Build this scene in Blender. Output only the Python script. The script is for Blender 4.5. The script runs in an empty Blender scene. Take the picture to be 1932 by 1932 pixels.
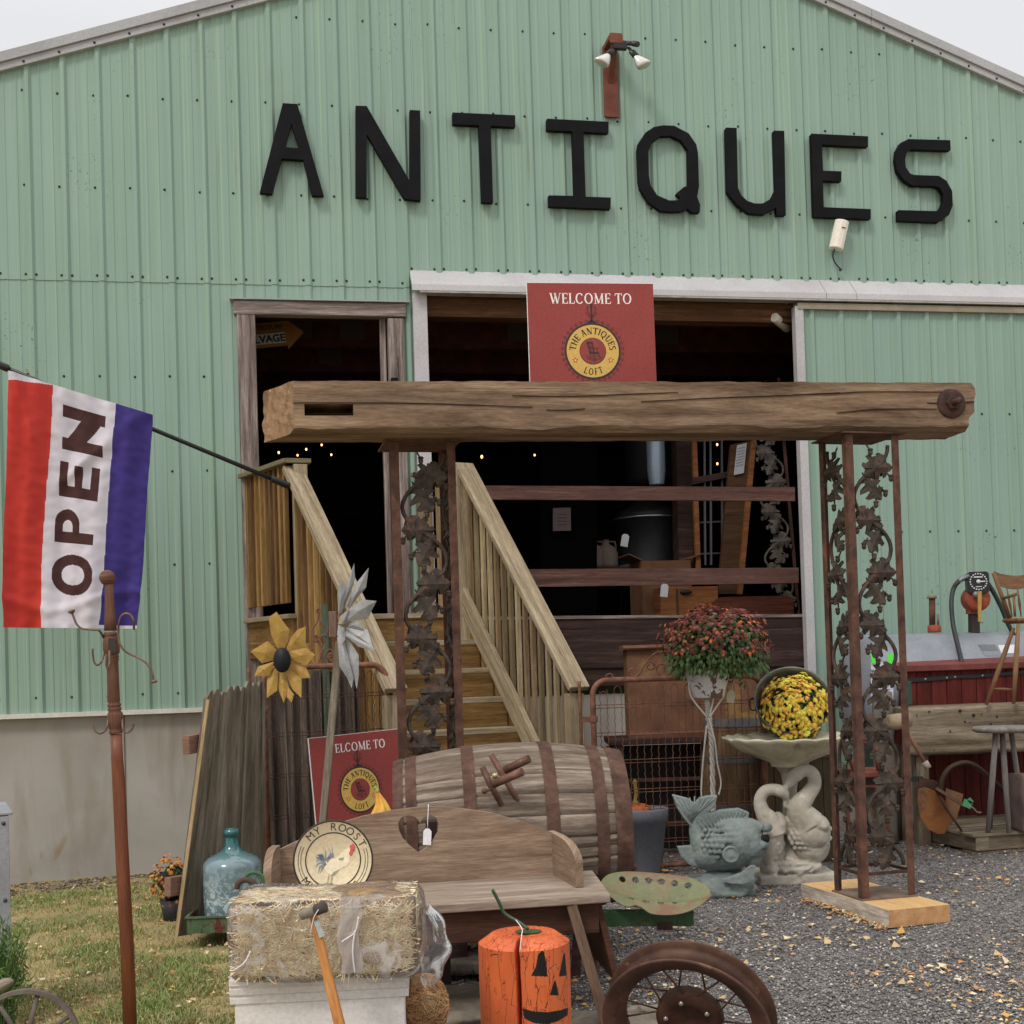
import bpy, bmesh, math, random
import numpy as np
from mathutils import Vector, Matrix, noise
from mathutils.geometry import tessellate_polygon
rnd = random.Random(11)
SC = bpy.context.scene
COL = SC.collection
R = math.radians
# ---------------------------------------------------------------- camera
FPX, PPX, PPY, EYE = 2400.0, 966.0, 1200.0, 1.24
PITCH, ROLL = R(1.2), 0.031
_r0 = Vector((1, 0, 0)); _u0 = Vector((0, -math.sin(PITCH), math.cos(PITCH))); FWD = Vector((0, math.cos(PITCH), math.sin(PITCH)))
CR = _r0*math.cos(ROLL) - _u0*math.sin(ROLL)
CU = _r0*math.sin(ROLL) + _u0*math.cos(ROLL)
CAM = Vector((0, 0, EYE))
cd = bpy.data.cameras.new('camera'); cam = bpy.data.objects.new('camera', cd); COL.objects.link(cam)
m = Matrix((CR, CU, -FWD)).transposed().to_4x4(); m.translation = CAM
cam.matrix_world = m
cd.sensor_width = 36; cd.lens = 36*FPX/1932; cd.shift_y = (PPY-966)/1932; cd.clip_start = .05; cd.clip_end = 3000
SC.camera = cam
# ---------------------------------------------------------------- world, sun, exposure
SUN_EL, SUN_AZ = R(48), R(212)          # azimuth measured like a compass from +Y, clockwise
w = bpy.data.worlds.new('World'); SC.world = w; w.use_nodes = True
nt = w.node_tree; bg = nt.nodes['Background']
sky = nt.nodes.new('ShaderNodeTexSky'); sky.sky_type = 'NISHITA'; sky.sun_disc = False
sky.sun_elevation = SUN_EL; sky.sun_rotation = SUN_AZ; sky.air_density = 1.0; sky.dust_density = 6.0; sky.ozone_density = 1.0
hs = nt.nodes.new('ShaderNodeHueSaturation'); hs.inputs['Saturation'].default_value = .12
mx = nt.nodes.new('ShaderNodeMix'); mx.data_type = 'RGBA'; mx.inputs[0].default_value = .93
nt.links.new(sky.outputs[0], hs.inputs['Color']); nt.links.new(hs.outputs[0], mx.inputs[6]); 
wtc = nt.nodes.new('ShaderNodeTexCoord'); wsp = nt.nodes.new('ShaderNodeSeparateXYZ'); wr = nt.nodes.new('ShaderNodeValToRGB')   # an overcast sky is brighter overhead than at the horizon
nt.links.new(wtc.outputs['Generated'], wsp.inputs[0]); nt.links.new(wsp.outputs[2], wr.inputs[0])
wr.color_ramp.elements[0].position = .44; wr.color_ramp.elements[0].color = (.50, .505, .52, 1); wr.color_ramp.elements[1].position = .9; wr.color_ramp.elements[1].color = (1, 1, 1, 1)
wm = nt.nodes.new('ShaderNodeVectorMath'); wm.operation = 'SCALE'; wm.inputs['Scale'].default_value = 19; nt.links.new(wr.outputs[0], wm.inputs[0]); nt.links.new(wm.outputs[0], mx.inputs[7])
nt.links.new(mx.outputs[2], bg.inputs[0]); bg.inputs[1].default_value = .095
sd = bpy.data.lights.new('sun', 'SUN'); so = bpy.data.objects.new('sun', sd); COL.objects.link(so)
sd.energy = 1.4; sd.angle = R(12); sd.color = (1, .93, .84)
sv = Vector((math.sin(SUN_AZ)*math.cos(SUN_EL), math.cos(SUN_AZ)*math.cos(SUN_EL), math.sin(SUN_EL)))
so.rotation_euler = sv.to_track_quat('Z', 'Y').to_euler()
SC.view_settings.view_transform = 'Standard'; SC.view_settings.look = 'None'; SC.view_settings.exposure = -0.1; SC.view_settings.gamma = 1
SC.render.engine = 'CYCLES'
SC.cycles.max_bounces = 6; SC.cycles.transparent_max_bounces = 12
# ---------------------------------------------------------------- picture-plane helpers (pixels of a 1932 px wide view)
CROP = {'0': (0, 0, 1), 'A': (0, 0, .4002), 'B': (773.1, 0, .3201), 'C': (1314.3, 0, .3201), 'D': (386.6, 502.5, .3201), 'E': (966.4, 502.5, .3201),
        'F': (1468.1, 502.5, .2401), 'G': (0, 657.1, .2401), 'H': (309.2, 1043.7, .2401), 'I': (695.8, 1043.7, .2401), 'J': (1082.3, 1043.7, .2401),
        'K': (1468.1, 1043.7, .2401), 'L': (0, 1468.1, .2401), 'M': (347.9, 1430.2, .2598), 'N': (773.1, 1430.2, .2598), 'O': (1159.7, 1430.2, .2598),
        'P': (1546.2, 1430.2, .1997), 'R': (92.8, 1043.7, .2001), 'S': (525.7, 1468.9, .12005), 'W': (997.3, 525.7, .12804)}
def px(c, x, y):
    a = CROP[c]; return (a[0]+a[2]*x, a[1]+a[2]*y)
def ray(u, v): return FWD + CR*((u-PPX)/FPX) + CU*(-(v-PPY)/FPX)
def at(u, v, Y):
    d = ray(u, v); return CAM + d*(Y/d.y)
def atc(c, x, y, Y): return at(*px(c, x, y), Y)
def frame(loc, yaw=0, tilt=0, roll=0):
    return Matrix.Translation(Vector(loc)) @ Matrix.Rotation(yaw, 4, 'Z') @ Matrix.Rotation(tilt, 4, 'X') @ Matrix.Rotation(roll, 4, 'Y')
def hit(M, u, v, ly=0.0):
    """ray through (u,v) meets the plane local-y = ly of frame M -> local point"""
    Mi = M.inverted(); o = Mi @ CAM; d = Mi.to_3x3() @ ray(u, v)
    t = (ly-o.y)/d.y; return o + d*t
def hitz(u, v, z):
    d = ray(u, v); return CAM + d*((z-EYE)/d.z)
def ground_z(x, y=5): return (.045*(x+.3) if x < -.3 else 0.0) + .008*math.sin(x*3.1+y*2.2) + .006*math.sin(y*4.7-x*1.3)
# ---------------------------------------------------------------- materials
def lin(c):
    c /= 255.0
    return c/12.92 if c <= .04045 else ((c+.055)/1.055)**2.4
def hx(h, k=1.0):
    c = [lin(int(h[i:i+2], 16))*k for i in (0, 2, 4)]; l = .3*c[0]+.6*c[1]+.1*c[2]
    return tuple(min(.92, l+(x-l)*.88) for x in c) + (1,)
class NT:
    def __init__(s, name):
        s.m = bpy.data.materials.new(name); s.m.use_nodes = True; s.t = s.m.node_tree
        s.b = s.t.nodes['Principled BSDF']; s.tc = s.t.nodes.new('ShaderNodeTexCoord'); s.m.diffuse_color = (.5, .5, .5, 1)
    def n(s, ty, **kw):
        o = s.t.nodes.new('ShaderNode'+ty)
        for k, v in kw.items():
            if hasattr(o, k): setattr(o, k, v)
            else: o.inputs[k].default_value = v
        return o
    def l(s, a, b): s.t.links.new(a, b)
    def coord(s, kind, scale=(1, 1, 1), rot=None):
        mp = s.n('Mapping'); mp.inputs['Scale'].default_value = scale
        if rot: mp.inputs['Rotation'].default_value = rot
        s.l(s.tc.outputs[kind], mp.inputs[0]); return mp.outputs[0]
    def noise(s, vec, scale, detail=5, dist=0, rough=.55):
        o = s.n('TexNoise'); o.inputs['Scale'].default_value = scale; o.inputs['Detail'].default_value = detail
        o.inputs['Distortion'].default_value = dist; o.inputs['Roughness'].default_value = rough; s.l(vec, o.inputs['Vector']); return o.outputs['Fac']
    def ramp(s, fac, stops):
        o = s.n('ValToRGB'); e = o.color_ramp.elements
        while len(e) < len(stops): e.new(.5)
        for i, (p, c) in enumerate(stops): e[i].position = p; e[i].color = c if len(c) == 4 else (*c, 1)
        s.l(fac, o.inputs[0]); return o.outputs[0]
    def mask(s, fac, lo, hi): return s.ramp(fac, [(lo, (0, 0, 0, 1)), (hi, (1, 1, 1, 1))])
    def mix(s, fac, a, b, mode='MIX'):
        o = s.n('Mix'); o.data_type = 'RGBA'; o.blend_type = mode
        for k, x in ((0, fac), (6, a), (7, b)):
            if isinstance(x, (int, float)): o.inputs[k].default_value = x
            elif isinstance(x, tuple): o.inputs[k].default_value = x
            else: s.l(x, o.inputs[k])
        return o.outputs[2]
    def bump(s, h, strength=.3, dist=.01, prev=None):
        o = s.n('Bump'); o.inputs['Strength'].default_value = strength; o.inputs['Distance'].default_value = dist
        s.l(h, o.inputs['Height'])
        if prev: s.l(prev, o.inputs['Normal'])
        return o.outputs[0]
    def done(s, col, rough=.7, metal=0, normal=None, spec=.4):
        if isinstance(col, tuple): s.b.inputs['Base Color'].default_value = col
        else: s.l(col, s.b.inputs['Base Color'])
        if isinstance(rough, (int, float)): s.b.inputs['Roughness'].default_value = rough
        else: s.l(rough, s.b.inputs['Roughness'])
        s.b.inputs['Metallic'].default_value = metal; s.b.inputs['Specular IOR Level'].default_value = spec
        if normal: s.l(normal, s.b.inputs['Normal'])
        return s.m
KA = 1.3   # photographed brightness -> surface albedo
def wood(name, dark, mid, light, k=KA, grain=30, rough=.8, bump=.5, crack=.35, blotch=None, bl_amt=.5, spec=.15):
    t = NT(name); v = t.coord('UV', (1.3, grain, 1)); v2 = t.coord('UV', (.9, 5, 1)); v3 = t.coord('UV', (.8, grain*2.2, 1))
    n1 = t.noise(v, 1.0, 10, .35, .72); n2 = t.noise(v2, 1.6, 5, .4)
    c = t.ramp(n1, [(.34, hx(dark, k)), (.5, hx(mid, k)), (.66, hx(light, k))])
    c = t.mix(t.mask(n2, .35, .7), c, hx(mid, k*.8), 'MIX') if not blotch else t.mix(t.mask(n2, .48, .66), c, t.mix(.4, c, hx(blotch, k)))
    o = t.coord('Object'); b2 = t.noise(o, 3.1, 4); c = t.mix(.35, c, t.ramp(b2, [(.3, (.55, .53, .5, 1)), (.7, (1.0, 1.0, 1.0, 1))]), 'MULTIPLY')
    n3 = t.noise(v3, .7, 3, .3); cm = t.ramp(n3, [(.30, (0, 0, 0, 1)), (.37, (1, 1, 1, 1))])
    c = t.mix(crack, c, cm, 'MULTIPLY')
    fg = t.noise(t.coord('UV', (14, 150, 1)), 1, 4, .2, .7); c = t.mix(.7, c, t.ramp(fg, [(.36, (.62, .60, .58, 1)), (.62, (1.12, 1.12, 1.12, 1))]), 'MULTIPLY')
    nm = t.bump(n1, bump, .006); nm = t.bump(fg, .3, .003, nm); nm = t.bump(cm, bump*.8, .004, nm)
    return t.done(c, rough, 0, nm, spec)
def surf(name, cols, k=KA, scale=6, detail=8, rough=.75, metal=0, bump=.3, bs=40, bd=.003, patches=(), spec=.25, coord='Object', cs=(1, 1, 1), lo=.3, hi=.7, dist=.3):
    t = NT(name); v = t.coord(coord, cs); n1 = t.noise(v, scale, detail, dist, .6)
    st = [(lo+(hi-lo)*i/max(1, len(cols)-1), hx(h, k)) for i, h in enumerate(cols)]
    c = t.ramp(n1, st) if len(cols) > 1 else hx(cols[0], k)
    fg = t.noise(t.coord('Object'), 75, 5, .2, .7); c = t.mix(.45, c, t.ramp(fg, [(.38, (.72, .71, .70, 1)), (.62, (1.1, 1.1, 1.1, 1))]), 'MULTIPLY')
    nm = t.bump(t.noise(v, bs, 6), bump, bd)
    for (h, s, a, b) in patches:
        mk = t.mask(t.noise(v, s, 7, .5, .65), a, b); c = t.mix(mk, c, hx(h, k)); nm = t.bump(mk, .25, .002, nm)
    return t.done(c, rough, metal, nm, spec)
def flat(name, h, k=KA, rough=.6, metal=0, spec=.4, bump=0.12, bs=60):
    return surf(name, [h], k, rough=rough, metal=metal, spec=spec, bump=bump, bs=bs)
# ---------------------------------------------------------------- mesh builder
MW = {}
class MB:
    def __init__(s): s.v = []; s.f = []; s.uv = []; s.mi = []; s.sm = []; s.M = Matrix.Identity(4)
    def add(s, vs, fs, uvs=None, mi=0, sm=False):
        b = len(s.v); s.v += [s.M @ Vector(p) for p in vs]
        for i, f in enumerate(fs):
            s.f.append([b+j for j in f]); s.mi.append(mi); s.sm.append(sm)
            s.uv.append(uvs[i] if uvs else [(vs[j][0], vs[j][2]) for j in f])
        return s
    def box(s, c, d, M=None, mi=0, top=None):
        """centre, size; top=(sx,sy) scale of the upper face"""
        x, y, z = [a/2 for a in d]; tx, ty = top or (1, 1); M = M or Matrix.Identity(4); c = Vector(c)
        L = [Vector(p) for p in ((-x, -y, -z), (x, -y, -z), (x, y, -z), (-x, y, -z), (-x*tx, -y*ty, z), (x*tx, -y*ty, z), (x*tx, y*ty, z), (-x*tx, y*ty, z))]
        fs = ((0, 3, 2, 1), (4, 5, 6, 7), (0, 1, 5, 4), (2, 3, 7, 6), (1, 2, 6, 5), (3, 0, 4, 7)); axs = (2, 2, 1, 1, 0, 0)
        la = max(range(3), key=lambda i: d[i]); ou, ov = rnd.random()*20, rnd.random()*20; uvs = []
        for f, a in zip(fs, axs):
            oth = [i for i in range(3) if i != a]
            if la in oth: ua = la; va = [i for i in oth if i != la][0]
            else: ua, va = oth
            uvs.append([(L[j][ua]+ou, L[j][va]+ov+a*.37) for j in f])
        s.add([c + (M @ p) for p in L], fs, uvs, mi); return s
    def bar(s, p0, p1, w, h, up=(0, 0, 1), mi=0, twist=0, w1=None, h1=None):
        p0 = Vector(p0); p1 = Vector(p1); d = (p1-p0); ln = d.length; d.normalize(); up = Vector(up)
        if abs(d.dot(up)) > .98: up = Vector((0, 1, 0))
        a = d.cross(up).normalized(); b = a.cross(d).normalized()
        if twist: q = Matrix.Rotation(twist, 3, d); a = q @ a; b = q @ b
        w1 = w if w1 is None else w1; h1 = h if h1 is None else h1; ou, ov = rnd.random()*20, rnd.random()*20
        vs = []; 
        for p, ww, hh in ((p0, w, h), (p1, w1, h1)):
            vs += [p-a*ww/2-b*hh/2, p+a*ww/2-b*hh/2, p+a*ww/2+b*hh/2, p-a*ww/2+b*hh/2]
        fs = [(0, 1, 5, 4), (1, 2, 6, 5), (2, 3, 7, 6), (3, 0, 4, 7), (3, 2, 1, 0), (4, 5, 6, 7)]
        uvs = []; per = [0, w, w+h, 2*w+h, 2*w+2*h]
        for i in range(4): uvs.append([(ou, ov+per[i]), (ou, ov+per[i+1]), (ou+ln, ov+per[i+1]), (ou+ln, ov+per[i])])
        uvs += [[(ou, ov), (ou+w, ov), (ou+w, ov+h), (ou, ov+h)]]*2
        s.add(vs, fs, uvs, mi); return s
    def tube(s, pts, r=.01, n=8, cap=True, mi=0, closed=False, flatx=1.0, up=None):
        P = [Vector(p) for p in pts]; N = len(P); rr = r if isinstance(r, (list, tuple)) else [r]*N
        vs = []; uvs = []; fs = []; ou, ov = rnd.random()*20, rnd.random()*20; ln = 0; us = []
        prev = None
        for i in range(N):
            a = P[i-1] if (i > 0 or closed) else P[i]; b = P[(i+1) % N] if (i < N-1 or closed) else P[i]
            d = (b-a); d = d.normalized() if d.length > 1e-9 else Vector((0, 0, 1))
            if prev is None:
                x = Vector(up) if up else (Vector((0, 0, 1)) if abs(d.z) < .9 else Vector((1, 0, 0)))
            else: x = prev
            x = (x - d*x.dot(d)).normalized(); prev = x; y = d.cross(x)
            for k in range(n):
                t = 2*math.pi*k/n; vs.append(P[i] + (x*math.cos(t)*flatx + y*math.sin(t))*rr[i])
            if i: ln += (P[i]-P[i-1]).length
            us.append(ln)
        C = 2*math.pi*max(rr)
        for i in range(N if closed else N-1):
            j = (i+1) % N; uj = us[j] if j else us[-1]+.01
            for k in range(n):
                k2 = (k+1) % n; fs.append((i*n+k, i*n+k2, j*n+k2, j*n+k))
                a, b = ov+C*k/n, ov+C*(k+1)/n; uvs.append([(ou+us[i], a), (ou+us[i], b), (ou+uj, b), (ou+uj, a)])
        s.add(vs, fs, uvs, mi, True)
        if cap and not closed:
            b = len(s.v)-len(vs)
            for ring, rev in ((0, True), (N-1, False)):
                idx = [b+ring*n+k for k in range(n)]
                if rev: idx.reverse()
                s.f.append(idx); s.mi.append(mi); s.sm.append(False); s.uv.append([(ou+rr[ring]*math.cos(2*math.pi*k/n), ov+rr[ring]*math.sin(2*math.pi*k/n)) for k in range(n)])
        return s
    def lathe(s, prof, n=32, M=None, mi=0, sm=True, a0=0, a1=2*math.pi, wob=None):
        """prof = [(radius, z)]; axis local z of M"""
        M = M or Matrix.Identity(4); full = abs(a1-a0-2*math.pi) < 1e-6; K = n if full else n+1
        vs = []; fs = []; uvs = []; ln = 0; us = []; ou, ov = rnd.random()*20, rnd.random()*20; rm = max(p[0] for p in prof)
        for i, (r, z) in enumerate(prof):
            if i: ln += math.hypot(r-prof[i-1][0], z-prof[i-1][1])
            us.append(ln)
            for k in range(K):
                t = a0+(a1-a0)*k/n; q = r*(wob(t, i) if wob else 1); vs.append(M @ Vector((q*math.cos(t), q*math.sin(t), z)))
        for i in range(len(prof)-1):
            for k in range(n):
                k2 = (k+1) % K; fs.append((i*K+k, i*K+k2, (i+1)*K+k2, (i+1)*K+k)); a, b = ov+rm*(a0+(a1-a0)*k/n), ov+rm*(a0+(a1-a0)*(k+1)/n)
                uvs.append([(ou+us[i], a), (ou+us[i], b), (ou+us[i+1], b), (ou+us[i+1], a)])
        s.add(vs, fs, uvs, mi, sm); return s
    def prism(s, poly, d0, d1, fn=None, holes=(), mi=0, side_mi=None, ang=0):
        """2-D outline (x,z) extruded along local y from d0 to d1; fn(x,d,z)->point"""
        fn = fn or (lambda x, d, z: Vector((x, d, z))); loops = [list(poly)]+[list(h) for h in holes]
        tri = tessellate_polygon([[Vector((p[0], p[1], 0)) for p in L] for L in loops]); flatp = [p for L in loops for p in L]; n = len(flatp)
        vs = [fn(p[0], d0, p[1]) for p in flatp]+[fn(p[0], d1, p[1]) for p in flatp]
        fs = []; uvs = []; ca, sa = math.cos(ang), math.sin(ang); ou, ov = rnd.random()*20, rnd.random()*20
        U = lambda p: (ou+p[0]*ca+p[1]*sa, ov-p[0]*sa+p[1]*ca)
        for t in tri:
            a, b, c = t; A = flatp[a]; B = flatp[b]; Cc = flatp[c]
            if (B[0]-A[0])*(Cc[1]-A[1])-(B[1]-A[1])*(Cc[0]-A[0]) < 0: a, c = c, a
            fs.append((a, b, c)); uvs.append([U(flatp[i]) for i in (a, b, c)])
            fs.append((c+n, b+n, a+n)); uvs.append([U(flatp[i]) for i in (c, b, a)])
        s.add(vs, fs, uvs, mi); fs = []; uvs = []; o = 0
        for L in loops:
            K = len(L)
            for i in range(K):
                j = (i+1) % K; fs.append((o+i, o+i+n, o+j+n, o+j)); p, q = U(L[i]), U(L[j]); uvs.append([p, (p[0], p[1]+d1-d0), (q[0], q[1]+d1-d0), q])
            o += K
        s.add(vs, fs, uvs, mi if side_mi is None else side_mi); return s
    def grid(s, nu, nv, fn, mi=0, sm=True, cu=False, cv=False, uvs=1.0, mif=None):
        KU = nu if cu else nu+1; KV = nv if cv else nv+1
        vs = [fn(i/nu, j/nv) for i in range(KU) for j in range(KV)]; fs = []; uv = []; ou, ov = rnd.random()*20, rnd.random()*20
        b = len(s.v)
        for i in range(nu):
            for j in range(nv):
                i2 = (i+1) % KU; j2 = (j+1) % KV; fs.append((i*KV+j, i2*KV+j, i2*KV+j2, i*KV+j2))
                uv.append([(ou+uvs*i/nu, ov+uvs*j/nv), (ou+uvs*(i+1)/nu, ov+uvs*j/nv), (ou+uvs*(i+1)/nu, ov+uvs*(j+1)/nv), (ou+uvs*i/nu, ov+uvs*(j+1)/nv)])
        k0 = len(s.f); s.add(vs, fs, uv, mi, sm)
        if mif:
            q = k0
            for i in range(nu):
                for j in range(nv): s.mi[q] = mif((i+.5)/nu, (j+.5)/nv); q += 1
        return s
    def blob(s, c, r, n=14, M=None, mi=0, jit=0, js=3):
        c = Vector(c); r = (r, r, r) if isinstance(r, (int, float)) else r; M = M or Matrix.Identity(3)
        def fn(u, v):
            a = 2*math.pi*u; b = math.pi*(v-.5)*.9999; d = Vector((math.cos(b)*math.cos(a), math.cos(b)*math.sin(a), math.sin(b)))
            q = 1+jit*noise.noise(d*js+c*7) if jit else 1
            return c + M @ Vector((d.x*r[0]*q, d.y*r[1]*q, d.z*r[2]*q))
        return s.grid(n, max(4, n*2//3), fn, mi, True, cu=True)
    def rbox(s, c, d, nx=8, ny=6, nz=6, fn=None, mi=0, la=0, sm=True, rr=0):
        """subdivided box with a displacement function fn(p)->p; use with merge"""
        hxx, hy, hz = d[0]/2, d[1]/2, d[2]/2; c = Vector(c); ou, ov = rnd.random()*20, rnd.random()*20
        def P(x, y, z):
            p = Vector((x*hxx, y*hy, z*hz))
            if rr:
                q = Vector((max(-hxx+rr, min(hxx-rr, p.x)), max(-hy+rr, min(hy-rr, p.y)), max(-hz+rr, min(hz-rr, p.z)))); e = p-q
                if e.length > 1e-6: p = q + e.normalized()*min(rr, e.length)
            p = p + c; return fn(p) if fn else p
        for ax, sg in ((0, 1), (0, -1), (1, 1), (1, -1), (2, 1), (2, -1)):
            o = [i for i in range(3) if i != ax]; ns = (nx, ny, nz); A, B = o
            if (sg > 0) != (ax == 1): pass
            else: A, B = B, A
            if la in (A, B): ua = la; vb = A if la == B else B
            else: ua, vb = A, B
            vs = []; cu = []
            for i in range(ns[A]+1):
                for j in range(ns[B]+1):
                    q = [0, 0, 0]; q[ax] = sg; q[A] = 2*i/ns[A]-1; q[B] = 2*j/ns[B]-1; vs.append(P(*q)); cu.append((q[ua]*d[ua]/2+ou, q[vb]*d[vb]/2+ov+ax*.31+(sg>0)*.9))
            K = ns[B]+1; fs = [(i*K+j, (i+1)*K+j, (i+1)*K+j+1, i*K+j+1) for i in range(ns[A]) for j in range(ns[B])]
            s.add(vs, fs, [[cu[j] for j in f] for f in fs], mi, sm)
        return s
    def build(s, name, mat, parent=None, local=True, bevel=0, merge=0, bseg=2, remesh=0, smooth_it=0, label=None, kind=None, autosmooth=True):
        me = bpy.data.meshes.new(name); Mi = Matrix.Identity(4)
        if parent is not None and not local: Mi = MW[parent.name].inverted()
        V = [Mi @ p for p in s.v]
        me.from_pydata([tuple(p) for p in V], [], s.f); me.update()
        ul = me.uv_layers.new(name='UVMap'); a = [c for f in s.uv for p in f for c in p]; ul.data.foreach_set('uv', a)
        mats = mat if isinstance(mat, (list, tuple)) else [mat]
        for x in mats: me.materials.append(x)
        me.polygons.foreach_set('material_index', s.mi); me.polygons.foreach_set('use_smooth', s.sm)
        if merge:
            bm = bmesh.new(); bm.from_mesh(me); bmesh.ops.remove_doubles(bm, verts=bm.verts, dist=merge); bmesh.ops.recalc_face_normals(bm, faces=bm.faces); bm.to_mesh(me); bm.free()
        me.update(); o = bpy.data.objects.new(name, me); COL.objects.link(o)
        if parent is not None: o.parent = parent; MW[o.name] = MW[parent.name]
        else: MW[o.name] = Matrix.Identity(4)
        if remesh:
            r = o.modifiers.new('fuse', 'REMESH'); r.mode = 'VOXEL'; r.voxel_size = remesh; r.use_smooth_shade = True
            if smooth_it: q = o.modifiers.new('soften', 'SMOOTH'); q.iterations = smooth_it; q.factor = .5
        if bevel:
            b = o.modifiers.new('edges', 'BEVEL'); b.width = bevel; b.segments = bseg; b.limit_method = 'ANGLE'; b.angle_limit = R(35); b.harden_normals = False
        if label: o['label'] = label
        if kind: o['kind'] = kind
        return o
def tag(o, label, cat, group=None, kind=None):
    o['label'] = label; o['category'] = cat
    if group: o['group'] = group
    if kind: o['kind'] = kind
    return o
def struct(o): o['kind'] = 'structure'; return o
def thing(name, label, cat, M=None, group=None):
    o = bpy.data.objects.new(name, None); COL.objects.link(o); M = M or Matrix.Identity(4)
    if not isinstance(M, Matrix): M = Matrix.Translation(Vector(M))
    o.matrix_world = M; o.empty_display_size = .1; MW[o.name] = M.copy(); tag(o, label, cat, group); return o
def copy_thing(root, M, label):
    r = root.copy(); COL.objects.link(r); r.matrix_world = M; MW[r.name] = M.copy(); r['label'] = label
    for ch in root.children:
        c = ch.copy(); COL.objects.link(c); c.parent = r; MW[c.name] = M.copy()
        for g in ch.children:
            d = g.copy(); COL.objects.link(d); d.parent = c; MW[d.name] = M.copy()
    return r
def smooth_path(P, k=6, closed=False):
    P = [Vector(p) for p in P]; n = len(P); out = []
    for i in range(n if closed else n-1):
        a = P[(i-1) % n] if (closed or i > 0) else P[0]; b = P[i]; c = P[(i+1) % n]; d = P[(i+2) % n] if (closed or i < n-2) else P[-1]
        for j in range(k):
            t = j/k; out.append(.5*((2*b)+(c-a)*t+(2*a-5*b+4*c-d)*t*t+(3*b-a-3*c+d)*t**3))
    if not closed: out.append(P[-1])
    return out
def arc(cx, cz, r, a0, a1, n=16, y=0):
    return [Vector((cx+r*math.cos(R(a0+(a1-a0)*i/n)), y, cz+r*math.sin(R(a0+(a1-a0)*i/n)))) for i in range(n+1)]
# ---------------------------------------------------------------- lettering
SER = {  # strokes on a 0..1 high cell: (x0,z0,x1,z1,thick?) + serifs (x,z,halfwidth)
 'W': (1.25, [(.12, 1, .40, 0, 1), (.66, 1, .40, 0, 0), (.55, 1, .84, 0, 1), (1.12, 1, .84, 0, 0)], [(.12, 1, .13), (1.12, 1, .12), (.6, 1, .12)]),
 'E': (.72, [(.18, 0, .18, 1, 1), (.18, .97, .62, .97, 0), (.18, .52, .5, .52, 0), (.18, .03, .64, .03, 0), (.62, .97, .62, .8, 0), (.5, .6, .5, .42, 0), (.64, .03, .66, .22, 0)], [(.18, 1, .13), (.18, 0, .13)]),
 'L': (.7, [(.18, 0, .18, 1, 1), (.18, .03, .62, .03, 0), (.62, .03, .64, .25, 0)], [(.18, 1, .14), (.18, 0, .13)]),
 'C': (.9, ['arc', (.47, .5, .4, .5, 40, 320)], [(.8, .78, .02)]),
 'O': (1.0, ['arc', (.5, .5, .42, .5, 0, 360)], []),
 'Q': (1.0, ['arc', (.5, .5, .42, .5, 0, 360), (.5, .12, .95, -.22, 1)], []),
 'M': (1.15, [(.2, 0, .2, 1, 0), (.2, 1, .56, .05, 1), (.94, 1, .56, .05, 0), (.94, 0, .94, 1, 1)], [(.2, 0, .13), (.94, 0, .14), (.14, 1, .1), (.98, 1, .1)]),
 'T': (.82, [(.41, 0, .41, 1, 1), (.06, .97, .76, .97, 0), (.06, .97, .05, .78, 0), (.76, .97, .77, .78, 0)], [(.41, 0, .15)]),
 'H': (.95, [(.2, 0, .2, 1, 1), (.75, 0, .75, 1, 1), (.2, .52, .75, .52, 0)], [(.2, 0, .13), (.2, 1, .13), (.75, 0, .13), (.75, 1, .13)]),
 'A': (.95, [(.12, 0, .45, 1, 0), (.47, 1, .82, 0, 1), (.25, .36, .68, .36, 0)], [(.12, 0, .12), (.82, 0, .13)]),
 'N': (1.0, [(.2, 0, .2, 1, 0), (.2, 1, .8, 0, 1), (.8, 0, .8, 1, 0)], [(.2, 0, .12), (.17, 1, .1), (.8, 1, .12)]),
 'I': (.42, [(.21, 0, .21, 1, 1)], [(.21, 0, .14), (.21, 1, .14)]),
 'U': (.92, [(.2, 1, .2, .3, 1), 'arc', (.47, .32, .27, .31, 180, 360), (.74, 1, .74, .3, 0)], [(.2, 1, .13), (.74, 1, .12)]),
 'S': (.68, ['arc', (.34, .73, .22, .25, 30, 260), 'arc', (.34, .26, .24, .26, 210, 440)], []),
 'F': (.68, [(.18, 0, .18, 1, 1), (.18, .97, .6, .97, 0), (.18, .5, .48, .5, 0), (.6, .97, .6, .8, 0), (.48, .58, .48, .42, 0)], [(.18, 1, .13), (.18, 0, .13)]),
}
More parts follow.
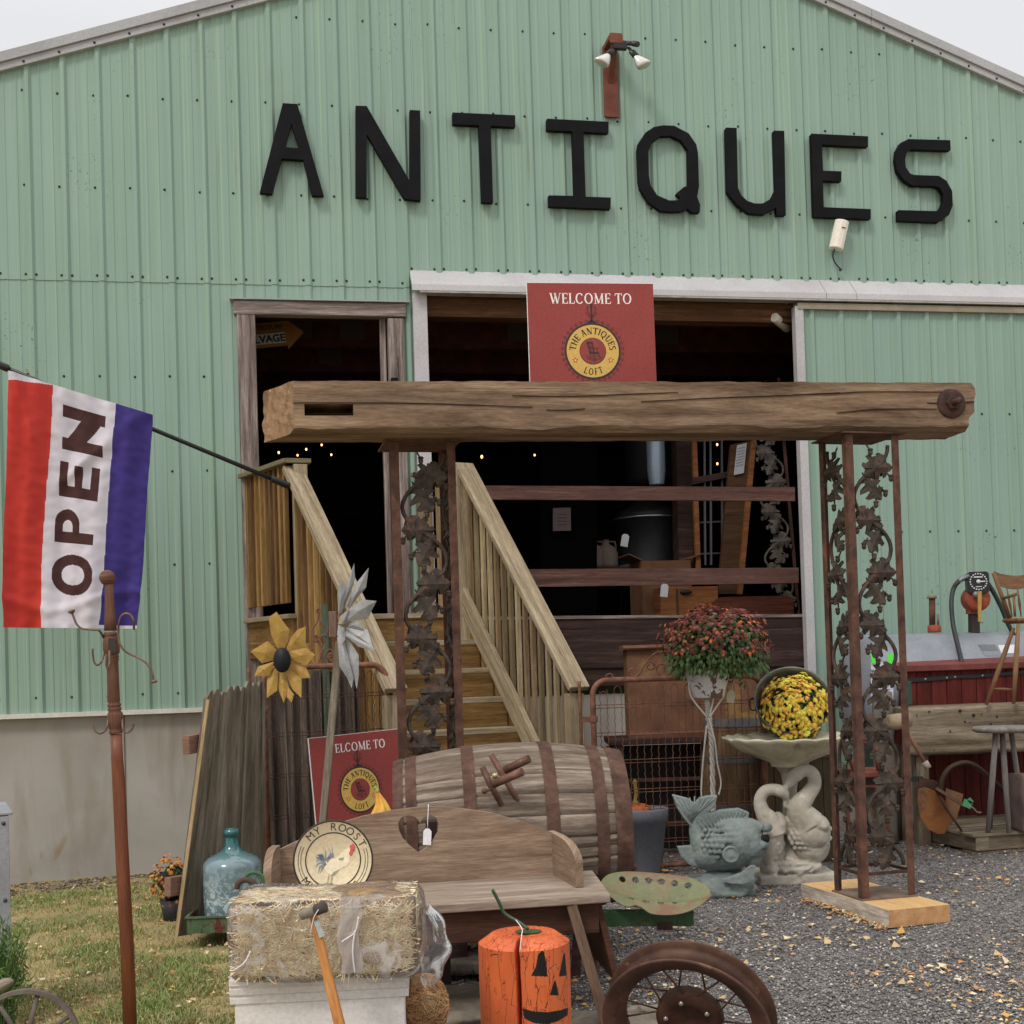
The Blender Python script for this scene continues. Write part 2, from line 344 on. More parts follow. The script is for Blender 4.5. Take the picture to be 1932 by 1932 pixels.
def serif_letter(mb, ch, put, th=.15, tn=.06, mi=0, serif=True):
    """put(x,z)->3-D point for cell coordinates (1 = cap height)"""
    wd, st, sf = SER[ch]; i = 0
    def seg(x0, z0, x1, z1, a, b=None):
        b = a if b is None else b
        dx, dz = x1-x0, z1-z0; l = math.hypot(dx, dz) or 1; nx, nz = -dz/l, dx/l
        q = [put(x0+nx*a/2, z0+nz*a/2), put(x0-nx*a/2, z0-nz*a/2), put(x1-nx*b/2, z1-nz*b/2), put(x1+nx*b/2, z1+nz*b/2)]
        mb.add(q, [(0, 1, 2, 3)], None, mi)
    while i < len(st):
        s = st[i]
        if s == 'arc':
            cx, cz, rx, rz, a0, a1 = st[i+1]; i += 2; n = 18
            for k in range(n):
                t0 = R(a0+(a1-a0)*k/n); t1 = R(a0+(a1-a0)*(k+1)/n); e = .5
                A = (cx+rx*.9*math.cos(t0), cz+rz*.95*math.sin(t0)); B = (cx+rx*.9*math.cos(t1), cz+rz*.95*math.sin(t1))
                w0 = tn+(th-tn)*abs(math.cos(t0)); w1 = tn+(th-tn)*abs(math.cos(t1)); seg(*A, *B, w0, w1)
            continue
        seg(s[0], s[1], s[2], s[3], th if s[4] else tn); i += 1
    if serif:
        for (x, z, h) in sf: seg(x-h, z+(.02 if z < .5 else -.02), x+h, z+(.02 if z < .5 else -.02), .05)
def serif_text(mb, txt, put, th=.15, tn=.06, gap=.06, mi=0, spacew=.45):
    x = 0; W = sum((SER[c][0]+gap) if c != ' ' else spacew for c in txt)
    for c in txt:
        if c == ' ': x += spacew; continue
        serif_letter(mb, c, (lambda a, b, x=x: put(x+a-W/2, b)), th, tn, mi); x += SER[c][0]+gap
def font_text(txt, size, depth=0, bold=0, shear=0, spacing=1.0):
    """Blender's own font -> (verts, faces) flat in x,y"""
    cu = bpy.data.curves.new('t', 'FONT'); cu.body = txt; cu.size = size; cu.align_x = 'CENTER'; cu.offset = bold; cu.shear = shear; cu.resolution_u = 3; cu.space_character = spacing
    o = bpy.data.objects.new('t', cu); COL.objects.link(o); me = bpy.data.meshes.new_from_object(o)
    v = [tuple(p.co) for p in me.vertices]; f = [tuple(p.vertices) for p in me.polygons]
    bpy.data.objects.remove(o); bpy.data.curves.remove(cu); bpy.data.meshes.remove(me); return v, f
def font_bold(mb, txt, size, put, bold=0, mi=0, spacing=1.0):
    v, f = font_text(txt, size, bold=bold, spacing=spacing); mb.add([put(p[0], p[1]) for p in v], f, None, mi)
# ---------------------------------------------------------------- shared materials
def siding_mat():
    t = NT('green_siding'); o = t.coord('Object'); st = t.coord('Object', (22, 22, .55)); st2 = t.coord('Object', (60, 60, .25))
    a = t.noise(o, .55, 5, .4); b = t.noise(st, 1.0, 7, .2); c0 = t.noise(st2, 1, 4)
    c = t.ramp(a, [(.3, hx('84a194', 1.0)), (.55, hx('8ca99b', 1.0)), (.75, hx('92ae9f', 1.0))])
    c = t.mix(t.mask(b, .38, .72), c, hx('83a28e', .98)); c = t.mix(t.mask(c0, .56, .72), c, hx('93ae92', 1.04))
    sp = t.noise(o, 46, 3, .2); big = t.noise(o, 1.3, 4); k = t.mix(t.mask(big, .55, .68), (0, 0, 0, 1), t.mask(sp, .64, .67)); c = t.mix(k, c, hx('50594a'))
    run = t.mix(t.mask(t.noise(t.coord('Object', (26, 26, .7)), 1, 5, .1), .60, .70), (0, 0, 0, 1), t.mask(t.noise(o, .9, 3), .48, .6)); c = t.mix(run, c, t.mix(.55, c, hx('7a7a5e')))
    nm = t.bump(t.noise(t.coord('Object', (2.2, 2.2, 1.1)), 1, 3), .5, .012, t.bump(t.noise(t.coord('Object', (9, 9, 1.2)), 1, 4), .25, .004))
    return t.done(c, .5, 0, nm, .4)
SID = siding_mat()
WHT = surf('white_painted_metal', ['a9a5a8', 'b3b0b3', 'bab7b9'], k=1.12, scale=2, rough=.5, bump=.1, patches=[('6b6258', 9, .70, .73)])
GRYT = surf('grey_roof_trim', ['868688', '969698', '9e9ea1'], scale=1.5, rough=.5, bump=.08)
UNDER = surf('grey_flashing', ['8a8580', '9b9793', '7a736c'], scale=4)  # grey for the strip along the underside of the track hood
BLK = surf('black_letter_paint', ['0b0a0d', '111013', '18161a'], k=1, spec=.15, scale=5, rough=.7, bump=.35, bs=12, bd=.004, patches=[('2c2829', 24, .72, .76)])
RUST = surf('rusty_iron', ['3c2a24', '543a2f', '694636'], scale=14, rough=.85, bump=.4, bs=90, patches=[('7a4a32', 7, .60, .72), ('2d2422', 16, .60, .70)], spec=.2)
GRUST = surf('gate_rust', ['4f3529', '704a38', '8a5d47'], scale=18, rough=.8, bump=.3, bs=90, patches=[('3a2822', 9, .6, .7)])
RUSTD = surf('dark_rusty_iron', ['31241f', '483028', '5c3c2e'], scale=10, rough=.8, bump=.4, bs=80, patches=[('2a211f', 9, .5, .65), ('7c4a30', 20, .66, .72)], spec=.25)
CAST = surf('weathered_cast_iron', ['231d19', '3a3028', '4d4135'], scale=22, rough=.7, bump=.5, bs=120, bd=.002, patches=[('5b3a28', 12, .57, .70), ('6a5f50', 30, .64, .72)], spec=.3)
SCREW = flat('screw_head', '30302a', rough=.6)
WGREY = wood('weathered_grey_wood', '403632', '786b66', 'a89c96', k=1.4, blotch='5f5048', crack=.75)
WDARK = wood('dark_barn_plank', '241a17', '3c2b27', '5a463f', crack=.6, grain=22)
WRAIL = wood('brown_rail_board', '3f2a24', '5b3f37', '7b5c50', grain=24, crack=.4)
WTREAT = wood('treated_lumber_grey', '6b5d48', '8f7f65', 'aa9b80', k=1.35, grain=26, crack=.45, blotch='857a5c')
WYEL = wood('yellow_treated_lumber', '4d3617', '75572a', '8f7040', k=1.35, grain=20, crack=.35, blotch='5f4524')
WYEL2 = wood('amber_lumber', '5f4520', '8a6733', 'a5834c', k=1.4, grain=20, crack=.3, blotch='74552b'); WYEL3 = wood('dark_amber_lumber', '43301a', '664827', '7f6038', k=1.3, grain=20, crack=.3, blotch='523a20')  # alternating baluster tones put the shading between strips into the colour
WBAL2 = wood('pale_baluster', '73634a', '9a8965', 'b5a580', k=1.4, grain=18, crack=.3, blotch='8a7c5c'); WBAL3 = wood('dark_baluster', '55472e', '756546', '8f7f5e', k=1.3, grain=18, crack=.3, blotch='65583c')  # paler and darker copies, baluster shading put into colour here too
WBAL = wood('baluster_lumber', '5e4e34', '80694a', '9c8562', k=1.25, grain=18, crack=.3, blotch='7a6c4c')
WBEAM = wood('old_oak_beam', '4f3b2c', '77604b', '9a7f64', k=1.35, grain=10, crack=.3, bump=.9, blotch='5f4c3f')
WBEAMEND = surf('sawn_beam_end', ['6f5439', '8a6b4b', '9c7d5c'], k=1.2, scale=14, rough=.8, bump=.9, bs=45, bd=.01, cs=(1, 1, .5), patches=[('c9b89c', 22, .62, .68)])
CONC = None
def concrete():
    t = NT('foundation_concrete'); o = t.coord('Object'); st = t.coord('Object', (3, 3, .5))
    a = t.noise(o, 1.1, 7, .5); b = t.noise(st, 1.6, 6, .3); f = t.noise(o, 60, 5)
    K_ = 1.25; c = t.ramp(a, [(.3, hx('867f79', K_)), (.5, hx('959089', K_)), (.72, hx('9f9a95', K_))]); c = t.mix(t.mask(b, .5, .75), c, hx('81786b', K_))
    g = t.n('SeparateXYZ'); t.l(o, g.inputs[0]); low = t.ramp(g.outputs[2], [(.0, (1, 1, 1, 1)), (.42, (0, 0, 0, 1))])
    ms = t.mix(t.mask(t.noise(t.coord('Object', (4, 4, 1.2)), 1.1, 5, .6), .60, .68), (0, 0, 0, 1), low); c = t.mix(ms, c, hx('8a7428'))
    nm = t.bump(f, .35, .004, t.bump(a, .3, .02)); return t.done(c, .9, 0, nm, .2)
CONC = concrete()
# ---------------------------------------------------------------- barn
BARN = thing('barn', 'green metal sided barn with a gable roof and a wide open doorway', 'barn', frame((0, 9.07, 0), R(10.16)))
MB_ = MW[BARN.name]
def F(u, v, ly=0):
    p = hit(MB_, u, v, ly); return p.x, p.z
PK_S, PK_Z = .9, 6.72
def roof_z(s): return 5.303+.331*(s+3.378) if s < PK_S else 6.166-.369*(s-2.396)
S0, S1 = -6.6, 8.6
holes = [(-1.86, -.72, 1.2, 3.785), (-.60, 2.215, .9, 3.88)]
RP, RS0 = .2303, -3.208
def profile(sa, sb, phase=RS0):
    pts = []
    k0 = int(math.floor((sa-phase)/RP))-1; k1 = int(math.ceil((sb-phase)/RP))+1
    for k in range(k0, k1+1):
        c = phase+k*RP
        for d, h in ((-.029, 0), (-.012, .019), (.012, .019), (.029, 0)): pts.append((c+d, h))
        for q in (.33, .67):
            for d, h in ((-.012, 0), (-.006, .0035), (.006, .0035), (.012, 0)): pts.append((c+RP*q+d, h))
    pts = [p for p in pts if sa < p[0] < sb]
    return pts
def prof_h(s, phase=RS0):
    d = (s-phase) % RP; d = d if d < RP/2 else d-RP
    a = abs(d)
    return .019 if a < .012 else max(0, .019*(1-(a-.012)/.017)) if a < .029 else 0
def siding(mb, sa, sb, zlo, zhi, off, hl=(), phase=RS0):
    br = [(p[0], p[1]) for p in profile(sa, sb, phase)] + [(sa, prof_h(sa, phase)), (sb, prof_h(sb, phase))]
    for h in hl:
        for e in (h[0], h[1]):
            if sa < e < sb: br.append((e, prof_h(e, phase)))
    if sa < PK_S < sb: br.append((PK_S, prof_h(PK_S, phase)))
    br.sort()
    for (a, ha), (b, hb) in zip(br, br[1:]):
        if b-a < 1e-5: continue
        mid = (a+b)/2; cut = sorted((h[2], h[3]) for h in hl if h[0] < mid < h[1])
        zt = zhi if isinstance(zhi, (int, float)) else None; segs = []; lo = zlo; top = zt if zt is not None else 99
        for c0, c1 in cut:
            if c0 > lo: segs.append((lo, min(c0, top)))
            lo = max(lo, c1)
        if lo < top: segs.append((lo, top))
        for z0, z1 in segs:
            za = z1 if z1 < 50 else zhi(a); zb = z1 if z1 < 50 else zhi(b)
            mb.add([(a, off-ha, z0), (b, off-hb, z0), (b, off-hb, zb), (a, off-ha, za)], [(0, 1, 2, 3)])
mb = MB()
ZS = 3.925
siding(mb, S0, S1, .994, ZS+.01, 0, holes)
siding(mb, S0, S1, ZS-.012, roof_z, -.005, [(h[0], h[1], h[2], min(h[3], 3.88)) for h in holes])
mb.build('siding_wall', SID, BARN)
mb = MB()     # screws with dark washers
rows = [5.215, 4.575, 3.27, 2.62, 1.98, 1.10, 5.80, 5.14+.02]
for zr in (5.80, 5.18, 4.54, 3.27, 2.62, 1.98, 1.10):
    k = 0
    for i in range(-14, 40):
        s = RS0+i*RP-.034
        if not (-3.9 < s < 4.6) or zr > roof_z(s)-.12: continue
        if zr < 3.9 and any(h[0]-.05 < s < h[1]+.1 for h in holes): continue
        if zr < 3.9 and s > 2.1: continue
        z = zr+.008*rnd.uniform(-1, 1)+(-.012*(s)/3 if zr > 4 else 0)
        mb.lathe([(0, .010), (.004, .008), (.005, .005), (.0085, .003), (.0095, 0)], 8, Matrix.Translation((s+rnd.uniform(-.004, .004), 0 if zr < 3.9 else -.005, z)) @ Matrix.Rotation(R(90), 4, 'X'))
for i in range(-14, 40):
    for q in (-.034, .034):
        s = RS0+i*RP+q
        if -3.9 < s < 4.6: mb.lathe([(0, .010), (.004, .008), (.005, .005), (.0085, .003), (.0095, 0)], 8, Matrix.Translation((s, -.005, (ZS if s < -.7 else 4.03)+.024+rnd.uniform(-.004, .004))) @ Matrix.Rotation(R(90), 4, 'X'))
for i in range(11, 40):
    for zr in (2.62+.4, 1.98+.15):
        s = RS0+i*RP-.034
        if 2.3 < s < 4.8: mb.lathe([(0, .010), (.004, .008), (.005, .005), (.0085, .003), (.0095, 0)], 8, Matrix.Translation((s, -.078, zr)) @ Matrix.Rotation(R(90), 4, 'X'))
for i in range(-14, 40):
    s = RS0+i*RP-.01
    if -3.9 < s < 4.6: mb.lathe([(0, .010), (.004, .008), (.005, .005), (.0085, .003), (.0095, 0)], 8, Matrix.Translation((s, -.045, roof_z(s)+.022)) @ Matrix.Rotation(R(90), 4, 'X'))
mb.build('screws', SCREW, BARN)
# rake trim and roof
mb = MB()
for a, b, sg in ((-7.0, PK_S, 1), (PK_S, 8.9, -1)):
    cut = 2.9 if sg < 0 else None
    segs = [(a, b)] if not cut else [(a, cut), (cut+.003, b)]
    for s0, s1 in segs:
        fz = roof_z
        for (d0, d1, o) in ((0.0, .052, -.045), (.052, .122, -.062)):
            P = [(s0, o, fz(s0)+d0), (s1, o, fz(s1)+d0), (s1, o, fz(s1)+d1), (s0, o, fz(s0)+d1)]
            Q = [(x, .0, z) for x, y, z in P]
            mb.add(P+Q, [(0, 1, 2, 3), (3, 2, 6, 7), (1, 0, 4, 5), (0, 3, 7, 4), (2, 1, 5, 6)])
mb.build('rake_trim', GRYT, BARN, bevel=.003)
mb = MB()
for a, b in ((-7.0, PK_S), (PK_S, 8.9)):
    za, zb = roof_z(a)+.118, roof_z(b)+.118
    mb.add([(a, -.05, za), (b, -.05, zb), (b, 12, zb), (a, 12, za), (a, -.05, za-.06), (b, -.05, zb-.06), (b, 12, zb-.06), (a, 12, za-.06)],
           [(0, 1, 2, 3), (7, 6, 5, 4), (4, 5, 1, 0), (3, 2, 6, 7)])
mb.build('roof', flat('roof_metal', '8a8886'), BARN)
# side and back walls, foundation
mb = MB()
mb.box((S0+.02, 6.02, 2.2), (.04, 11.9, 4.2)); mb.box((S1-.02, 6.02, 2.2), (.04, 11.9, 3.6)); mb.box(((S0+S1)/2, 11.98, 3), (S1-S0, .04, 5.4))
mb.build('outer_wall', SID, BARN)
mb = MB()
mb.box(((S0-.75-1.5)/2+.35, .09, .2), (S0*-1-2.0+1.25, .12, 1.6)) if False else None
mb.box(((S0+.985)/2-.0, .085, .19), (-S0+.985-.0, .11, 1.604)); mb.box(((.99+S1)/2, .085, .19), (S1-.99, .11, 1.604))
mb.build('foundation_wall', CONC, BARN)
mb = MB(); s_j = F(235, 1450)[0]; z_j = F(300, 1510)[1]
mb.box((s_j, .0285, .4), (.006, .006, 1.15)); mb.build('foundation_joint', flat('joint_shadow_gap', '5d554b', rough=.95), BARN)
mb = MB(); mb.box(((S0-.62)/2, -.012, .985), (-S0-.62+.0, .05, .03)); mb.build('base_trim', surf('base_flashing', ['b9b5ac', 'c6c2bb']), BARN)
# sliding-door track hood
mb = MB(); s0, z0 = F(778, 510); hs0 = s0-.02
prof = [(0, 4.045), (-.13, 3.905), (-.135, 3.86), (-.115, 3.86), (-.11, 3.89), (0, 4.0)]
def sweep(mb, prof, sa, sb, M=None):
    n = len(prof); vs = [(sa, y, z) for y, z in prof]+[(sb, y, z) for y, z in prof]
    fs = [(i, (i+1) % n, n+(i+1) % n, n+i) for i in range(n)]+[tuple(range(n))[::-1], tuple(range(n, 2*n))]
    mb.add(vs, fs)
for a, b in ((hs0, 2.42), (2.424, 2.66), (2.664, 5.2)): sweep(mb, prof, a, b)
hood = mb.build('track_hood', WHT, BARN, bevel=.002)
mb = MB(); mb.box((1.0, -.062, 3.862), (3.2, .10, .012)); mb.box((2.3, -.118, 3.852), (5.8, .034, .012)); mb.build('hood_lip', UNDER, BARN)
# white jamb, sliding door
mb = MB(); mb.box((-.595, -.03, 2.5), (.10, .06, 2.72)); mb.build('white_jamb', WHT, BARN, bevel=.003)
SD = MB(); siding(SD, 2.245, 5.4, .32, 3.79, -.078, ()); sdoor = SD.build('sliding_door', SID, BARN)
mb = MB(); mb.box((2.213, -.075, 2.06), (.066, .07, 3.5)); mb.build('door_edge', WHT, sdoor, bevel=.003)
mb = MB(); mb.box((3.8, -.092, 3.81), (3.2, .05, .045)); mb.build('door_top_channel', surf('tan_channel', ['7f7563', '8f8674']), sdoor)
# timber inside the opening
mb = MB(); mb.box((.8, .08, 3.79), (2.9, .12, .14)); mb.build('lintel', wood('lintel_wood', '3a2415', '5d3d26', '7d5a3c'), BARN)
# opening rails and threshold planks
def fboard(name, a, b, c, d, ly, th, m, par, bev=.004):
    """board given by four picture corners tl,tr,br,bl on the facade plane"""
    P = [F(*q, ly) for q in (d, c, b, a)]; mb = MB(); mb.prism(P, ly, ly+th); 
    # uv along length
    L = P[1][0]-P[0][0]
    return mb.build(name, m, par, bevel=bev)
fboard('guard_rail', (880, 916), (1500, 919), (1500, 945), (880, 942), -.03, .04, WRAIL, BARN)
fboard('guard_rail', (880, 1074.5), (1507, 1071), (1507, 1100), (880, 1109), -.03, .04, WRAIL, BARN)
pl = thing('x', 'x', 'x'); bpy.data.objects.remove(pl)
fboard('threshold_plank', (905, 1168), (1522, 1163), (1522, 1256), (905, 1262), -.035, .06, WDARK, BARN)
fboard('threshold_plank', (905, 1263), (1522, 1257.5), (1522, 1290), (905, 1296), -.02, .05, WDARK, BARN)
fboard('threshold_plank', (905, 1163), (1522, 1158.5), (1522, 1164), (905, 1169), -.045, .09, WGREY, BARN)
# left doorway frame
def post(name, u0, u1, v0, zlo, ly, th, m=WGREY):
    a = F(u0, v0, ly); b = F(u1, v0, ly); mb = MB(); mb.box(((a[0]+b[0])/2, ly+th/2, (a[1]+zlo)/2), (b[0]-a[0], th, a[1]-zlo)); return mb.build(name, m, BARN, bevel=.006)
post('door_post', 446, 481, 592, .99, -.04, .09)
post('door_post', 731, 761, 600, 1.5, -.04, .09)
post('door_post', 716, 727, 600, 1.5, .03, .06)
a = F(440, 566, -.045); b = F(766, 573, -.045); zz = F(440, 592, -.045)[1]
mb = MB(); mb.box(((a[0]+b[0])/2, .0, (a[1]+zz)/2), (b[0]-a[0], .09, a[1]-zz)); mb.build('door_header', WGREY, BARN, bevel=.006)
mb = MB(); mb.box(((a[0]+b[0])/2, -.01, a[1]+.008), (b[0]-a[0]+.05, .11, .008)); mb.build('header_flashing', GRYT, BARN)
mb = MB(); mb.box((-.79, -.055, 3.21), (.05, .03, .1)); mb.build('door_latch', BLK, BARN, bevel=.004)
# interior shell
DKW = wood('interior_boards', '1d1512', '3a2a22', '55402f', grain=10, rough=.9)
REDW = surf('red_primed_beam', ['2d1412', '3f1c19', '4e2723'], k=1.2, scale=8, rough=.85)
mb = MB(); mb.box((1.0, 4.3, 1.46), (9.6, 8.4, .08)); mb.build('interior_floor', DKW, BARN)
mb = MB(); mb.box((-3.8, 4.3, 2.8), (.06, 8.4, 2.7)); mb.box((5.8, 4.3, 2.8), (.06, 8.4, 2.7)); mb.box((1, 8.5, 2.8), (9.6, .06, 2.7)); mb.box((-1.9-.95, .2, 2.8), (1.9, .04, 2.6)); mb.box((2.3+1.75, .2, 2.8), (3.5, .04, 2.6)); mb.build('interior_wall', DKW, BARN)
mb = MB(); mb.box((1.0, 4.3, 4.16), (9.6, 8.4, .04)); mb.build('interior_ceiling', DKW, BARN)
for i, y in enumerate((.42, 1.25, 2.1, 3.0, 4.0, 5.2)):
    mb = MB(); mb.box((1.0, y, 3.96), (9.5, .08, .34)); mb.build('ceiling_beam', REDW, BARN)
for (x, y) in ((-.35, .375), (-1.42, 1.2), (-1.0, 1.2), (.35, 1.2), (-1.15, 2.05), (1.6, 1.2)):
    mb = MB(); mb.box((x, y, 3.93), (.2, .01, .16))
    for q in range(6): mb.box((x-.08+q*.032, y-.006, 3.93), (.008, .006, .15))
    mb.build('joist_plate', flat('dull_zinc', '3f3639', k=1), BARN)
# ---------------------------------------------------------------- letters of the big sign
def Pn(c, pts, ly): return [F(*px(c, x, y), ly) for x, y in pts]
LET = [
 ('A', 'A', [(1333, 485), (1402, 489), (1527, 922), (1470, 920), (1430, 752), (1328, 745), (1283, 912), (1224, 907)], [[(1374, 580), (1410, 698), (1345, 692)]], 'first letter, with a small triangular gap'),
 ('N', '0', [(671, 199), (692, 199.5), (773, 341), (773, 207), (793, 208), (794, 378), (763, 374), (692, 252), (692, 372), (671, 371)], [], 'beside the letter A, with a diagonal stroke'),
 ('T', 'B', [(252, 661), (622, 678), (623, 746), (478, 739), (492, 1193), (424, 1190), (407, 736), (254, 730)], [], 'with a single top bar'),
 ('I', 'B', [(808, 698), (1173, 716), (1173, 782), (1025, 776), (1038, 1158), (1186, 1163), (1184, 1230), (821, 1214), (819, 1150), (970, 1153), (958, 772), (809, 765)], [], 'under the floodlight bracket'),
 ('Q', 'B', [(1495, 737), (1560, 740), (1645, 785), (1690, 850), (1700, 900), (1706, 1100), (1695, 1160), (1713, 1205), (1710, 1252), (1665, 1250), (1640, 1228), (1600, 1243), (1550, 1246), (1480, 1240), (1410, 1190), (1360, 1110), (1350, 1060), (1343, 880), (1350, 840), (1390, 780), (1440, 747)],
  [[(1480, 800), (1540, 797), (1600, 825), (1640, 880), (1643, 1095), (1617, 1100), (1571, 1140), (1597, 1165), (1575, 1180), (1530, 1180), (1460, 1150), (1420, 1090), (1410, 1030), (1408, 890), (1430, 835)]], 'a closed ring with a tail'),
 ('U', 'C', [(174, 750), (237, 753), (245, 1105), (265, 1150), (300, 1183), (345, 1198), (390, 1198), (440, 1170), (467, 1115), (456, 768), (518, 770), (527, 1268), (475, 1268), (470, 1222), (400, 1262), (310, 1255), (240, 1205), (182, 1130)], [], 'open at the top'),
 ('E', 'C', [(677, 786), (1012, 802), (1012, 864), (740, 850), (747, 1005), (855, 1008), (854, 1068), (745, 1062), (751, 1220), (1028, 1231), (1028, 1290), (693, 1275)], [], 'above the white antenna'),
 ('S', 'C', [(1497, 825), (1499, 885), (1265, 878), (1240, 900), (1230, 940), (1235, 985), (1260, 1022), (1285, 1030), (1430, 1035), (1475, 1065), (1508, 1125), (1511, 1210), (1490, 1265), (1430, 1308), (1190, 1299), (1189, 1237), (1415, 1243), (1440, 1225), (1455, 1190), (1455, 1140), (1435, 1105), (1405, 1095), (1275, 1092), (1225, 1060), (1185, 1005), (1174, 940), (1180, 885), (1205, 840), (1250, 818)], [], 'last letter, nearest the right roof edge'),
]
for ch, cr, out, hl, desc in LET:
    LY = -.075; P = Pn(cr, out, LY); H = [Pn(cr, h, LY) for h in hl]
    cx = sum(p[0] for p in P)/len(P); zb = min(p[1] for p in P); M = MB_ @ Matrix.Translation((cx, -.05, zb))
    mb = MB(); mb.prism([(p[0]-cx, p[1]-zb) for p in P], -.022, .022, holes=[[(q[0]-cx, q[1]-zb) for q in h] for h in H])
    for (dx, dz) in ((0, .06), (0, max(p[1] for p in P)-zb-.06)): pass
    o = mb.build('sign_letter', BLK, None, bevel=.003); o.matrix_world = M; MW[o.name] = M
    tag(o, 'black wooden letter %s of the barn sign, %s' % (ch, desc), 'letter', 'big black letters spelling the barn sign')
# ---------------------------------------------------------------- floodlight bracket
BRK = surf('red_brown_bracket_paint', ['5a2f22', '6b3a2b', '74412f'], scale=7, rough=.7)
M = MB_ @ Matrix.Translation((F(1152, 225)[0], -.02, F(1152, 225)[1]))
FL = thing('floodlight_bracket', 'red brown wooden bracket with twin floodlights above the letter I', 'floodlight', M @ Matrix.Diagonal((1, .5, .79, 1)))
mb = MB(); mb.box((0, -.02, .33), (.105, .045, .66)); mb.build('post', BRK, FL, bevel=.004)
mb = MB(); mb.box((.0, -.21, .645), (.09, .40, .045)); mb.box((.0, -.40, .615), (.095, .03, .08)); mb.build('arm', BRK, FL, bevel=.004)
mb = MB(); mb.bar((0, -.03, .33), (0, -.31, .62), .05, .045, up=(1, 0, 0)); mb.build('brace', BRK, FL, bevel=.003)
BLKP = flat('black_plastic', '201f20', k=1.2, rough=.4)
mb = MB(); mb.box((.03, -.37, .565), (.10, .08, .075)); mb.tube([(.06, -.37, .59), (.12, -.42, .575)], .022, 12); mb.tube([(.12, -.42, .575), (.155, -.45, .56)], .027, 12); mb.build('sensor_box', BLKP, FL, bevel=.006)
GLS = flat('reflector_bulb', 'b9b6ae', rough=.15, metal=.6, spec=.8)
for sg, x0, x1, z1 in ((-1, -.0, -.085, .40), (1, .09, .165, .405)):
    a = Vector((x0, -.38, .55)); b = Vector((x1*.75 if sg < 0 else x1*.86, -.41, .46)); c = Vector((x1*1.35 if sg < 0 else x1*1.17, -.43, .385))
    mb = MB(); mb.tube([a, a.lerp(b, .4), a.lerp(b, .45), b], [.012, .014, .026, .028], 14); LH = mb.build('lamp_holder', BLKP, FL)
    d = (c-b).normalized(); mb = MB(); q = b
    mb.tube([b-d*.01, b+d*.01, b+d*.045, b+d*.085, b+d*.105, b+d*.112, b+d*.1125], [.022, .026, .045, .058, .061, .05, .001], 22); mb.build('bulb', GLS, LH)
# ---------------------------------------------------------------- antenna
u, v = px('C', 835, 1390); p = F(u, v, -.06); M = MB_ @ Matrix.Translation((p[0], -.07, p[1])) @ Matrix.Rotation(R(15), 4, 'Y') @ Matrix.Rotation(R(-14), 4, 'Z')
AN = thing('antenna', 'white plastic wireless antenna tilted on the green wall under the letter E', 'antenna', M)
mb = MB(); pr = [(-.052, .03), (-.052, -.02), (-.03, -.04), (0, -.047), (.03, -.04), (.052, -.02), (.052, .03)]
n = len(pr); vs = [(x, y, -.11) for x, y in pr]+[(x, y, .11) for x, y in pr]; mb.add(vs, [(i, (i+1) % n, n+(i+1) % n, n+i) for i in range(n)]+[tuple(range(n))[::-1], tuple(range(n, 2*n))])
WPL = flat('cream_plastic', 'd0c8ba', rough=.4); mb.build('casing', WPL, AN, bevel=.006)
mb = MB(); mb.box((.018, -.0475, .045), (.03, .002, .007)); mb.build('name_plate', BLKP, AN)
mb = MB(); mb.tube(smooth_path([(-.01, 0, -.11), (-.01, .01, -.16), (.02, .03, -.2), (.07, .04, -.235)]), .005, 8); mb.blob((.07, .045, -.237), .012, 8); mb.build('cable', BLKP, AN)
# ---------------------------------------------------------------- things inside the barn
def inb(x, y, z): return MB_ @ Vector((x, y, z))
def hb(u, v, ly):
    p = hit(MB_, u, v, ly); return p
EM = None
def emis(name, col, st):
    mm = bpy.data.materials.new(name); mm.use_nodes = True; b = mm.node_tree.nodes['Principled BSDF']; b.inputs['Base Color'].default_value = (*col, 1); b.inputs['Emission Color'].default_value = (*col, 1); b.inputs['Emission Strength'].default_value = st; return mm
BULB = emis('warm_filament', (1, .55, .2), 3.5)
for i, (c, x, y, ly) in enumerate((('D', 435, 1097, 3.2), ('D', 597, 1078, 3.6), ('D', 688, 1052, 4.0), ('D', 546, 1113, 4.6), ('D', 745, 1110, 4.4), ('D', 1632, 1122, 3.0), ('E', 132, 1112, 4.0), ('E', 1209, 1163, 2.2), ('E', 1208, 1050, 2.2))):
    p = hb(*px(c, x, y), ly); M = MB_ @ Matrix.Translation(p)
    t = thing('light_bulb', ['lit bulb low by the left post of the small doorway', 'lit bulb in the small doorway, higher of the middle pair', 'lit bulb highest in the small doorway', 'lit bulb in the small doorway just above the stair rail cap', 'lit bulb rightmost in the small doorway', 'long lit bulb just right of the iron column top', 'faint lit bulb in the middle of the wide opening', 'lit amber bulb seen through the old window sash', 'cream lit bulb near the top of the old window sash'][i], 'bulb', M, 'bulbs glowing inside the dark barn')
    mb = MB(); r = (.0095, .012)[i == 5]; mb.blob((0, 0, 0), (r, r, r*1.5), 8); mb.build('globe', BULB, t); mb = MB(); mb.tube([(0, 0, r), (0, 0, .05), (0, 0, 4.14-p.z)], [.008, .003, .003], 6); mb.build('cord', BLKP, t)
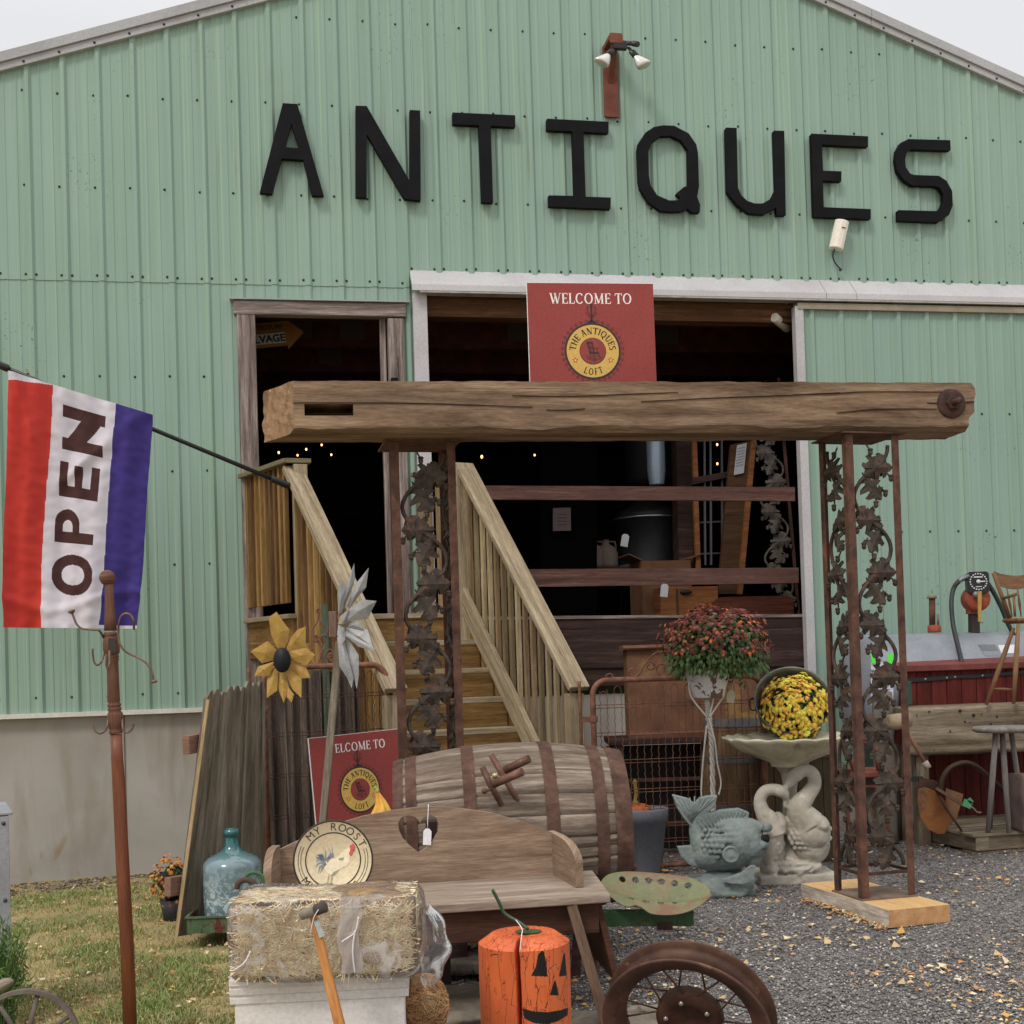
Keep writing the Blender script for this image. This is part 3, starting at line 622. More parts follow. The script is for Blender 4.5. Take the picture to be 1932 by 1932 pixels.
# arrow sign
u, v = px('D', 430, 400); p = hb(u, v, .55); M = MB_ @ Matrix.Translation(p) @ Matrix.Rotation(R(-6.5), 4, 'Y')
AR = thing('arrow_sign', 'yellow arrow board lettered for architectural salvage hanging inside the small doorway', 'sign', M)
sc_ = 8.9+.5; k = lambda x, y: ((x-430)*.3201/2400*9.6, -(y-400)*.3201/2400*9.6)
mb = MB(); mb.prism([(-.62, -.09), (.06, -.09), (.06, -.12), (.19, -.005), (.06, .12), (.06, .09), (-.62, .09)], -.01, .01); mb.build('board', surf('mustard_board', ['6b4517', '7d5420']), AR)
mb = MB(); mb.box((-.17, -.0125, -.030), (.44, .003, .075)); mb.build('white_panel', flat('off_white', '9c9a96', k=1.2), AR)
mb = MB(); font_bold(mb, 'ARCHITECTURE', .046, lambda x, y: Vector((-.125+x*1.0, -.0125, .038+y)), .001); font_bold(mb, 'SALVAGE', .074, lambda x, y: Vector((-.105+x*1.0, -.0155, -.056+y)), .003); mb.build('lettering', BLKP, AR)
# black cistern / stove
p = hb(*px('E', 810, 1690), 1.4); bz = 1.5; M = MB_ @ Matrix.Translation((p.x, 1.4, bz))
ST = thing('iron_stove', 'tall black round stove with steel bands behind the rail boards', 'stove', M)
BIR = surf('black_iron', ['0f1012', '191a1d', '23252a'], k=1, rough=.55, spec=.3)
mb = MB(); mb.lathe([(.0, .48), (.30, .48), (.31, .5), (.29, .52), (.29, .9), (.31, .92), (.27, .97), (.16, 1.02), (.13, 1.08), (0, 1.09)], 32); mb.build('drum', BIR, ST)
mb = MB(); mb.lathe([(.303, .505), (.308, .512), (.303, .52)], 32); mb.lathe([(.303, .905), (.308, .912), (.303, .92)], 32); mb.build('band', flat('steel_band', '9aa3ae', k=1.2, metal=.7, rough=.3), ST)
mb = MB(); mb.lathe([(.0, 1.1), (.14, 1.1), (.15, 1.12), (.1, 1.15), (0, 1.15)], 24); mb.build('collar', flat('zinc_cap', '8d9390', k=1.2, metal=.4, rough=.4), ST)
for a in (45, 135, 225, 315): mb = MB(); mb.tube([(.25*math.cos(R(a)), .25*math.sin(R(a)), .48), (.33*math.cos(R(a)), .33*math.sin(R(a)), 0)], .018, 8); mb.build('leg', BIR, ST)
p = hb(*px('E', 810, 1290), 1.2); M = MB_ @ Matrix.Translation((p.x, 1.2, hb(*px('E', 810, 1300), 1.2).z))
LA = thing('glass_lantern', 'dark hanging lantern with a bright steel cylinder above the rail board', 'lantern', M)
mb = MB(); mb.lathe([(0, 0), (.17, 0), (.2, .06), (.2, .36), (.15, .44), (0, .48)], 28); mb.build('hood', surf('sooty_iron', ['0c0c0d', '161517'], k=1, rough=.7, spec=.2), LA)
mb = MB(); mb.tube([(0, 0, .5), (0, 0, 4.0-M.translation.z+0)], .008, 6); mb.build('chain', BIR, LA)
mb = MB(); mb.lathe([(.06, -.01), (.075, .1), (.075, .4), (.06, .44)], 20, Matrix.Translation((0, -.2, 0))); mb.build('cylinder', flat('bright_steel', '8c9bab', k=1.3, metal=.3, rough=.35), LA)
# window sash and boards leaning inside right
ORW = wood('orange_stained_wood', '4a2a12', '7a4a22', '9a6533', grain=22)
BRW = wood('brown_door_wood', '2c1a10', '48301e', '5d4029', grain=22)
def poly_in(c, pts, ly, th, name, m, par, bevel=.003):
    P = [hb(*px(c, x, y), ly) for x, y in pts]; M = MW[par.name]; Mi = M.inverted() @ MB_
    mb = MB(); mb.M = Mi; mb.prism([(p.x, p.z) for p in P], ly, ly+th); return mb.build(name, m, par, bevel=bevel)
p = hb(*px('E', 1150, 1900), .6); W1 = thing('window_sash', 'orange wooden window sash with glazing bars leaning inside the wide opening', 'window', MB_ @ Matrix.Translation((p.x, .6, 1.5)))
poly_in('E', [(1060, 995), (1088, 995), (1097, 1245), (1070, 1245)], .6, .04, 'frame_post', ORW, W1)
poly_in('E', [(1072, 1380), (1098, 1380), (1112, 1780), (1084, 1780)], .6, .04, 'frame_post', ORW, W1)
poly_in('E', [(1065, 1245), (1290, 1205), (1290, 1240), (1065, 1285)], .59, .05, 'meeting_rail', WDARK, W1)
for x in (1130, 1165, 1232): poly_in('E', [(x, 1000), (x+9, 1000), (x+14, 1760), (x+5, 1760)], .62, .02, 'glazing_bar', flat('grey_bar', '4b4a4c', k=1.1), W1, 0)
for y in (1025, 1505, 1690): poly_in('E', [(1100, y), (1250, y-6), (1250, y+3), (1100, y+9)], .63, .015, 'glazing_bar', flat('grey_bar2', '3b3a3c', k=1.1), W1, 0)
W2 = thing('wooden_door', 'narrow brown door leaning inside the wide opening with a white paper pinned on it', 'door', MB_ @ Matrix.Translation((hb(*px('E', 1330, 1500), .5).x, .5, 1.5)))
poly_in('E', [(1290, 1050), (1410, 1028), (1330, 1930), (1215, 1930)], .5, .04, 'panel', BRW, W2)
poly_in('E', [(1412, 1025), (1440, 1025), (1358, 1932), (1330, 1932)], .47, .06, 'edge_strip', ORW, W2)
PAP = flat('white_paper', '9a9ba0', k=1.1, rough=.8)
PT = thing('paper_notice', 'white printed sheet pinned to the brown door inside the barn', 'paper', MB_ @ Matrix.Translation(hb(*px('E', 1345, 1140), .49)))
poly_in('E', [(1325, 1055), (1383, 1040), (1365, 1218), (1306, 1230)], .485, .002, 'sheet', PAP, PT, 0)
for i in range(7): y = 1075+i*17; poly_in('E', [(1328-i*2, y), (1374-i*2, y-11), (1374-i*2, y-8), (1328-i*2, y+3)], .483, .001, 'print_line', flat('ink', '55555c', k=1), PT, 0)
PN = thing('paper_notice', 'faint pink paper notice on the dark inner wall between the rail boards', 'paper', MB_ @ Matrix.Translation(hb(*px('E', 292, 1490), .9)))
poly_in('E', [(240, 1425), (345, 1422), (347, 1558), (240, 1560)], .9, .003, 'sheet', flat('dim_paper', '4a3a38', k=1.2), PN, 0)
for i in range(4): y = 1460+i*20; poly_in('E', [(268, y), (322, y), (322, y+3), (268, y+3)], .897, .001, 'print_line', flat('ink2', '2a2222', k=1), PN, 0)
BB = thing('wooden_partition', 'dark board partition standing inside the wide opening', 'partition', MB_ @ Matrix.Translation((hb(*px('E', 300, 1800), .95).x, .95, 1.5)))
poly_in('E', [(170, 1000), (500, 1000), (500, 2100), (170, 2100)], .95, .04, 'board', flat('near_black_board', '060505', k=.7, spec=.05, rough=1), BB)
# post with a log-like column
CP = thing('timber_post', 'dark upright barn timber behind the window sash', 'post', MB_ @ Matrix.Translation((hb(*px('E', 1010, 1600), .9).x, .9, 1.5)))
poly_in('E', [(965, 960), (1055, 960), (1070, 1850), (985, 1850)], .9, .15, 'timber', WDARK, CP)
# cardboard box, crates
CB = surf('brown_cardboard', ['4f3320', '5f3f28'], k=1.3, rough=.9)
p = hb(*px('E', 870, 1780), .75); bx = thing('cardboard_box', 'open brown cardboard box behind the lower rail board', 'box', MB_ @ Matrix.Translation((p.x, .75, 1.5)))
mb = MB()
zt = hb(*px('E', 870, 1745), .75).z-1.5
for q in ((0, -.17, .36, .01), (0, .17, .36, .01), (-.18, 0, .01, .33), (.18, 0, .01, .33)): mb.box((q[0]*1.1, q[1], zt/2), (q[2]*1.1, q[3], zt))
mb.build('sides', CB, bx); mb = MB(); mb.box((-.24, 0, zt+.03), (.12, .34, .008), Matrix.Rotation(R(25), 3, 'Y')); mb.box((.24, 0, zt+.03), (.12, .34, .008), Matrix.Rotation(R(-20), 3, 'Y')); mb.build('flap', CB, bx)
p = hb(*px('J', 880, 400), .5); dr = thing('chest_of_drawers', 'orange brown wooden cabinet low behind the threshold plank', 'cabinet', MB_ @ Matrix.Translation((p.x, .55, 1.5)))
mb = MB(); zt = hb(*px('J', 880, 270), .5).z-1.5; mb.box((0, 0, zt/2), (.46, .3, zt)); mb.build('carcass', ORW, dr, bevel=.004)
mb = MB(); mb.box((-.1, -.155, zt/2), (.01, .01, zt*.9)); mb.build('door_gap', BLKP, dr); mb = MB(); mb.blob((-.03, -.16, zt*.85), (.05, .015, .018), 8); mb.build('handle', BIR, dr)
p = hb(*px('J', 1330, 430), .35); sl = thing('wooden_chest', 'slanted red brown wooden chest inside at the right of the opening', 'chest', MB_ @ Matrix.Translation((p.x, .4, 1.5)))
mb = MB(); zt = hb(*px('J', 1330, 345), .35).z-1.5; mb.prism([(-.35, 0), (.38, 0), (.38, zt*.9), (.3, zt), (-.18, zt), (-.35, zt*.35)], -.13, .15); mb.build('body', wood('red_brown_wood', '351a12', '50281c', '683a2a'), sl, bevel=.005)
for nm, lab, c, x, y, ly in (('ceramic_jug', 'left of two pale jugs standing in the dark behind the rails', 'E', 475, 1700, 1.3), ('ceramic_jug', 'right of two pale jugs standing in the dark behind the rails', 'E', 552, 1700, 1.3)):
    p = hb(*px(c, x, y), ly); zb = hb(*px(c, x, 1780), ly).z; t = thing(nm, lab, 'jug', MB_ @ Matrix.Translation((p.x, ly, zb)), 'pale jugs in the barn')
    mb = MB(); mb.lathe([(0, 0), (.09, 0), (.1, .03), (.1, .12), (.08, .17), (.03, .2), (.03, .23), (.035, .235), (0, .235)], 20); mb.build('body', surf('stoneware', ['6a5b52', '7c6d62'], k=1.2), t)
    mb = MB(); mb.tube([(.03, 0, .22), (.08, 0, .22), (.09, 0, .16)], .008, 6); mb.build('handle', surf('stoneware2', ['6a5b52']), t)
    if x < 500: mb = MB(); mb.box((.1, 0, -.02), (.5, .3, .04)); s_ = mb.build('shelf', WDARK, None); s_.matrix_world = M2 = MB_ @ Matrix.Translation((p.x+.05, ly, zb)); tag(s_, 'small dark shelf carrying the two pale jugs inside the barn', 'shelf')
p = hb(*px('J', 640, 310), .2); tg = thing('price_tag', 'white tag hanging under the lower rail board', 'tag', MB_ @ Matrix.Translation((p.x, -.035, p.z)) @ Matrix.Rotation(R(8), 4, 'Y'))
mb = MB(); mb.prism([(-.028, -.045), (.028, -.045), (.028, .035), (.015, .05), (-.015, .05), (-.028, .035)], -.001, .001); mb.build('card', PAP, tg)
p = hb(*px('E', 664, 1617), .3); tg = thing('price_tag', 'small white tag hanging by the black stove', 'tag', MB_ @ Matrix.Translation((p.x, .3, p.z)) @ Matrix.Rotation(R(12), 4, 'Y'))
mb = MB(); mb.prism([(-.028, -.045), (.028, -.045), (.028, .035), (.015, .05), (-.015, .05), (-.028, .035)], -.001, .001); mb.build('card', PAP, tg)
# CCTV camera
p = hb(*px('E', 1590, 330), .1); cc = thing('security_camera', 'white security camera under the top right corner of the opening', 'camera', MB_ @ Matrix.Translation(p))
mb = MB(); mb.tube([(-.1, -.1, .01), (.06, .05, -.03)], .035, 14); mb.build('housing', WPL, cc, bevel=.003); mb = MB(); mb.tube([(.02, .02, 0), (.06, .03, .08), (.06, .05, .35)], .01, 8); mb.build('bracket', WPL, cc)

def inner_scroll():
    a = hb(*px('E', 1560, 1000), .45); t = thing('iron_scroll_panel', 'grey oak leaf iron panel leaning inside at the right of the wide opening', 'iron panel', MB_ @ Matrix.Translation((a.x, .45, 1.5)) @ Matrix.Rotation(R(-3), 4, 'Y'))
    mb = scroll_mesh(.26, 1.9, -1); mb.build('scroll', surf('grey_cast_iron', ['38342f', '4d4740', '5c564e'], scale=20), t)
    mb = MB(); mb.bar((.13, 0, 0), (.13, 0, 1.9), .02, .02); mb.build('side_bar', RUSTD, t)
# ---------------------------------------------------------------- wooden stairs
TL, TR = at(553, 887, 8.15), at(876, 880, 8.5); BL, BR = at(747, 1303, 6.95), at(1093, 1300, 7.35)
SB = Vector(((BL.x+BR.x)/2, (BL.y+BR.y)/2, 0)); 
STAIR = thing('staircase', 'wooden outdoor staircase with slatted railings up to the small doorway', 'stairs', Matrix.Translation(SB))
def xy(p, z): return Vector((p.x, p.y, z))
ZL = 1.585; drop = (TL.z+TR.z-BL.z-BR.z)/2; ux = (TR-TL); ux.z = 0; ux.normalize()
dl = Vector((BL.x-TL.x, BL.y-TL.y, 0)); dr_ = Vector((BR.x-TR.x, BR.y-TR.y, 0))
TL0 = xy(TL, 0)+ux*.03; TR0 = xy(TR, 0)-ux*.03; out = (dl+dr_).normalized(); RISE = .1855
def stp(k): t = k*RISE/drop; return TL0+dl*t, TR0+dr_*t
for k in range(0, 9):
    a, b = stp(k); a1, b1 = stp(k+1) ; z = ZL-k*RISE
    mb = MB(); e = out*.025
    if k > 0: mb.bar(a+Vector((0, 0, z-.017))+(a-stp(k-1)[0])*-.45-e*0, b+Vector((0, 0, z-.017))+(b-stp(k-1)[1])*-.45, (a-stp(k-1)[0]).length*1.0+.03, .034); mb.build('tread', WTREAT, STAIR, False, bevel=.004)
    else: mb.bar(a+Vector((0, 0, z-.017))-out*.02, b+Vector((0, 0, z-.017))-out*.02, .13, .034); mb.build('tread', WTREAT, STAIR, False, bevel=.004)
    mb = MB(); zz = z-.034-(RISE-.034)/2; mb.bar(a+Vector((0, 0, zz))+out*.02, b+Vector((0, 0, zz))+out*.02, .02, RISE-.036); mb.build('riser', WYEL, STAIR, False)
# landing
WL0 = inb(-1.80, -.04, 0); WR0 = inb(-.66, -.04, 0); mb = MB(); lp = [TL0-ux*.03, TR0+ux*.03, xy(WR0, 0), xy(WL0, 0)]
mb.add([p+Vector((0, 0, z)) for z in (ZL-.035, ZL) for p in lp], [(3, 2, 1, 0), (4, 5, 6, 7), (0, 1, 5, 4), (1, 2, 6, 5), (2, 3, 7, 6), (3, 0, 4, 7)]); mb.build('landing_deck', WTREAT, STAIR, False)
cw, cc_ = xy(WL0, 0), TL0-ux*.05
mb = MB(); mb.bar(cw+Vector((0, 0, ZL-.14))+Vector((-.02, 0, 0)), cc_+Vector((0, 0, ZL-.14))+out*.02, .035, .25); mb.build('fascia', WYEL, STAIR, False, bevel=.004)
mb = MB(); mb.bar(cw+Vector((-.02, 0, ZL-.005)), cc_+Vector((0, 0, ZL-.005))+out*.03, .12, .03); mb.build('deck_edge', WTREAT, STAIR, False, bevel=.004)
# landing rail
TREATD = wood('green_grey_lumber', '565038', '726a4e', '888064', k=1.35, grain=20)
zc = 2.575; c0, c1 = cw+Vector((-.04, .02, zc)), cc_+Vector((-.0, 0, zc))
mb = MB(); mb.bar(c0, c1+out*.03, .11, .03); mb.bar(c1-ux*.03, c1+ux*.13, .10, .03); mb.build('rail_cap', TREATD, STAIR, False, bevel=.004)
mb = MB(); mb.box(cc_+ux*.06+Vector((0, 0, (zc+.2)/2)), (.09, .09, zc-.2-.04), Matrix.Rotation(R(18), 3, 'Z')); mb.build('newel_post', WTREAT, STAIR, False, bevel=.004)
for i in range(9):
    t = .06+i*.104; p = c0.lerp(c1, t); mb = MB(); mb.bar(xy(p, 1.67), xy(p, zc-.015), .030, .030, up=(c1-c0).normalized()); mb.build('baluster', (WYEL, WYEL2, WYEL3)[(i*2+i//3) % 3], STAIR, False, bevel=.002)
# handrails
def handrail(T, B, ext, lowboard):
    d = (B-T); p1 = B; side = Vector((d.x, d.y, 0)).normalized(); 
    nrm = d.normalized().cross(ux).normalized()
    mb = MB(); mb.bar(T-d.normalized()*.02, p1, .135, .036, up=(-out.x*0, -out.y*0, 1)); mb.build('handrail', WTREAT, STAIR, False, bevel=.005)
    n = 15
    for i in range(n):
        t = (i+.6)/n*.97; p = T.lerp(B, t); off = -ux*.0; zt = p.z-.02; zb = max(.12, zt-.98) if lowboard else max(.12, zt-1.02)
        mb = MB(); mb.bar(xy(p, zb), xy(p, zt), .027, .027, up=(out.x, out.y, 0)); mb.build('baluster', ((WBAL, WBAL2, WBAL3) if lowboard else (WYEL, WYEL2, WYEL3))[(i*2+i//3) % 3], STAIR, False, bevel=.002)
    mb = MB(); mb.box(xy(B, 0)-out*.06+Vector((0, 0, (B.z-.02)/2)), (.09, .09, B.z-.03), Matrix.Rotation(R(18), 3, 'Z')); mb.build('newel_post', WTREAT, STAIR, False, bevel=.004)
    if lowboard:
        a = T+Vector((0, 0, -.86)); b = B+Vector((0, 0, -.86)); mb = MB(); mb.bar(a+ux*-.045, b+ux*-.045, .036, .13, up=(0, 0, 1)); mb.build('bottom_rail', WTREAT, STAIR, False, bevel=.004)
    mb = MB(); mb.bar(xy(T, ZL-.19), xy(B, ZL-.19-drop), .04, .24, up=(0, 0, 1)); mb.build('stringer', WYEL, STAIR, False)
handrail(TL, BL, 0, False); handrail(TR, BR, 0, True)
c0 = xy(WR0, 2.575); c1 = TR0+ux*.0; mb = MB(); mb.bar(c0, xy(c1, 2.575)+ux*.02, .10, .03); mb.build('rail_cap', TREATD, STAIR, False, bevel=.004)
for i in range(5):
    p = c0.lerp(xy(c1, 2.575), .1+i*.2); mb = MB(); mb.bar(xy(p, 1.6), xy(p, 2.56), .036, .036, up=(0, 1, 0)); mb.build('baluster', WBAL, STAIR, False)
mb = MB(); mb.box(xy(c1, 1.3), (.09, .09, 2.5), Matrix.Rotation(R(18), 3, 'Z')); mb.build('newel_post', WTREAT, STAIR, False, bevel=.004)
# ---------------------------------------------------------------- iron columns with oak-leaf scrollwork
LEAFO = [(0, .03), (.10, .08), (.17, .50), (.27, .66), (.31, .32), (.37, .34), (.45, .95), (.56, 1.0), (.58, .42), (.64, .40), (.74, .80), (.83, .72), (.84, .36), (.90, .34), (1.0, .04)]
def oak_leaf(mb, o, d, n, L, Wd, curl=.25, lobes=4, seed=0, cup=.25):
    """lobed leaf from o along d, lying in the plane with normal n"""
    d = Vector(d).normalized(); n = Vector(n).normalized(); s = d.cross(n).normalized(); o = Vector(o); rr = random.Random(seed); vs = []; N = len(LEAFO)
    for (t, w_) in LEAFO:
        q = w_*Wd*rr.uniform(.88, 1.12); c = o+d*(L*t)+n*(curl*L*(t*t*.6-.1)); tip = w_ > .45
        vs += [c-s*q+n*(-.010 if tip else .004), o+d*(L*min(t, .97))+n*(curl*L*(t*t*.6-.1)+.009), c+s*q+n*(-.010 if tip else .004)]
    fs = []
    for i in range(N-1): a = i*3; fs += [(a, a+1, a+4, a+3), (a+1, a+2, a+5, a+4)]
    mb.add(vs, fs, None, 0, False); mb.add([v-n*.005 for v in vs], [f[::-1] for f in fs], None, 0, False)
def scroll_mesh(Wp, Hp, flip=1, seed=3):
    """vine filling a Wp x Hp frame in the x,z plane (x centred, z from 0)"""
    mb = MB(); hp = .252; N = int(round(Hp/hp)); A = Wp*.40; rr = random.Random(seed); path = []
    for i in range(N*10+1):
        t = i/10; z = Hp*.985-t*Hp/N*.97; x = flip*A*math.cos(math.pi*t); x = math.copysign(abs(x/A)**.8*A, x); path.append(Vector((x, -.006*math.sin(t*5), z)))
    mb.tube(path, .0095, 8)
    for k in range(N):
        z = Hp*.985-(k+.5)*Hp/N*.97; sx = flip*(1 if k % 2 == 0 else -1); f = Wp/.23
        L = lambda x, y, zz, dx, dz, ln, w_, c, sd: oak_leaf(mb, (sx*x*f, y, z+zz), (sx*dx, 0, dz), (.15*sx*dx, -1, .25*dz), ln*f, w_*f, c, 3, k*7+sd, .35)
        L(.09, 0, .085, -.6, -.5, .17, .060, .08, 1)
        L(-.04, -.006, .015, .95, .02, .14, .060, .15, 2)
        L(-.05, -.004, -.005, .55, -.85, .155, .060, .18, 3)
        for (ax, az) in ((.095, -.035), (.062, -.108), (-.01, .088)):
            mb.blob((sx*ax*f, -.016, z+az), (.012, .012, .016), 8); mb.blob((sx*ax*f, -.016, z+az+.013), (.0145, .013, .008), 8)
            mb.tube([(sx*ax*f, -.012, z+az+.012), (sx*(ax-.02)*f*.8, -.004, z+az+.04)], .0042, 5)
    return mb
def column(M, label, Wp, Dp, H, sides, zlow=.12):
    t = thing('iron_column', label, 'column', M, 'open iron columns carrying the old beam')
    for (x, y) in ((-Wp/2, -Dp/2), (Wp/2, -Dp/2), ((-Wp/2 if 'left' in sides else Wp/2), Dp/2)):
        sx = 1 if x < 0 else -1; sy = 1 if y < 0 else -1; mb = MB()
        mb.box((x+sx*.019, y+sy*.002, H/2), (.038, .004, H)); mb.box((x+sx*.002, y+sy*.0215, H/2), (.004, .035, H)); mb.build('corner_post', RUST, t, bevel=.001)
    mb = MB(); mb.box((0, 0, .004), (Wp+.02, Dp+.02, .008)); mb.build('base_plate', surf('worn_base_plate', ['5c4a40', '6e5b4e', '7a685c'], scale=9), t)
    mb = MB(); mb.box((0, 0, H+.004), (Wp+.05, Dp+.05, .008)); mb.build('top_plate', RUST, t)
    mb = MB()
    for sy in (-1, 1): mb.box((0, sy*(Dp/2-.012), zlow), (Wp-.01, .012, .014))
    for sx in (-1, 1): mb.box((sx*(Wp/2-.012), 0, zlow+.001), (.012, Dp-.01, .013))
    mb.build('cross_bar', RUSTD, t)
    for s in sides:
        if s in ('front', 'back'):
            mb = scroll_mesh(Wp-.05, H-zlow-.02, 1); Mx = Matrix.Translation((0, (-1 if s == 'front' else 1)*(Dp/2-.02), zlow))
        else:
            mb = scroll_mesh(Dp-.05, H-zlow-.02, -1); Mx = Matrix.Translation(((-1 if s == 'left' else 1)*(Wp/2-.02), 0, zlow)) @ Matrix.Rotation(R(-90 if s == 'left' else 90), 4, 'Z')
        mb.v = [Mx @ v for v in mb.v]; mb.build('scroll_panel', CAST, t)
    return t
inner_scroll()
HC = 2.19
yawR = R(15); C0 = Vector((1.592, 5.96, 0)); ex = Vector((math.cos(yawR), math.sin(yawR), 0)); ey = Vector((-math.sin(yawR), math.cos(yawR), 0))
ctrR = C0+ex*.145+ey*.13+Vector((0, 0, .078))
column(Matrix.Translation(ctrR) @ Matrix.Rotation(yawR, 4, 'Z'), 'rusty iron column with oak leaf scrollwork standing on the sawn wood block', .28, .26, HC, ('front', 'left'))
a = at(736, 830, 5.80); b = at(863, 830, 5.90); yawL = R(12); wl = (b-a).length
ex = Vector((math.cos(yawL), math.sin(yawL), 0)); ey = Vector((-math.sin(yawL), math.cos(yawL), 0)); ctrL = Vector((a.x, a.y, .078))+ex*(.15)+ey*.13
column(Matrix.Translation(ctrL) @ Matrix.Rotation(yawL, 4, 'Z'), 'rusty iron column with oak leaf scrollwork rising behind the barrel', .30, .26, HC, ('front', 'right'))
# blocks under the columns
def block(M, L, Wd, H, label):
    t = thing('wood_block', label, 'wood block', M, 'wood blocks under the iron columns')
    def fn(p): 
        n = noise.noise(Vector((p.x*9, p.y*9, p.z*30))); return Vector((p.x+(.008*n if p.x < -Wd/2+.01 else 0), p.y, p.z))
    mb = MB(); mb.rbox((0, 0, H/2), (Wd, L, H), 4, 14, 5, fn, la=1, sm=False)
    SAW = surf('fresh_sawn_wood', ['b58d52', 'c59d62', 'cda972'], k=1.2, scale=7, rough=.8, cs=(9, 1, 1), bump=.2)
    END = surf('sawn_end_grain', ['9c6f42', 'b0814f', 'bd9060'], scale=4, rough=.8, cs=(4, 1, 6))
    BARK = wood('whitewashed_bark', '77695a', 'b5a99a', 'd6cec3', grain=12, crack=.8, bump=1)
    # faces: 0 top/bottom sawn, long sides bark, ends end-grain
    for i, f in enumerate(mb.f):
        c = sum((mb.v[j] for j in f), Vector())/4
        mb.mi[i] = 0 if (c.z > H*.98 or c.z < .002) else (1 if abs(c.y) > L/2*.98 else 2)
    mb.build('block', [SAW, END, BARK], t, merge=1e-4); return t
e0 = Vector((math.cos(R(17)), math.sin(R(17)), 0)); e1 = Vector((-math.sin(R(17)), math.cos(R(17)), 0))
block(Matrix.Translation(Vector((1.65, 5.72, 0))+e0*.16+e1*.39) @ Matrix.Rotation(R(17), 4, 'Z'), .77, .32, .078, 'pale sawn wood block under the column that stands on the gravel')
block(Matrix.Translation(Vector((ctrL.x, ctrL.y, 0))) @ Matrix.Rotation(R(14), 4, 'Z'), .6, .34, .078, 'wood block hidden under the column behind the barrel')
# ---------------------------------------------------------------- beam
PL, PR = at(552.5, 725, 5.55), at(1836, 715, 6.03)
yb = math.atan2(PR.y-PL.y, PR.x-PL.x); Lb = math.hypot(PR.x-PL.x, PR.y-PL.y); zb = .078+HC+.008; Hb = .232; Db = .25
MBm = Matrix.Translation((PL.x, PL.y, zb)) @ Matrix.Rotation(yb, 4, 'Z')
BEAM = thing('timber_beam', 'massive hand hewn timber beam lying across the two iron columns', 'beam', MBm)
def bfn(p):
    x, y, z = p; e = x/Lb; n = noise.fractal(Vector((x*2.2, y*4, z*5)), 1, 2, 4); q = Vector((x, y, z))
    if e < .03: q.x = x - (y/Db)*.14 + .015*noise.noise(Vector((0, y*20, z*20)))
    if e > .97: q.x = x + .03*noise.noise(Vector((3, y*9, z*14)))-(.03 if z < .06 else 0)
    dz = abs(z-Hb/2)/(Hb/2); dy = abs(y-Db/2)/(Db/2)
    q.y += .0015*n; n2 = noise.noise(Vector((x*14, y*30, z*30)))
    if z < .001 and y < .001: q.z += .020+.014*noise.noise(Vector((x*3.3, 1, 2)))+.005*n2; q.y += .002
    elif z < .001: q.z += .003*n2
    if z > Hb-.001: q.z += (.004*noise.noise(Vector((x*5.3, 5, 2)))+.004*n2-.004)*(1 if y < .03 else .5)
    return q
mb = MB(); mb.rbox((Lb/2, Db/2, Hb/2), (Lb, Db, Hb), 260, 8, 8, bfn, la=0, sm=False)
for i, f in enumerate(mb.f):
    c = sum((mb.v[j] for j in f), Vector())/4
    nrm = (mb.v[f[1]]-mb.v[f[0]]).cross(mb.v[f[2]]-mb.v[f[0]]).normalized()
    if abs(nrm.x) > .4: mb.mi[i] = 1
bo = mb.build('timber', [WBEAM, WBEAMEND], BEAM, merge=1e-4)
# cut the real mortise slot
cut = MB(); a = hit(MBm, 574, 762, 0); b = hit(MBm, 667, 784, 0); cut.box(((a.x+b.x)/2, .06, (a.z+b.z)/2), (b.x-a.x, .26, abs(a.z-b.z))); co = cut.build('cutter', WBEAM, BEAM)
md = bo.modifiers.new('slot', 'BOOLEAN'); md.object = co; md.operation = 'DIFFERENCE'; md.solver = 'EXACT'
bpy.context.view_layer.update(); dg = bpy.context.evaluated_depsgraph_get(); nm_ = bpy.data.meshes.new_from_object(bo.evaluated_get(dg)); bo.modifiers.clear(); bo.data = nm_
bpy.data.objects.remove(co)
mb = MB()
for pts in ([(600, 803), (1000, 800), (1500, 812), (1932, 826)], ): pass
def crack(c, pts, wid=.003):
    P = [hit(MBm, *px(c, x, y), -.0045) for x, y in pts]
    P = smooth_path(P, 5); n = len(P); top = [(p.x, p.z+wid*.5*math.sin(math.pi*i/(n-1))+.0004) for i, p in enumerate(P)]; bot = [(p.x, p.z-wid*.5*math.sin(math.pi*i/(n-1))-.0004) for i, p in enumerate(P)]
    mb.prism(bot+top[::-1], -.0052, .0)
crack('D', [(515, 803), (900, 803), (1200, 806), (1500, 814), (1932, 828)]); crack('E', [(0, 760), (350, 765), (700, 752), (980, 742)]); crack('E', [(760, 796), (1200, 775), (1600, 760), (1932, 742)])
crack('F', [(0, 1015), (400, 1000), (700, 985), (1300, 985)]); crack('F', [(460, 1150), (800, 1122), (1250, 1120)]); crack('F', [(1170, 1072), (1280, 1074)]); crack('F', [(1450, 1070), (1548, 1062)], .004); crack('E', [(200, 845), (330, 846), (430, 838)], .002)
mb.build('crack', flat('crack_dark', '2b1d15', k=1, rough=.95), BEAM)
p = hit(MBm, *px('F', 1362, 1078), -.005); Mx = Matrix.Translation((p.x, -.003, p.z)) @ Matrix.Rotation(R(90), 4, 'X')
mb = MB(); mb.lathe([(0, .012), (.045, .012), (.066, .010), (.070, .004), (.072, -.006)], 32, Mx); wsh = mb.build('bolt_washer', RUSTD, BEAM)
mb = MB(); mb.lathe([(.0, .03), (.032, .03), (.036, .024), (.036, .012)], 6, Mx, sm=False); mb.lathe([(0, .085), (.013, .085), (.016, .08), (.016, .03)], 12, Mx); mb.build('bolt', RUSTD, BEAM)
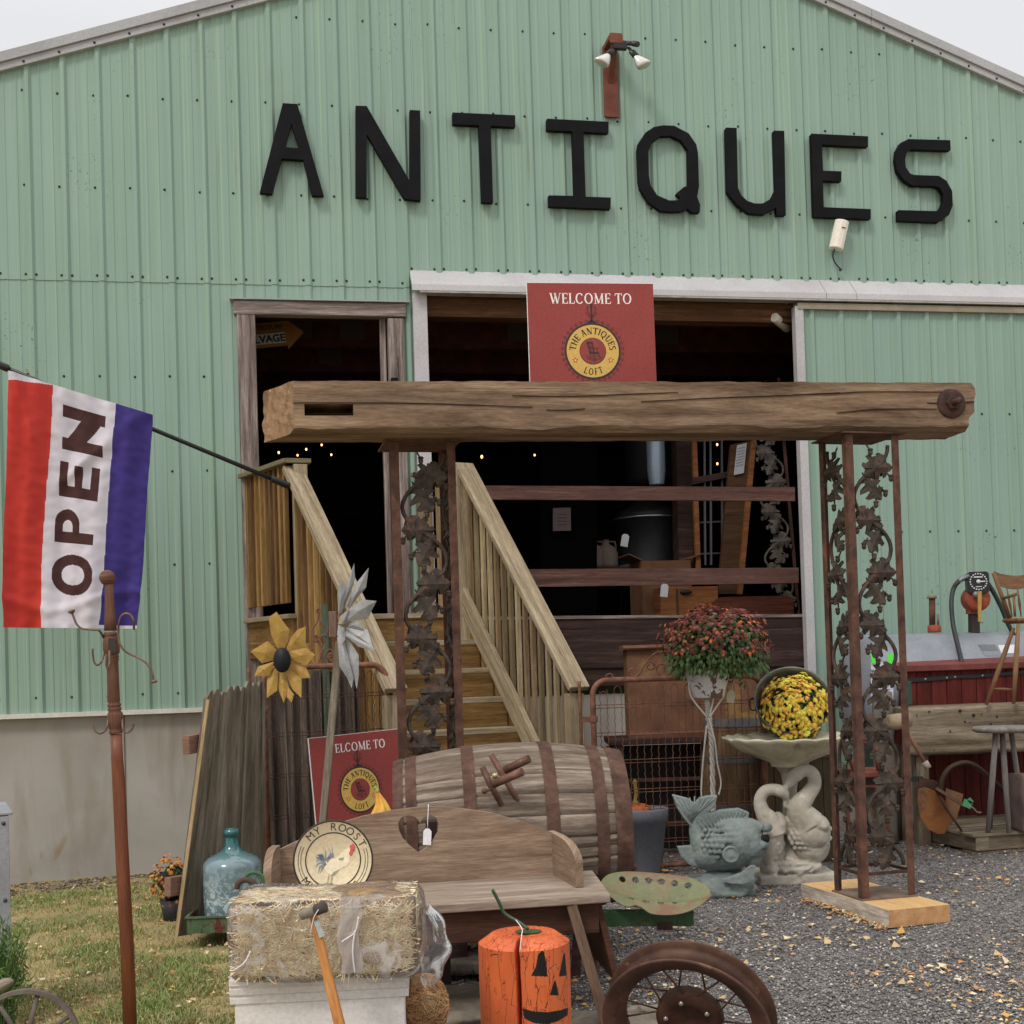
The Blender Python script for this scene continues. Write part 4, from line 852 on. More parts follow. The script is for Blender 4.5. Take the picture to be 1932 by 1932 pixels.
# ---------------------------------------------------------------- welcome signs
SRED = surf('red_sign_board', ['8b342e', '913833', '963c36'], k=1.12, scale=3, rough=.45, bump=.04)
SREDD = SRED
SYEL = flat('sign_yellow', 'c09a3a', rough=.45); SBLK = flat('sign_black', '2b2426', rough=.5); SWHT = flat('sign_white', 'e6d3d0', k=1.3); SBRN = flat('sign_dark_brown', '36251c'); SORG = flat('sign_star_red', 'b04a20')
def disc(mb, cx, cz, rx, rz, y, n=48, a0=0):
    vs = [(cx+rx*math.cos(2*math.pi*i/n), y, cz+rz*math.sin(2*math.pi*i/n)) for i in range(n)]; mb.add(vs, [tuple(range(n))])
def ring(mb, cx, cz, r0x, r0z, r1x, r1z, y, n=48):
    vs = []
    for i in range(n):
        c, s = math.cos(2*math.pi*i/n), math.sin(2*math.pi*i/n); vs += [(cx+r0x*c, y, cz+r0z*s), (cx+r1x*c, y, cz+r1z*s)]
    mb.add(vs, [(2*i, 2*i+1, (2*i+3) % (2*n), (2*i+2) % (2*n)) for i in range(n)])
def rib_(mb, pts, w_, y=None):
    P = [Vector(p) for p in pts]; vs = []
    for i, p in enumerate(P):
        d = (P[min(i+1, len(P)-1)]-P[max(i-1, 0)]).normalized(); nn = Vector((-d.z, 0, d.x)); vs += [p+nn*w_/2, p-nn*w_/2]
    mb.add(vs, [(2*i, 2*i+1, 2*i+3, 2*i+2) for i in range(len(P)-1)])
def welcome_sign(M, label, S, HT):
    """front is local -y; S = board width, drawn on a 1-wide layout, z=0 is the top edge"""
    t = thing('welcome_sign', label, 'sign', M, 'red welcome sign boards'); H = HT
    mb = MB(); mb.box((0, .004, -H/2), (S, .008, H)); b = mb.build('board', SRED, t, bevel=.001)
    EF = flat('foam_edge', 'd8d4d2'); mb = MB(); mb.box((-S/2-.0012, .004, -H/2), (.0022, .0085, H)); mb.build('side_edge', EF, b); mb = MB(); mb.box((0, .004, .0012), (S+.004, .0085, .0022)); mb.build('top_edge', EF, b)
    y = -.0012; ch = .083*S; mb = MB()
    serif_text(mb, 'WELCOME TO', lambda a, b_: Vector((a*ch*.885, y, -.162*S+b_*ch)), .17, .07, .03, spacew=.36); mb.build('lettering', SWHT, t)
    cx, cz, rx, rz = .0, -.535*S, .222*S, .222*S
    mb = MB(); disc(mb, cx, cz, rx, rz, y); 
    for k in range(34):
        a = 2*math.pi*(k+.5)/34; 
        if abs(a-math.pi/2) < .12: continue
        q = Vector((math.cos(a), 0, math.sin(a))); tt = Vector((-q.z, 0, q.x)); c = Vector((cx, y, cz))+q*(rx+.016*S); sg = 1 if math.cos(a) > 0 else -1
        rib_(mb, [c-q*.012*S, c-tt*sg*.010*S]+[c+Vector((math.cos(b_)*q.x*.010*S-math.sin(b_)*tt.x*.010*S, 0, math.cos(b_)*q.z*.010*S-math.sin(b_)*tt.z*.010*S)) for b_ in [sg*R(x_) for x_ in range(80, -170, -30)]], .0035*S)
    rib_(mb, [(0, y, cz+rz), (0, y, cz+rz+.13*S)], .013*S); disc(mb, 0, cz+rz+.14*S, .012*S, .012*S, y, 16)
    rib_(mb, [(-.03*S, y, cz+rz), (0, y, cz+rz+.02*S), (.03*S, y, cz+rz)], .02*S)
    for sg in (-1, 1):
        rib_(mb, smooth_path([(0, y, cz+rz+.05*S), (sg*.02*S, y, cz+rz+.075*S), (sg*.035*S, y, cz+rz+.11*S), (sg*.028*S, y, cz+rz+.128*S), (sg*.02*S, y, cz+rz+.118*S)], 4), .005*S)
        rib_(mb, smooth_path([(0, y, cz+rz+.035*S), (sg*.025*S, y, cz+rz+.06*S), (sg*.045*S, y, cz+rz+.085*S)], 4), .005*S)
    mb.build('ironwork_emblem', SBLK, t)
    mb = MB(); disc(mb, cx, cz, rx*.93, rz*.93, y-.0006); mb.build('yellow_disc', SYEL, t)
    mb = MB(); disc(mb, cx, cz, rx*.475, rz*.475, y-.0011); mb.build('disc_rim', SBRN, t)
    mb = MB(); disc(mb, cx, cz, rx*.455, rz*.455, y-.0015); mb.build('red_disc', SRED, t)
    mb = MB(); c_ = Vector((cx, y-.0012, cz)); lh = .052*S
    def arcput(rad, a, up):
        def f(x, z): 
            rr_ = rad+z*lh*(1 if up else -1); aa = a-(x*lh)/rad if up else a+(x*lh)/rad
            return Vector((cx+rr_*math.cos(aa), y-.0012, cz+rr_*math.sin(aa)))
        return f
    txt = 'THE ANTIQUES'; Wt = sum((SER[c][0]+.02) if c != ' ' else .35 for c in txt); rad = rx*.60; x = -Wt/2; sc2 = R(176)*rad/lh/Wt
    for c in txt:
        if c == ' ': x += .35; continue
        mid = x+SER[c][0]/2; a = R(90)-mid*sc2*lh/rad; put = arcput(rad, a, True)
        serif_letter(mb, c, (lambda xx, zz, p_=put, w2=SER[c][0]: p_((xx-w2/2)*sc2*.93, zz)), .2, .09); x += SER[c][0]+.02
    txt = 'LOFT'; Wt = sum(SER[c][0]+.22 for c in txt); x = -Wt/2; rad2 = rx*.84
    for c in txt:
        mid = x+(SER[c][0]+.22)/2; a = R(270)+mid*lh*.85/rad2; put = arcput(rad2, a, False)
        serif_letter(mb, c, (lambda xx, zz, p_=put, w2=SER[c][0]: p_((xx-w2/2)*.85, zz)), .2, .09); x += SER[c][0]+.22
    mb.build('emblem_lettering', SBRN, t)
    mb = MB()
    for sg in (-1, 1):
        sx, sz = cx+sg*rx*.63, cz-rz*.32; pts = []
        for k in range(10):
            r_ = (.028 if k % 2 == 0 else .011)*S; a = R(90+36*k); pts.append((sx+r_*math.cos(a), sz+r_*math.sin(a)))
        for k in range(5):
            p0 = pts[(2*k-1) % 10]; p1 = pts[2*k]; p2 = pts[(2*k+1) % 10]; mb.add([(p0[0], y-.0012, p0[1]), (p1[0], y-.0012, p1[1]), (p2[0], y-.0012, p2[1]), (sx, y-.0012, sz)], [(3, 0, 1, 2)])
    mb.build('star', SORG, t)
    mb = MB(); 
    for sg in (-1, 1): disc(mb, cx+sg*rx*.63, cz-rz*.32, .008*S, .008*S, y-.0018, 12)
    mb.build('star_centre', flat('star_cream', 'e0b070'), t)
    mb = MB(); q = rx*.40; yy = y-.0021; T = lambda a, b_: (cx+a*q, yy, cz+b_*q)
    rib_(mb, [T(-.55, .75), T(.0, .75)], q*.14)
    for k in range(6): rib_(mb, [T(-.5+k*.09, .72), T(-.32+k*.09, -.1)], q*.035)
    rib_(mb, [T(-.5, .78), T(-.2, -.15)], q*.07); rib_(mb, [T(-.05, .78), T(.12, -.15)], q*.07); rib_(mb, [T(-.38, .3), T(.05, .3)], q*.05)
    rib_(mb, [T(-.3, -.17), T(.55, -.17)], q*.17); rib_(mb, [T(.08, .27), T(.42, .27), T(.46, .2)], q*.06); rib_(mb, [T(.38, .25), T(.42, -.12)], q*.05)
    rib_(mb, [T(-.25, -.2), T(-.32, -.62)], q*.06); rib_(mb, [T(.1, -.2), T(.1, -.8)], q*.06); rib_(mb, [T(.5, -.2), T(.66, -.62)], q*.06); rib_(mb, [T(-.28, -.45), T(.6, -.45)], q*.04)
    rib_(mb, smooth_path([T(-.6, -.4), T(-.35, -.68), T(.15, -.88), T(.2, -.75)], 4), q*.06); rib_(mb, smooth_path([T(-.25, -.55), T(.2, -.72), T(.75, -.6)], 4), q*.05)
    mb.build('rocking_chair_emblem', SBLK, t)
    return t
a = at(994, 533, 6.12); b = at(1232, 536, 6.2); c = (a+b)/2; yy_ = math.atan2(b.y-a.y, b.x-a.x)
welcome_sign(Matrix.Translation((c.x, c.y, c.z)) @ Matrix.Rotation(yy_, 4, 'Z') @ Matrix.Rotation(R(-1), 4, 'X'), 'red welcome sign board standing upright above the old beam', (b-a).length, .62)
a = at(582, 1395, 6.5); b = at(753, 1374, 6.83); c = (a+b)/2; yy_ = math.atan2(b.y-a.y, b.x-a.x)
welcome_sign(Matrix.Translation(c) @ Matrix.Rotation(yy_, 4, 'Z') @ Matrix.Rotation(R(-4), 4, 'X') @ Matrix.Rotation(R(-2), 4, 'Y'), 'darker red welcome sign board leaning low against the rusty gate', math.hypot(b.x-a.x, b.y-a.y), .60)
# ---------------------------------------------------------------- flag
fp0, fp1 = at(538, 914, 8.02), at(-60, 664, 7.15)
POLE = thing('flag_pole', 'black angled flag pole fixed to the stair newel post', 'flag pole', Matrix.Translation(fp0))
mb = MB(); mb.tube([fp0, fp0.lerp(fp1, .5), fp1], .0135, 14); mb.build('pole', flat('black_pole_paint', '232725', k=1.2, rough=.35), POLE, False)
mb = MB(); d = (fp1-fp0).normalized(); mb.tube([fp0-d*.03, fp0+d*.1], .022, 14); mb.build('socket', BLKP, POLE, False, bevel=.002); mb = MB(); mb.tube([fp0.lerp(fp1, .885), fp0.lerp(fp1, .915)], .022, 14); mb.build('clip_ring', BLKP, POLE, False, bevel=.002)
FTL = (17, 700); FTR = (289, 783); FBL = (7, 1184); FBR = (258, 1186)
def flagpt(u, v):
    # u across (0 red edge .. 1 blue edge), v down
    tl, tr = at(FTL[0], FTL[1], 7.20), at(FTR[0], FTR[1], 7.58); bl, br = at(FBL[0], FBL[1], 7.28), at(FBR[0], FBR[1], 7.55)
    p = tl.lerp(tr, u).lerp(bl.lerp(br, u), v)
    wv = .030*math.sin(u*9+v*2.2+.6)*(.25+v*.75) + .018*math.sin(u*17-v*5+1)*(.3+.5*v) + .006*math.sin(u*38+v*3)
    wr = 0
    q = u-.83+v*.42
    wr = .020*math.exp(-(((u-(.95-v*1.5))/.07)**2))*max(0, 1-v*2.4) if v < .42 else 0
    wr += .016*math.exp(-(((v-.30-.12*math.sin(u*6))/.03)**2))*math.exp(-((u-.5)/.25)**2)
    wr += .012*math.exp(-(((v-.88-.05*math.sin(u*5))/.025)**2))
    wr += .022*math.exp(-(((u-(.05+v*.55))/.03)**2))*max(0, 1-v*2)
    wr += .006*noise.noise(Vector((u*7, v*11, 2)))+.004*noise.noise(Vector((u*16, v*28, 5)))
    p.y -= wv+wr; p.x += .010*math.sin(v*7+u*3)*v; p.z += .006*math.sin(v*2+u*8)*0
    return p
GL = {}
def letter_hit(ch, x, y):
    """x to the right 0..1, y up 0..1 in the letter's own upright box"""
    if ch == 'O': 
        a = ((x-.5)/.5); b = ((y-.5)/.5); return abs(a)**2.3+abs(b)**2.3 < 1 and abs(a/.50)**2.2+abs(b/.58)**2.2 > 1
    if ch == 'P': 
        if x < .34: return True
        if y < .36: return False
        a = (x-.34)/.66; b = (y-.68)/.32; outer = (a < .35 or ((a-.35)/.65)**2+b*b < 1); inner = abs(b) < .44 and (a < .22 or ((a-.22)/.3)**2+(b/.44)**2 < 1)
        return outer and not inner
    if ch == 'E': return x < .33 or y < .21 or y > .79 or (abs(y-.51) < .10 and x < .93)
    if ch == 'N': return x < .27 or x > .73 or abs((1-y)-((x-.0)/1.0*.62+.0+.19)) < .23
    return False
def flag_mat(u, v):
    # header strip of plain white along the pole
    slack = .035+.0*u
    if v < slack*(1-u*3.2) : return 1
    e0, e1 = .292-.046*v, .737-.028*v
    if v > .985 and u > e0: return 1
    if u < e0: return 0
    if u > e1: return 2
    # letters run bottom to top, rotated 90 degrees counter-clockwise
    for ch, v0, v1, c0, c1 in (('N', .07, .252, .368, .669), ('E', .302, .447, .36, .655), ('P', .498, .641, .342, .64), ('O', .689, .861, .33, .645)):
        if v0 < v < v1 and c0 < u < c1:
            x = (v1-v)/(v1-v0); y = 1-(u-c0)/(c1-c0)
            if letter_hit(ch, x, y): return 3
    return 1
def cloth(name, a, b, rough=.75):
    t = NT(name); v = t.coord('Object'); c = t.mix(t.noise(v, 5, 4), hx(a, 1.08), hx(b, 1.08)); t.b.inputs['Sheen Weight'].default_value = .15
    t.b.inputs['Transmission Weight'].default_value = 0
    return t.done(c, rough, 0, t.bump(t.noise(v, 300, 2), .1, .001), .25)
mb = MB(); mb.grid(250, 420, flagpt, mif=flag_mat)
fo = mb.build('open_flag', [cloth('red_cloth', 'b81a0c', 'cc2a14'), cloth('white_cloth', 'd0cad4', 'c4bdc8'), cloth('blue_cloth', '31246a', '40318a'), cloth('brown_print', '40201f', '4a2827')])
fM = Matrix.Translation(at(140, 740, 7.35)); fo.data.transform(fM.inverted()); fo.matrix_world = fM
tag(fo, 'red white and blue flag reading OPEN hanging from the black pole', 'flag')
# ---------------------------------------------------------------- coat rack
RACKW = wood('varnished_rack_wood', '56290c', '763a12', '904e20', k=1.15, grain=8, crack=.12, rough=.45, bump=.15, bl_amt=.2, spec=.5)
RACKD = wood('worn_rack_wood', '4c3226', '684636', '805b48', grain=10, crack=.2, rough=.6, bump=.3)
HOOK = surf('hook_metal', ['4a3830', '6a5346', '7d6658'], scale=20, rough=.45, metal=.4)
YR = 4.45; rb = at(248, 2010, YR)
RACK = thing('coat_rack', 'tall turned wooden coat rack with curled metal hooks in front of the flag', 'coat rack', Matrix.Translation((rb.x, rb.y, rb.z)))
def Rp(x, y, Y=YR): return atc('R', x, y, Y)
s_ = 2400/YR
pts = [(565, 300, 8), (568, 420, 8.5), (575, 600, 10), (578, 730, 12)]; P = [Rp(x, y) for x, y, r in pts]
mb = MB(); mb.blob(Rp(548, 232), 15/s_, 16); mb.tube([Rp(553, 285)]+P, [6/s_]+[r/s_ for *_, r in pts], 16); mb.build('finial', RACKD, RACK, False)
prof = [(578, 745, 11), (578, 755, 12.5), (578, 775, 12.5), (579, 785, 11), (580, 800, 13), (583, 830, 15), (586, 900, 15.5), (590, 950, 14), (592, 965, 11), (594, 972, 12.5), (594, 985, 12.5), (595, 992, 11), (596, 1005, 12.5), (597, 1020, 10.5), (601, 1150, 10.8), (609, 1400, 11.5), (612, 1412, 10), (613, 1425, 12.5), (614, 1440, 12.5), (615, 1450, 10.5), (616, 1462, 12.8), (617, 1478, 12.5), (618, 1490, 11), (620, 1510, 14), (622, 1530, 14.5), (624, 1600, 14.5), (626, 1650, 12.5), (627, 1665, 11), (628, 1675, 12.5), (629, 1690, 12.5), (630, 1700, 12)]
mb = MB(); mb.tube([Rp(x, y) for x, y, r in prof], [r/s_ for *_, r in prof], 20); mb.build('turned_post', RACKD, RACK, False)
mb = MB(); q = [Rp(632, 1705), Rp(640, 1932), atc('L', 930, 0, YR), atc('L', 965, 700, YR), atc('L', 1000, 1350, YR), rb]; mb.tube(q, [10.5/s_, 11/s_, 11.6/s_, 12.2/s_, 12.6/s_, 13/s_], 20); mb.build('lower_post', RACKW, RACK, False)
for i in range(3):
    a = R(90+120*i); mb = MB(); mb.tube(smooth_path([rb+Vector((0, 0, .08)), rb+Vector((.12*math.cos(a), .12*math.sin(a), .05)), rb+Vector((.24*math.cos(a), .24*math.sin(a), -.0))]), .018, 8); mb.build('foot', RACKW, RACK, False)
for hp_, kn in (([(515, 800), (470, 730), (400, 720), (310, 710), (260, 670), (230, 600), (215, 560)], 1), ([(515, 950), (500, 1010), (460, 1055), (425, 1030), (412, 960), (410, 900)], 0),
           ([(800, 715), (795, 640), (770, 585), (720, 570), (675, 600), (655, 680), (655, 800), (680, 880), (740, 940), (850, 990), (930, 1050), (970, 1120), (985, 1200)], 1),
           ([(568, 920), (566, 1040), (550, 1090), (537, 1050), (538, 950)], 0), ([(552, 1560), (550, 1620), (530, 1670), (480, 1700), (430, 1670), (410, 1610)], 0), ([(688, 1560), (692, 1640), (720, 1690), (760, 1680), (790, 1640), (792, 1605)], 0)):
    P = [Rp(x, y, YR-(.0 if i == 0 else .03)-(.06 if hp_[0][0] == 568 else 0)) for i, (x, y) in enumerate(hp_)]; mb = MB(); mb.tube(smooth_path(P, 5), .0035 if not kn else .004, 8)
    if kn: d = (P[-1]-P[-2]).normalized(); mb.tube([P[-1]-d*.004, P[-1], P[-1]+d*.006, P[-1]+d*.009], [.003, .010, .013, .009], 12)
    mb.build('hook', HOOK, RACK, False)
mb = MB(); mb.box(Rp(597, 870, YR-.028), (.028, .004, .05)); mb.build('hook_plate', flat('dark_plate', '2d2522'), RACK, False)
# ---------------------------------------------------------------- leaning picket panel
PIC = wood('grey_picket_wood', '4d4438', '746a5b', '958b7b', grain=20, crack=.6, bump=.8, blotch='5d5344')
PEDGE = wood('pale_picket_edge', '8f7750', 'a98f65', 'bba47c', grain=14, crack=.2)
bl, tl, br, tr = at(331, 1767, 6.05), at(390, 1308, 6.2), at(498, 1738, 6.62), at(497, 1283, 6.72)
FP = thing('picket_fence_panel', 'grey weathered picket fence panel leaning behind the blue glass bottle', 'fence panel', Matrix.Translation(bl))
ed = (br-bl).normalized(); nn = ed.cross((tl-bl).normalized()).normalized()
if nn.y > 0: nn = -nn
NPK = 9
for i in range(NPK):
    t = (i+.5)/NPK; b_ = bl.lerp(br, t); t_ = tl.lerp(tr, t)+Vector((0, 0, .012*math.sin(i*2.3))); L_ = (t_-b_); wd = (br-bl).length/NPK*.96; d = L_.normalized(); e_ = ed*wd/2
    q = Matrix((ed, -nn, d)).transposed().to_4x4(); q.translation = b_ ; hh = L_.length; mb = MB(); mb.M = q
    wt = wd*((tr-tl).length/(br-bl).length); ww = wd/2; tw = wt/2
    mb.prism([(-ww, 0), (ww, 0), (tw, hh-.035), (tw*.35, hh), (-tw*.35, hh), (-tw, hh-.035)], -.009, .009, ang=R(90)); mb.build('picket', [PIC], FP, False, bevel=.002)
mb = MB(); mb.bar(bl+nn*.0095-ed*.0035, tl+nn*.0095-ed*.0035-Vector((0, 0, .03)), .005, .02, up=nn); mb.build('edge_strip', PEDGE, FP, False)
for f in (.78, .2):
    a = bl.lerp(tl, f)-nn*.035-ed*.06; b = br.lerp(tr, f)-nn*.035; mb = MB(); mb.bar(a, b, .04, .09, up=(0, 0, 1)); mb.build('rail', wood('rail_%d' % int(f*10), '6a4a3a', '8a6656', 'a98a7a', grain=12), FP, False, bevel=.003)
# dark panel behind the left gate
D2 = wood('dark_grey_board', '352d29', '564b44', '766960', grain=20, crack=.7, blotch='2a2424')
F2 = thing('board_fence_panel', 'dark board fence panel standing behind the left rusty gate', 'fence panel', Matrix.Translation(at(600, 1560, 7.15)))
xs = [492, 512, 535, 552, 578, 606, 622, 641, 668, 684, 712, 732]
for i in range(len(xs)-1):
    Y = 7.1+.03*i; a = at(xs[i]-.5, 1300, Y); b = at(xs[i+1]+.5, 1300, Y); zt = at(600, 1268-4*(i % 3), Y).z; mb = MB(); mb.box(((a.x+b.x)/2, Y+.01*(i % 2), zt/2), (b.x-a.x, .02, zt)); mb.build('board', D2, F2, False, bevel=.003)
mb = MB(); a = at(495, 1500, 7.13); b = at(730, 1500, 7.45); mb.bar(Vector((a.x, a.y+.03, .5)), Vector((b.x, b.y+.03, .5)), .04, .09); mb.build('rail', D2, F2, False)
GB = thing('green_board', 'narrow green painted board standing up behind the gate scrollwork', 'board', Matrix.Translation(at(622, 1500, 7.22)))
mb = MB(); mb.box((0, 0, at(621, 1140, 7.22).z/2-at(622, 1500, 7.22).z*.5), (.038, .02, at(621, 1140, 7.22).z+at(622, 1500, 7.22).z*0-at(622, 1500, 7.22).z)); mb.build('board', surf('faded_green_paint', ['2f3b30', '3f4d3e', '55604f'], scale=12, cs=(4, 4, .5)), GB)
WB = thing('wooden_offcut', 'short pinkish brown wooden block fixed on the green board', 'wood block', Matrix.Translation(at(628, 1178, 7.1)))
mb = MB(); mb.box((0, 0, 0), (.042, .04, .145)); mb.build('block', wood('pink_brown_wood', '5d463b', '7b6154', '8f776a', grain=12), WB, bevel=.003)
# ---------------------------------------------------------------- gates
def wire_gate(name, label, M, W_, H_, rc, nv, rows, scroll, hinge, group):
    """frame in local x,z; x from 0 to W_, z from zb to H_"""
    t = thing(name, label, 'gate', M, group); zb = .03
    fr = [Vector((0, 0, zb)), Vector((0, 0, H_-rc))]+[Vector((rc-rc*math.cos(R(a)), 0, H_-rc+rc*math.sin(R(a)))) for a in range(10, 91, 10)]+[Vector((W_-rc+rc*math.sin(R(a)), 0, H_-rc+rc*math.cos(R(a)))) for a in range(0, 91, 10)]+[Vector((W_, 0, zb))]
    mb = MB(); mb.tube(fr, .0165, 12); mb.tube([(0, 0, zb+.02), (W_, 0, zb+.02)], .014, 10); mb.build('frame', GRUST, t)
    WR = RUSTD if 'left of' in label else GRUST; mb = MB()
    for i in range(1, nv):
        x = W_*i/nv; e = min(x, W_-x); ztop = H_-.03 if e > rc else H_-rc+math.sqrt(max(0, rc*rc-(rc-e)**2))-.02
        P = [Vector((x+.0035*(1 if k % 2 else -1), .002*(1 if k % 2 else -1), zb+.02+(ztop-.03-zb-.02)*k/46)) for k in range(47)]; mb.tube(P, .0021, 4, cap=False)
    for i in range(1, nv, 1):
        x0, x1 = W_*(i-.0)/nv, W_*(i+1)/nv
        if i % 2 and x1 < W_-.02:
            e = min(x0, W_-x1); zt = (H_-.035 if e > rc*.8 else H_-.035-rc*.35); P = [Vector((x0+(x1-x0)*k/8, 0, zt-.0+.022*math.sin(math.pi*k/8)-.02)) for k in range(9)]; mb.tube(P, .0021, 4, cap=False)
    for z in rows:
        for dz in (-.009, .009):
            P = [Vector((W_*k/(nv*2), .003*(1 if k % 2 else -1), z+dz)) for k in range(nv*2+1)]; mb.tube(P, .0022, 4, cap=False)
    mb.build('wire_mesh', WR, t)
    for sc in scroll: mb = MB(); mb.tube(smooth_path([Vector((x*W_, 0, H_+z)) for x, z in sc], 5), .0048 if name != 'x' else .004, 7); mb.build('scroll', GRUST, t)
    for (x, z) in hinge: mb = MB(); mb.tube([(x, 0, z-.018), (x, 0, z+.018)], .025, 12); mb.box((x+(-.045 if x < W_/2 else .045), 0, z), (.07, .02, .03)); mb.build('hinge', GRUST, t, bevel=.002)
    for x in sorted(set(h[0] for h in hinge)): xx = x+(-.075 if x < W_/2 else .075); mb = MB(); mb.tube([(xx, 0, zb), (xx, 0, H_-.1), (xx, 0, H_-.03), (xx, 0, H_+.0)], [.009, .009, .008, .012], 8); mb.build('hinge_rod', GRUST, t)
    return t
a, b = at(500, 1400, 6.8), at(733, 1400, 7.0); Wg = math.hypot(b.x-a.x, b.y-a.y); Hg = at(640, 1256, 6.9).z
def circ(cx, cz, rx, rz, a0=0, a1=330, n=10): return [(cx+rx*math.cos(R(a0+(a1-a0)*i/n)), cz+rz*math.sin(R(a0+(a1-a0)*i/n))) for i in range(n+1)]
L_ = Wg
sc = [[(.52, .01), (.50, .06), (.545, .09), (.58, .05), (.56, .02), (.53, .04), (.55, .055)], [(.40, .09), (.34, .08), (.33, .03), (.38, .0), (.44, .02), (.47, .09), (.44, .14), (.42, .17)], [(.56, .0), (.50, .01), (.47, .06), (.50, .12), (.47, .17)],
      circ(.43, .15, .022, .016), circ(.49, .15, .022, .016), [(.41, .16), (.40, .20), (.44, .24), (.455, .29), (.45, .31)], [(.51, .16), (.52, .19), (.47, .24), (.455, .29)], circ(.455, .30, .012, .012), circ(.36, .045, .025, .018), circ(.545, .05, .02, .018), circ(.76, .035, .03, .026)]
G1 = wire_gate('garden_gate', 'rusty tube gate with scrollwork on top, left of the stairs', Matrix.Translation((a.x, a.y, 0)) @ Matrix.Rotation(math.atan2(b.y-a.y, b.x-a.x), 4, 'Z'), Wg, Hg, .09, 18, [Hg-.16, Hg-.36, Hg-.58, Hg-.8, Hg-1.0], sc, [(0, Hg-.22), (Wg, Hg-.22)], 'rusty garden gates with wire mesh')
a, b = at(1121, 1400, 7.3), at(1441, 1400, 7.42); Wg = math.hypot(b.x-a.x, b.y-a.y); Hg = at(1250, 1280, 7.35).z
jx = lambda x: (x-160)/1330; jz = lambda y: (980-y)*.2401/2400*7.35
half = [[(478, 895), (450, 905), (448, 935), (478, 955), (520, 945), (560, 880), (600, 830), (660, 780), (740, 772), (790, 810), (815, 880), (780, 935), (710, 962), (670, 930), (665, 890), (700, 865), (735, 885), (720, 905)], [(560, 880), (600, 850), (640, 860), (645, 895), (610, 908), (590, 880), (612, 868)], [(295, 930), (270, 945), (290, 972), (320, 955), (310, 935), (295, 930)], [(320, 962), (400, 965), (470, 960)]]
sc = [[(jx(x), jz(y)) for x, y in P] for P in half]+[[(jx(1640-x), jz(y)) for x, y in P] for P in half]
wire_gate('garden_gate', 'rusty wire mesh gate with curled top standing right of the stairs', Matrix.Translation((a.x, a.y, 0)) @ Matrix.Rotation(math.atan2(b.y-a.y, b.x-a.x), 4, 'Z'), Wg, Hg, .085, 24, [Hg-.15, Hg-.31, Hg-.47, Hg-.64, Hg-.74, Hg-.84, Hg-.93, Hg-1.02], sc, [(0, Hg-.22)], 'rusty garden gates with wire mesh')
# ---------------------------------------------------------------- metal flowers
YFL = surf('painted_yellow_tin', ['93702a', 'a98433', 'b8933e'], scale=7, rough=.6, bump=.3, bs=30, patches=[('4a3413', 55, .66, .70), ('8a5f18', 9, .6, .75)])
SIL = surf('galvanised_tin', ['6a6a6b', '8e8e8f', 'aaaaaa'], k=1.3, scale=5, rough=.45, metal=.1, bump=.3, bs=14, bd=.01, patches=[('5a5a5a', 18, .66, .72)])
def petals(c, Y0, cen, polys, mat_, par, zs=.0, spread=.03, ribs=True):
    for i, P in enumerate(polys):
        cx = sum(p[0] for p in P)/len(P); cy = sum(p[1] for p in P)/len(P); mb = MB(); m_ = len(P)
        dist_ = [math.hypot(p[0]-cen[0], p[1]-cen[1]) for p in P]; mxd = max(dist_)
        front = [atc(c, p[0], p[1], Y0-.012*(i % 3)-spread*(d/mxd)**1.5+zs) for p, d in zip(P, dist_)]; mid = atc(c, cx, cy, Y0-.012*(i % 3)-spread*.6-.007+zs)
        back = [v+Vector((0, .002, 0)) for v in front]; vs = front+[mid]+back+[mid+Vector((0, .002, 0))]
        fs = [(j, (j+1) % m_, m_) for j in range(m_)]+[((j+1) % m_+m_+1, j+m_+1, 2*m_+1) for j in range(m_)]+[(j, j+m_+1, (j+1) % m_+m_+1, (j+1) % m_) for j in range(m_)]
        mb.add(vs, fs); mb.build('petal', mat_, par, False)
yc = atc('H', 928, 840, 6.35)
YF = thing('metal_sunflower', 'yellow painted tin sunflower with a black centre above the picket panel', 'metal flower', Matrix.Translation((yc.x, yc.y+.05, 0)))
petals('H', 6.33, (928, 840), [[(885, 460), (940, 540), (985, 600), (975, 700), (945, 745), (895, 750), (845, 650), (822, 505)], [(1115, 575), (1115, 745), (975, 775), (965, 740), (1000, 660), (1050, 600)], [(1190, 800), (1120, 882), (990, 830), (985, 770), (1120, 742)], [(1152, 980), (1070, 985), (980, 920), (985, 840), (1115, 888)], [(1082, 990), (1080, 1138), (1010, 1070), (950, 930), (985, 905)], [(1022, 1110), (1003, 1172), (965, 1130), (975, 1050)], [(982, 1060), (942, 1177), (895, 1060), (893, 935), (965, 935)], [(890, 1080), (808, 1138), (810, 960), (870, 890), (900, 930)], [(868, 850), (830, 962), (708, 968), (740, 890)], [(870, 840), (770, 866), (682, 770), (815, 690), (885, 760)]], YFL, YF)
mb = MB(); dM = Matrix.Translation(atc('H', 928, 840, 6.27)) @ Matrix.Rotation(R(90), 4, 'X'); mb.lathe([(0, .012), (.9, .010), (1, 0), (1, -.006), (0, -.006)], 32, dM @ Matrix.Diagonal((.043, .062, 1, 1))); mb.build('flower_centre', surf('black_blue_paint', ['17191f', '20222a'], k=1.2, rough=.5), YF, False)
mb = MB(); q = atc('H', 928, 860, 6.36); mb.tube([q, Vector((q.x+.03, q.y, 0))], .005, 8); mb.build('stem', D2, YF, False)
sY = 5.5; q0, q1 = at(641, 1255, sY), at(611.5, 1552, sY-.1); d = (q1-q0); q2 = q0+d*((q0.z-0.0)/(q0.z-q1.z))
SF = thing('metal_flower', 'silver tin flower seen edge on atop a grey wooden stake', 'metal flower', Matrix.Translation((q2.x, q2.y, 0)))
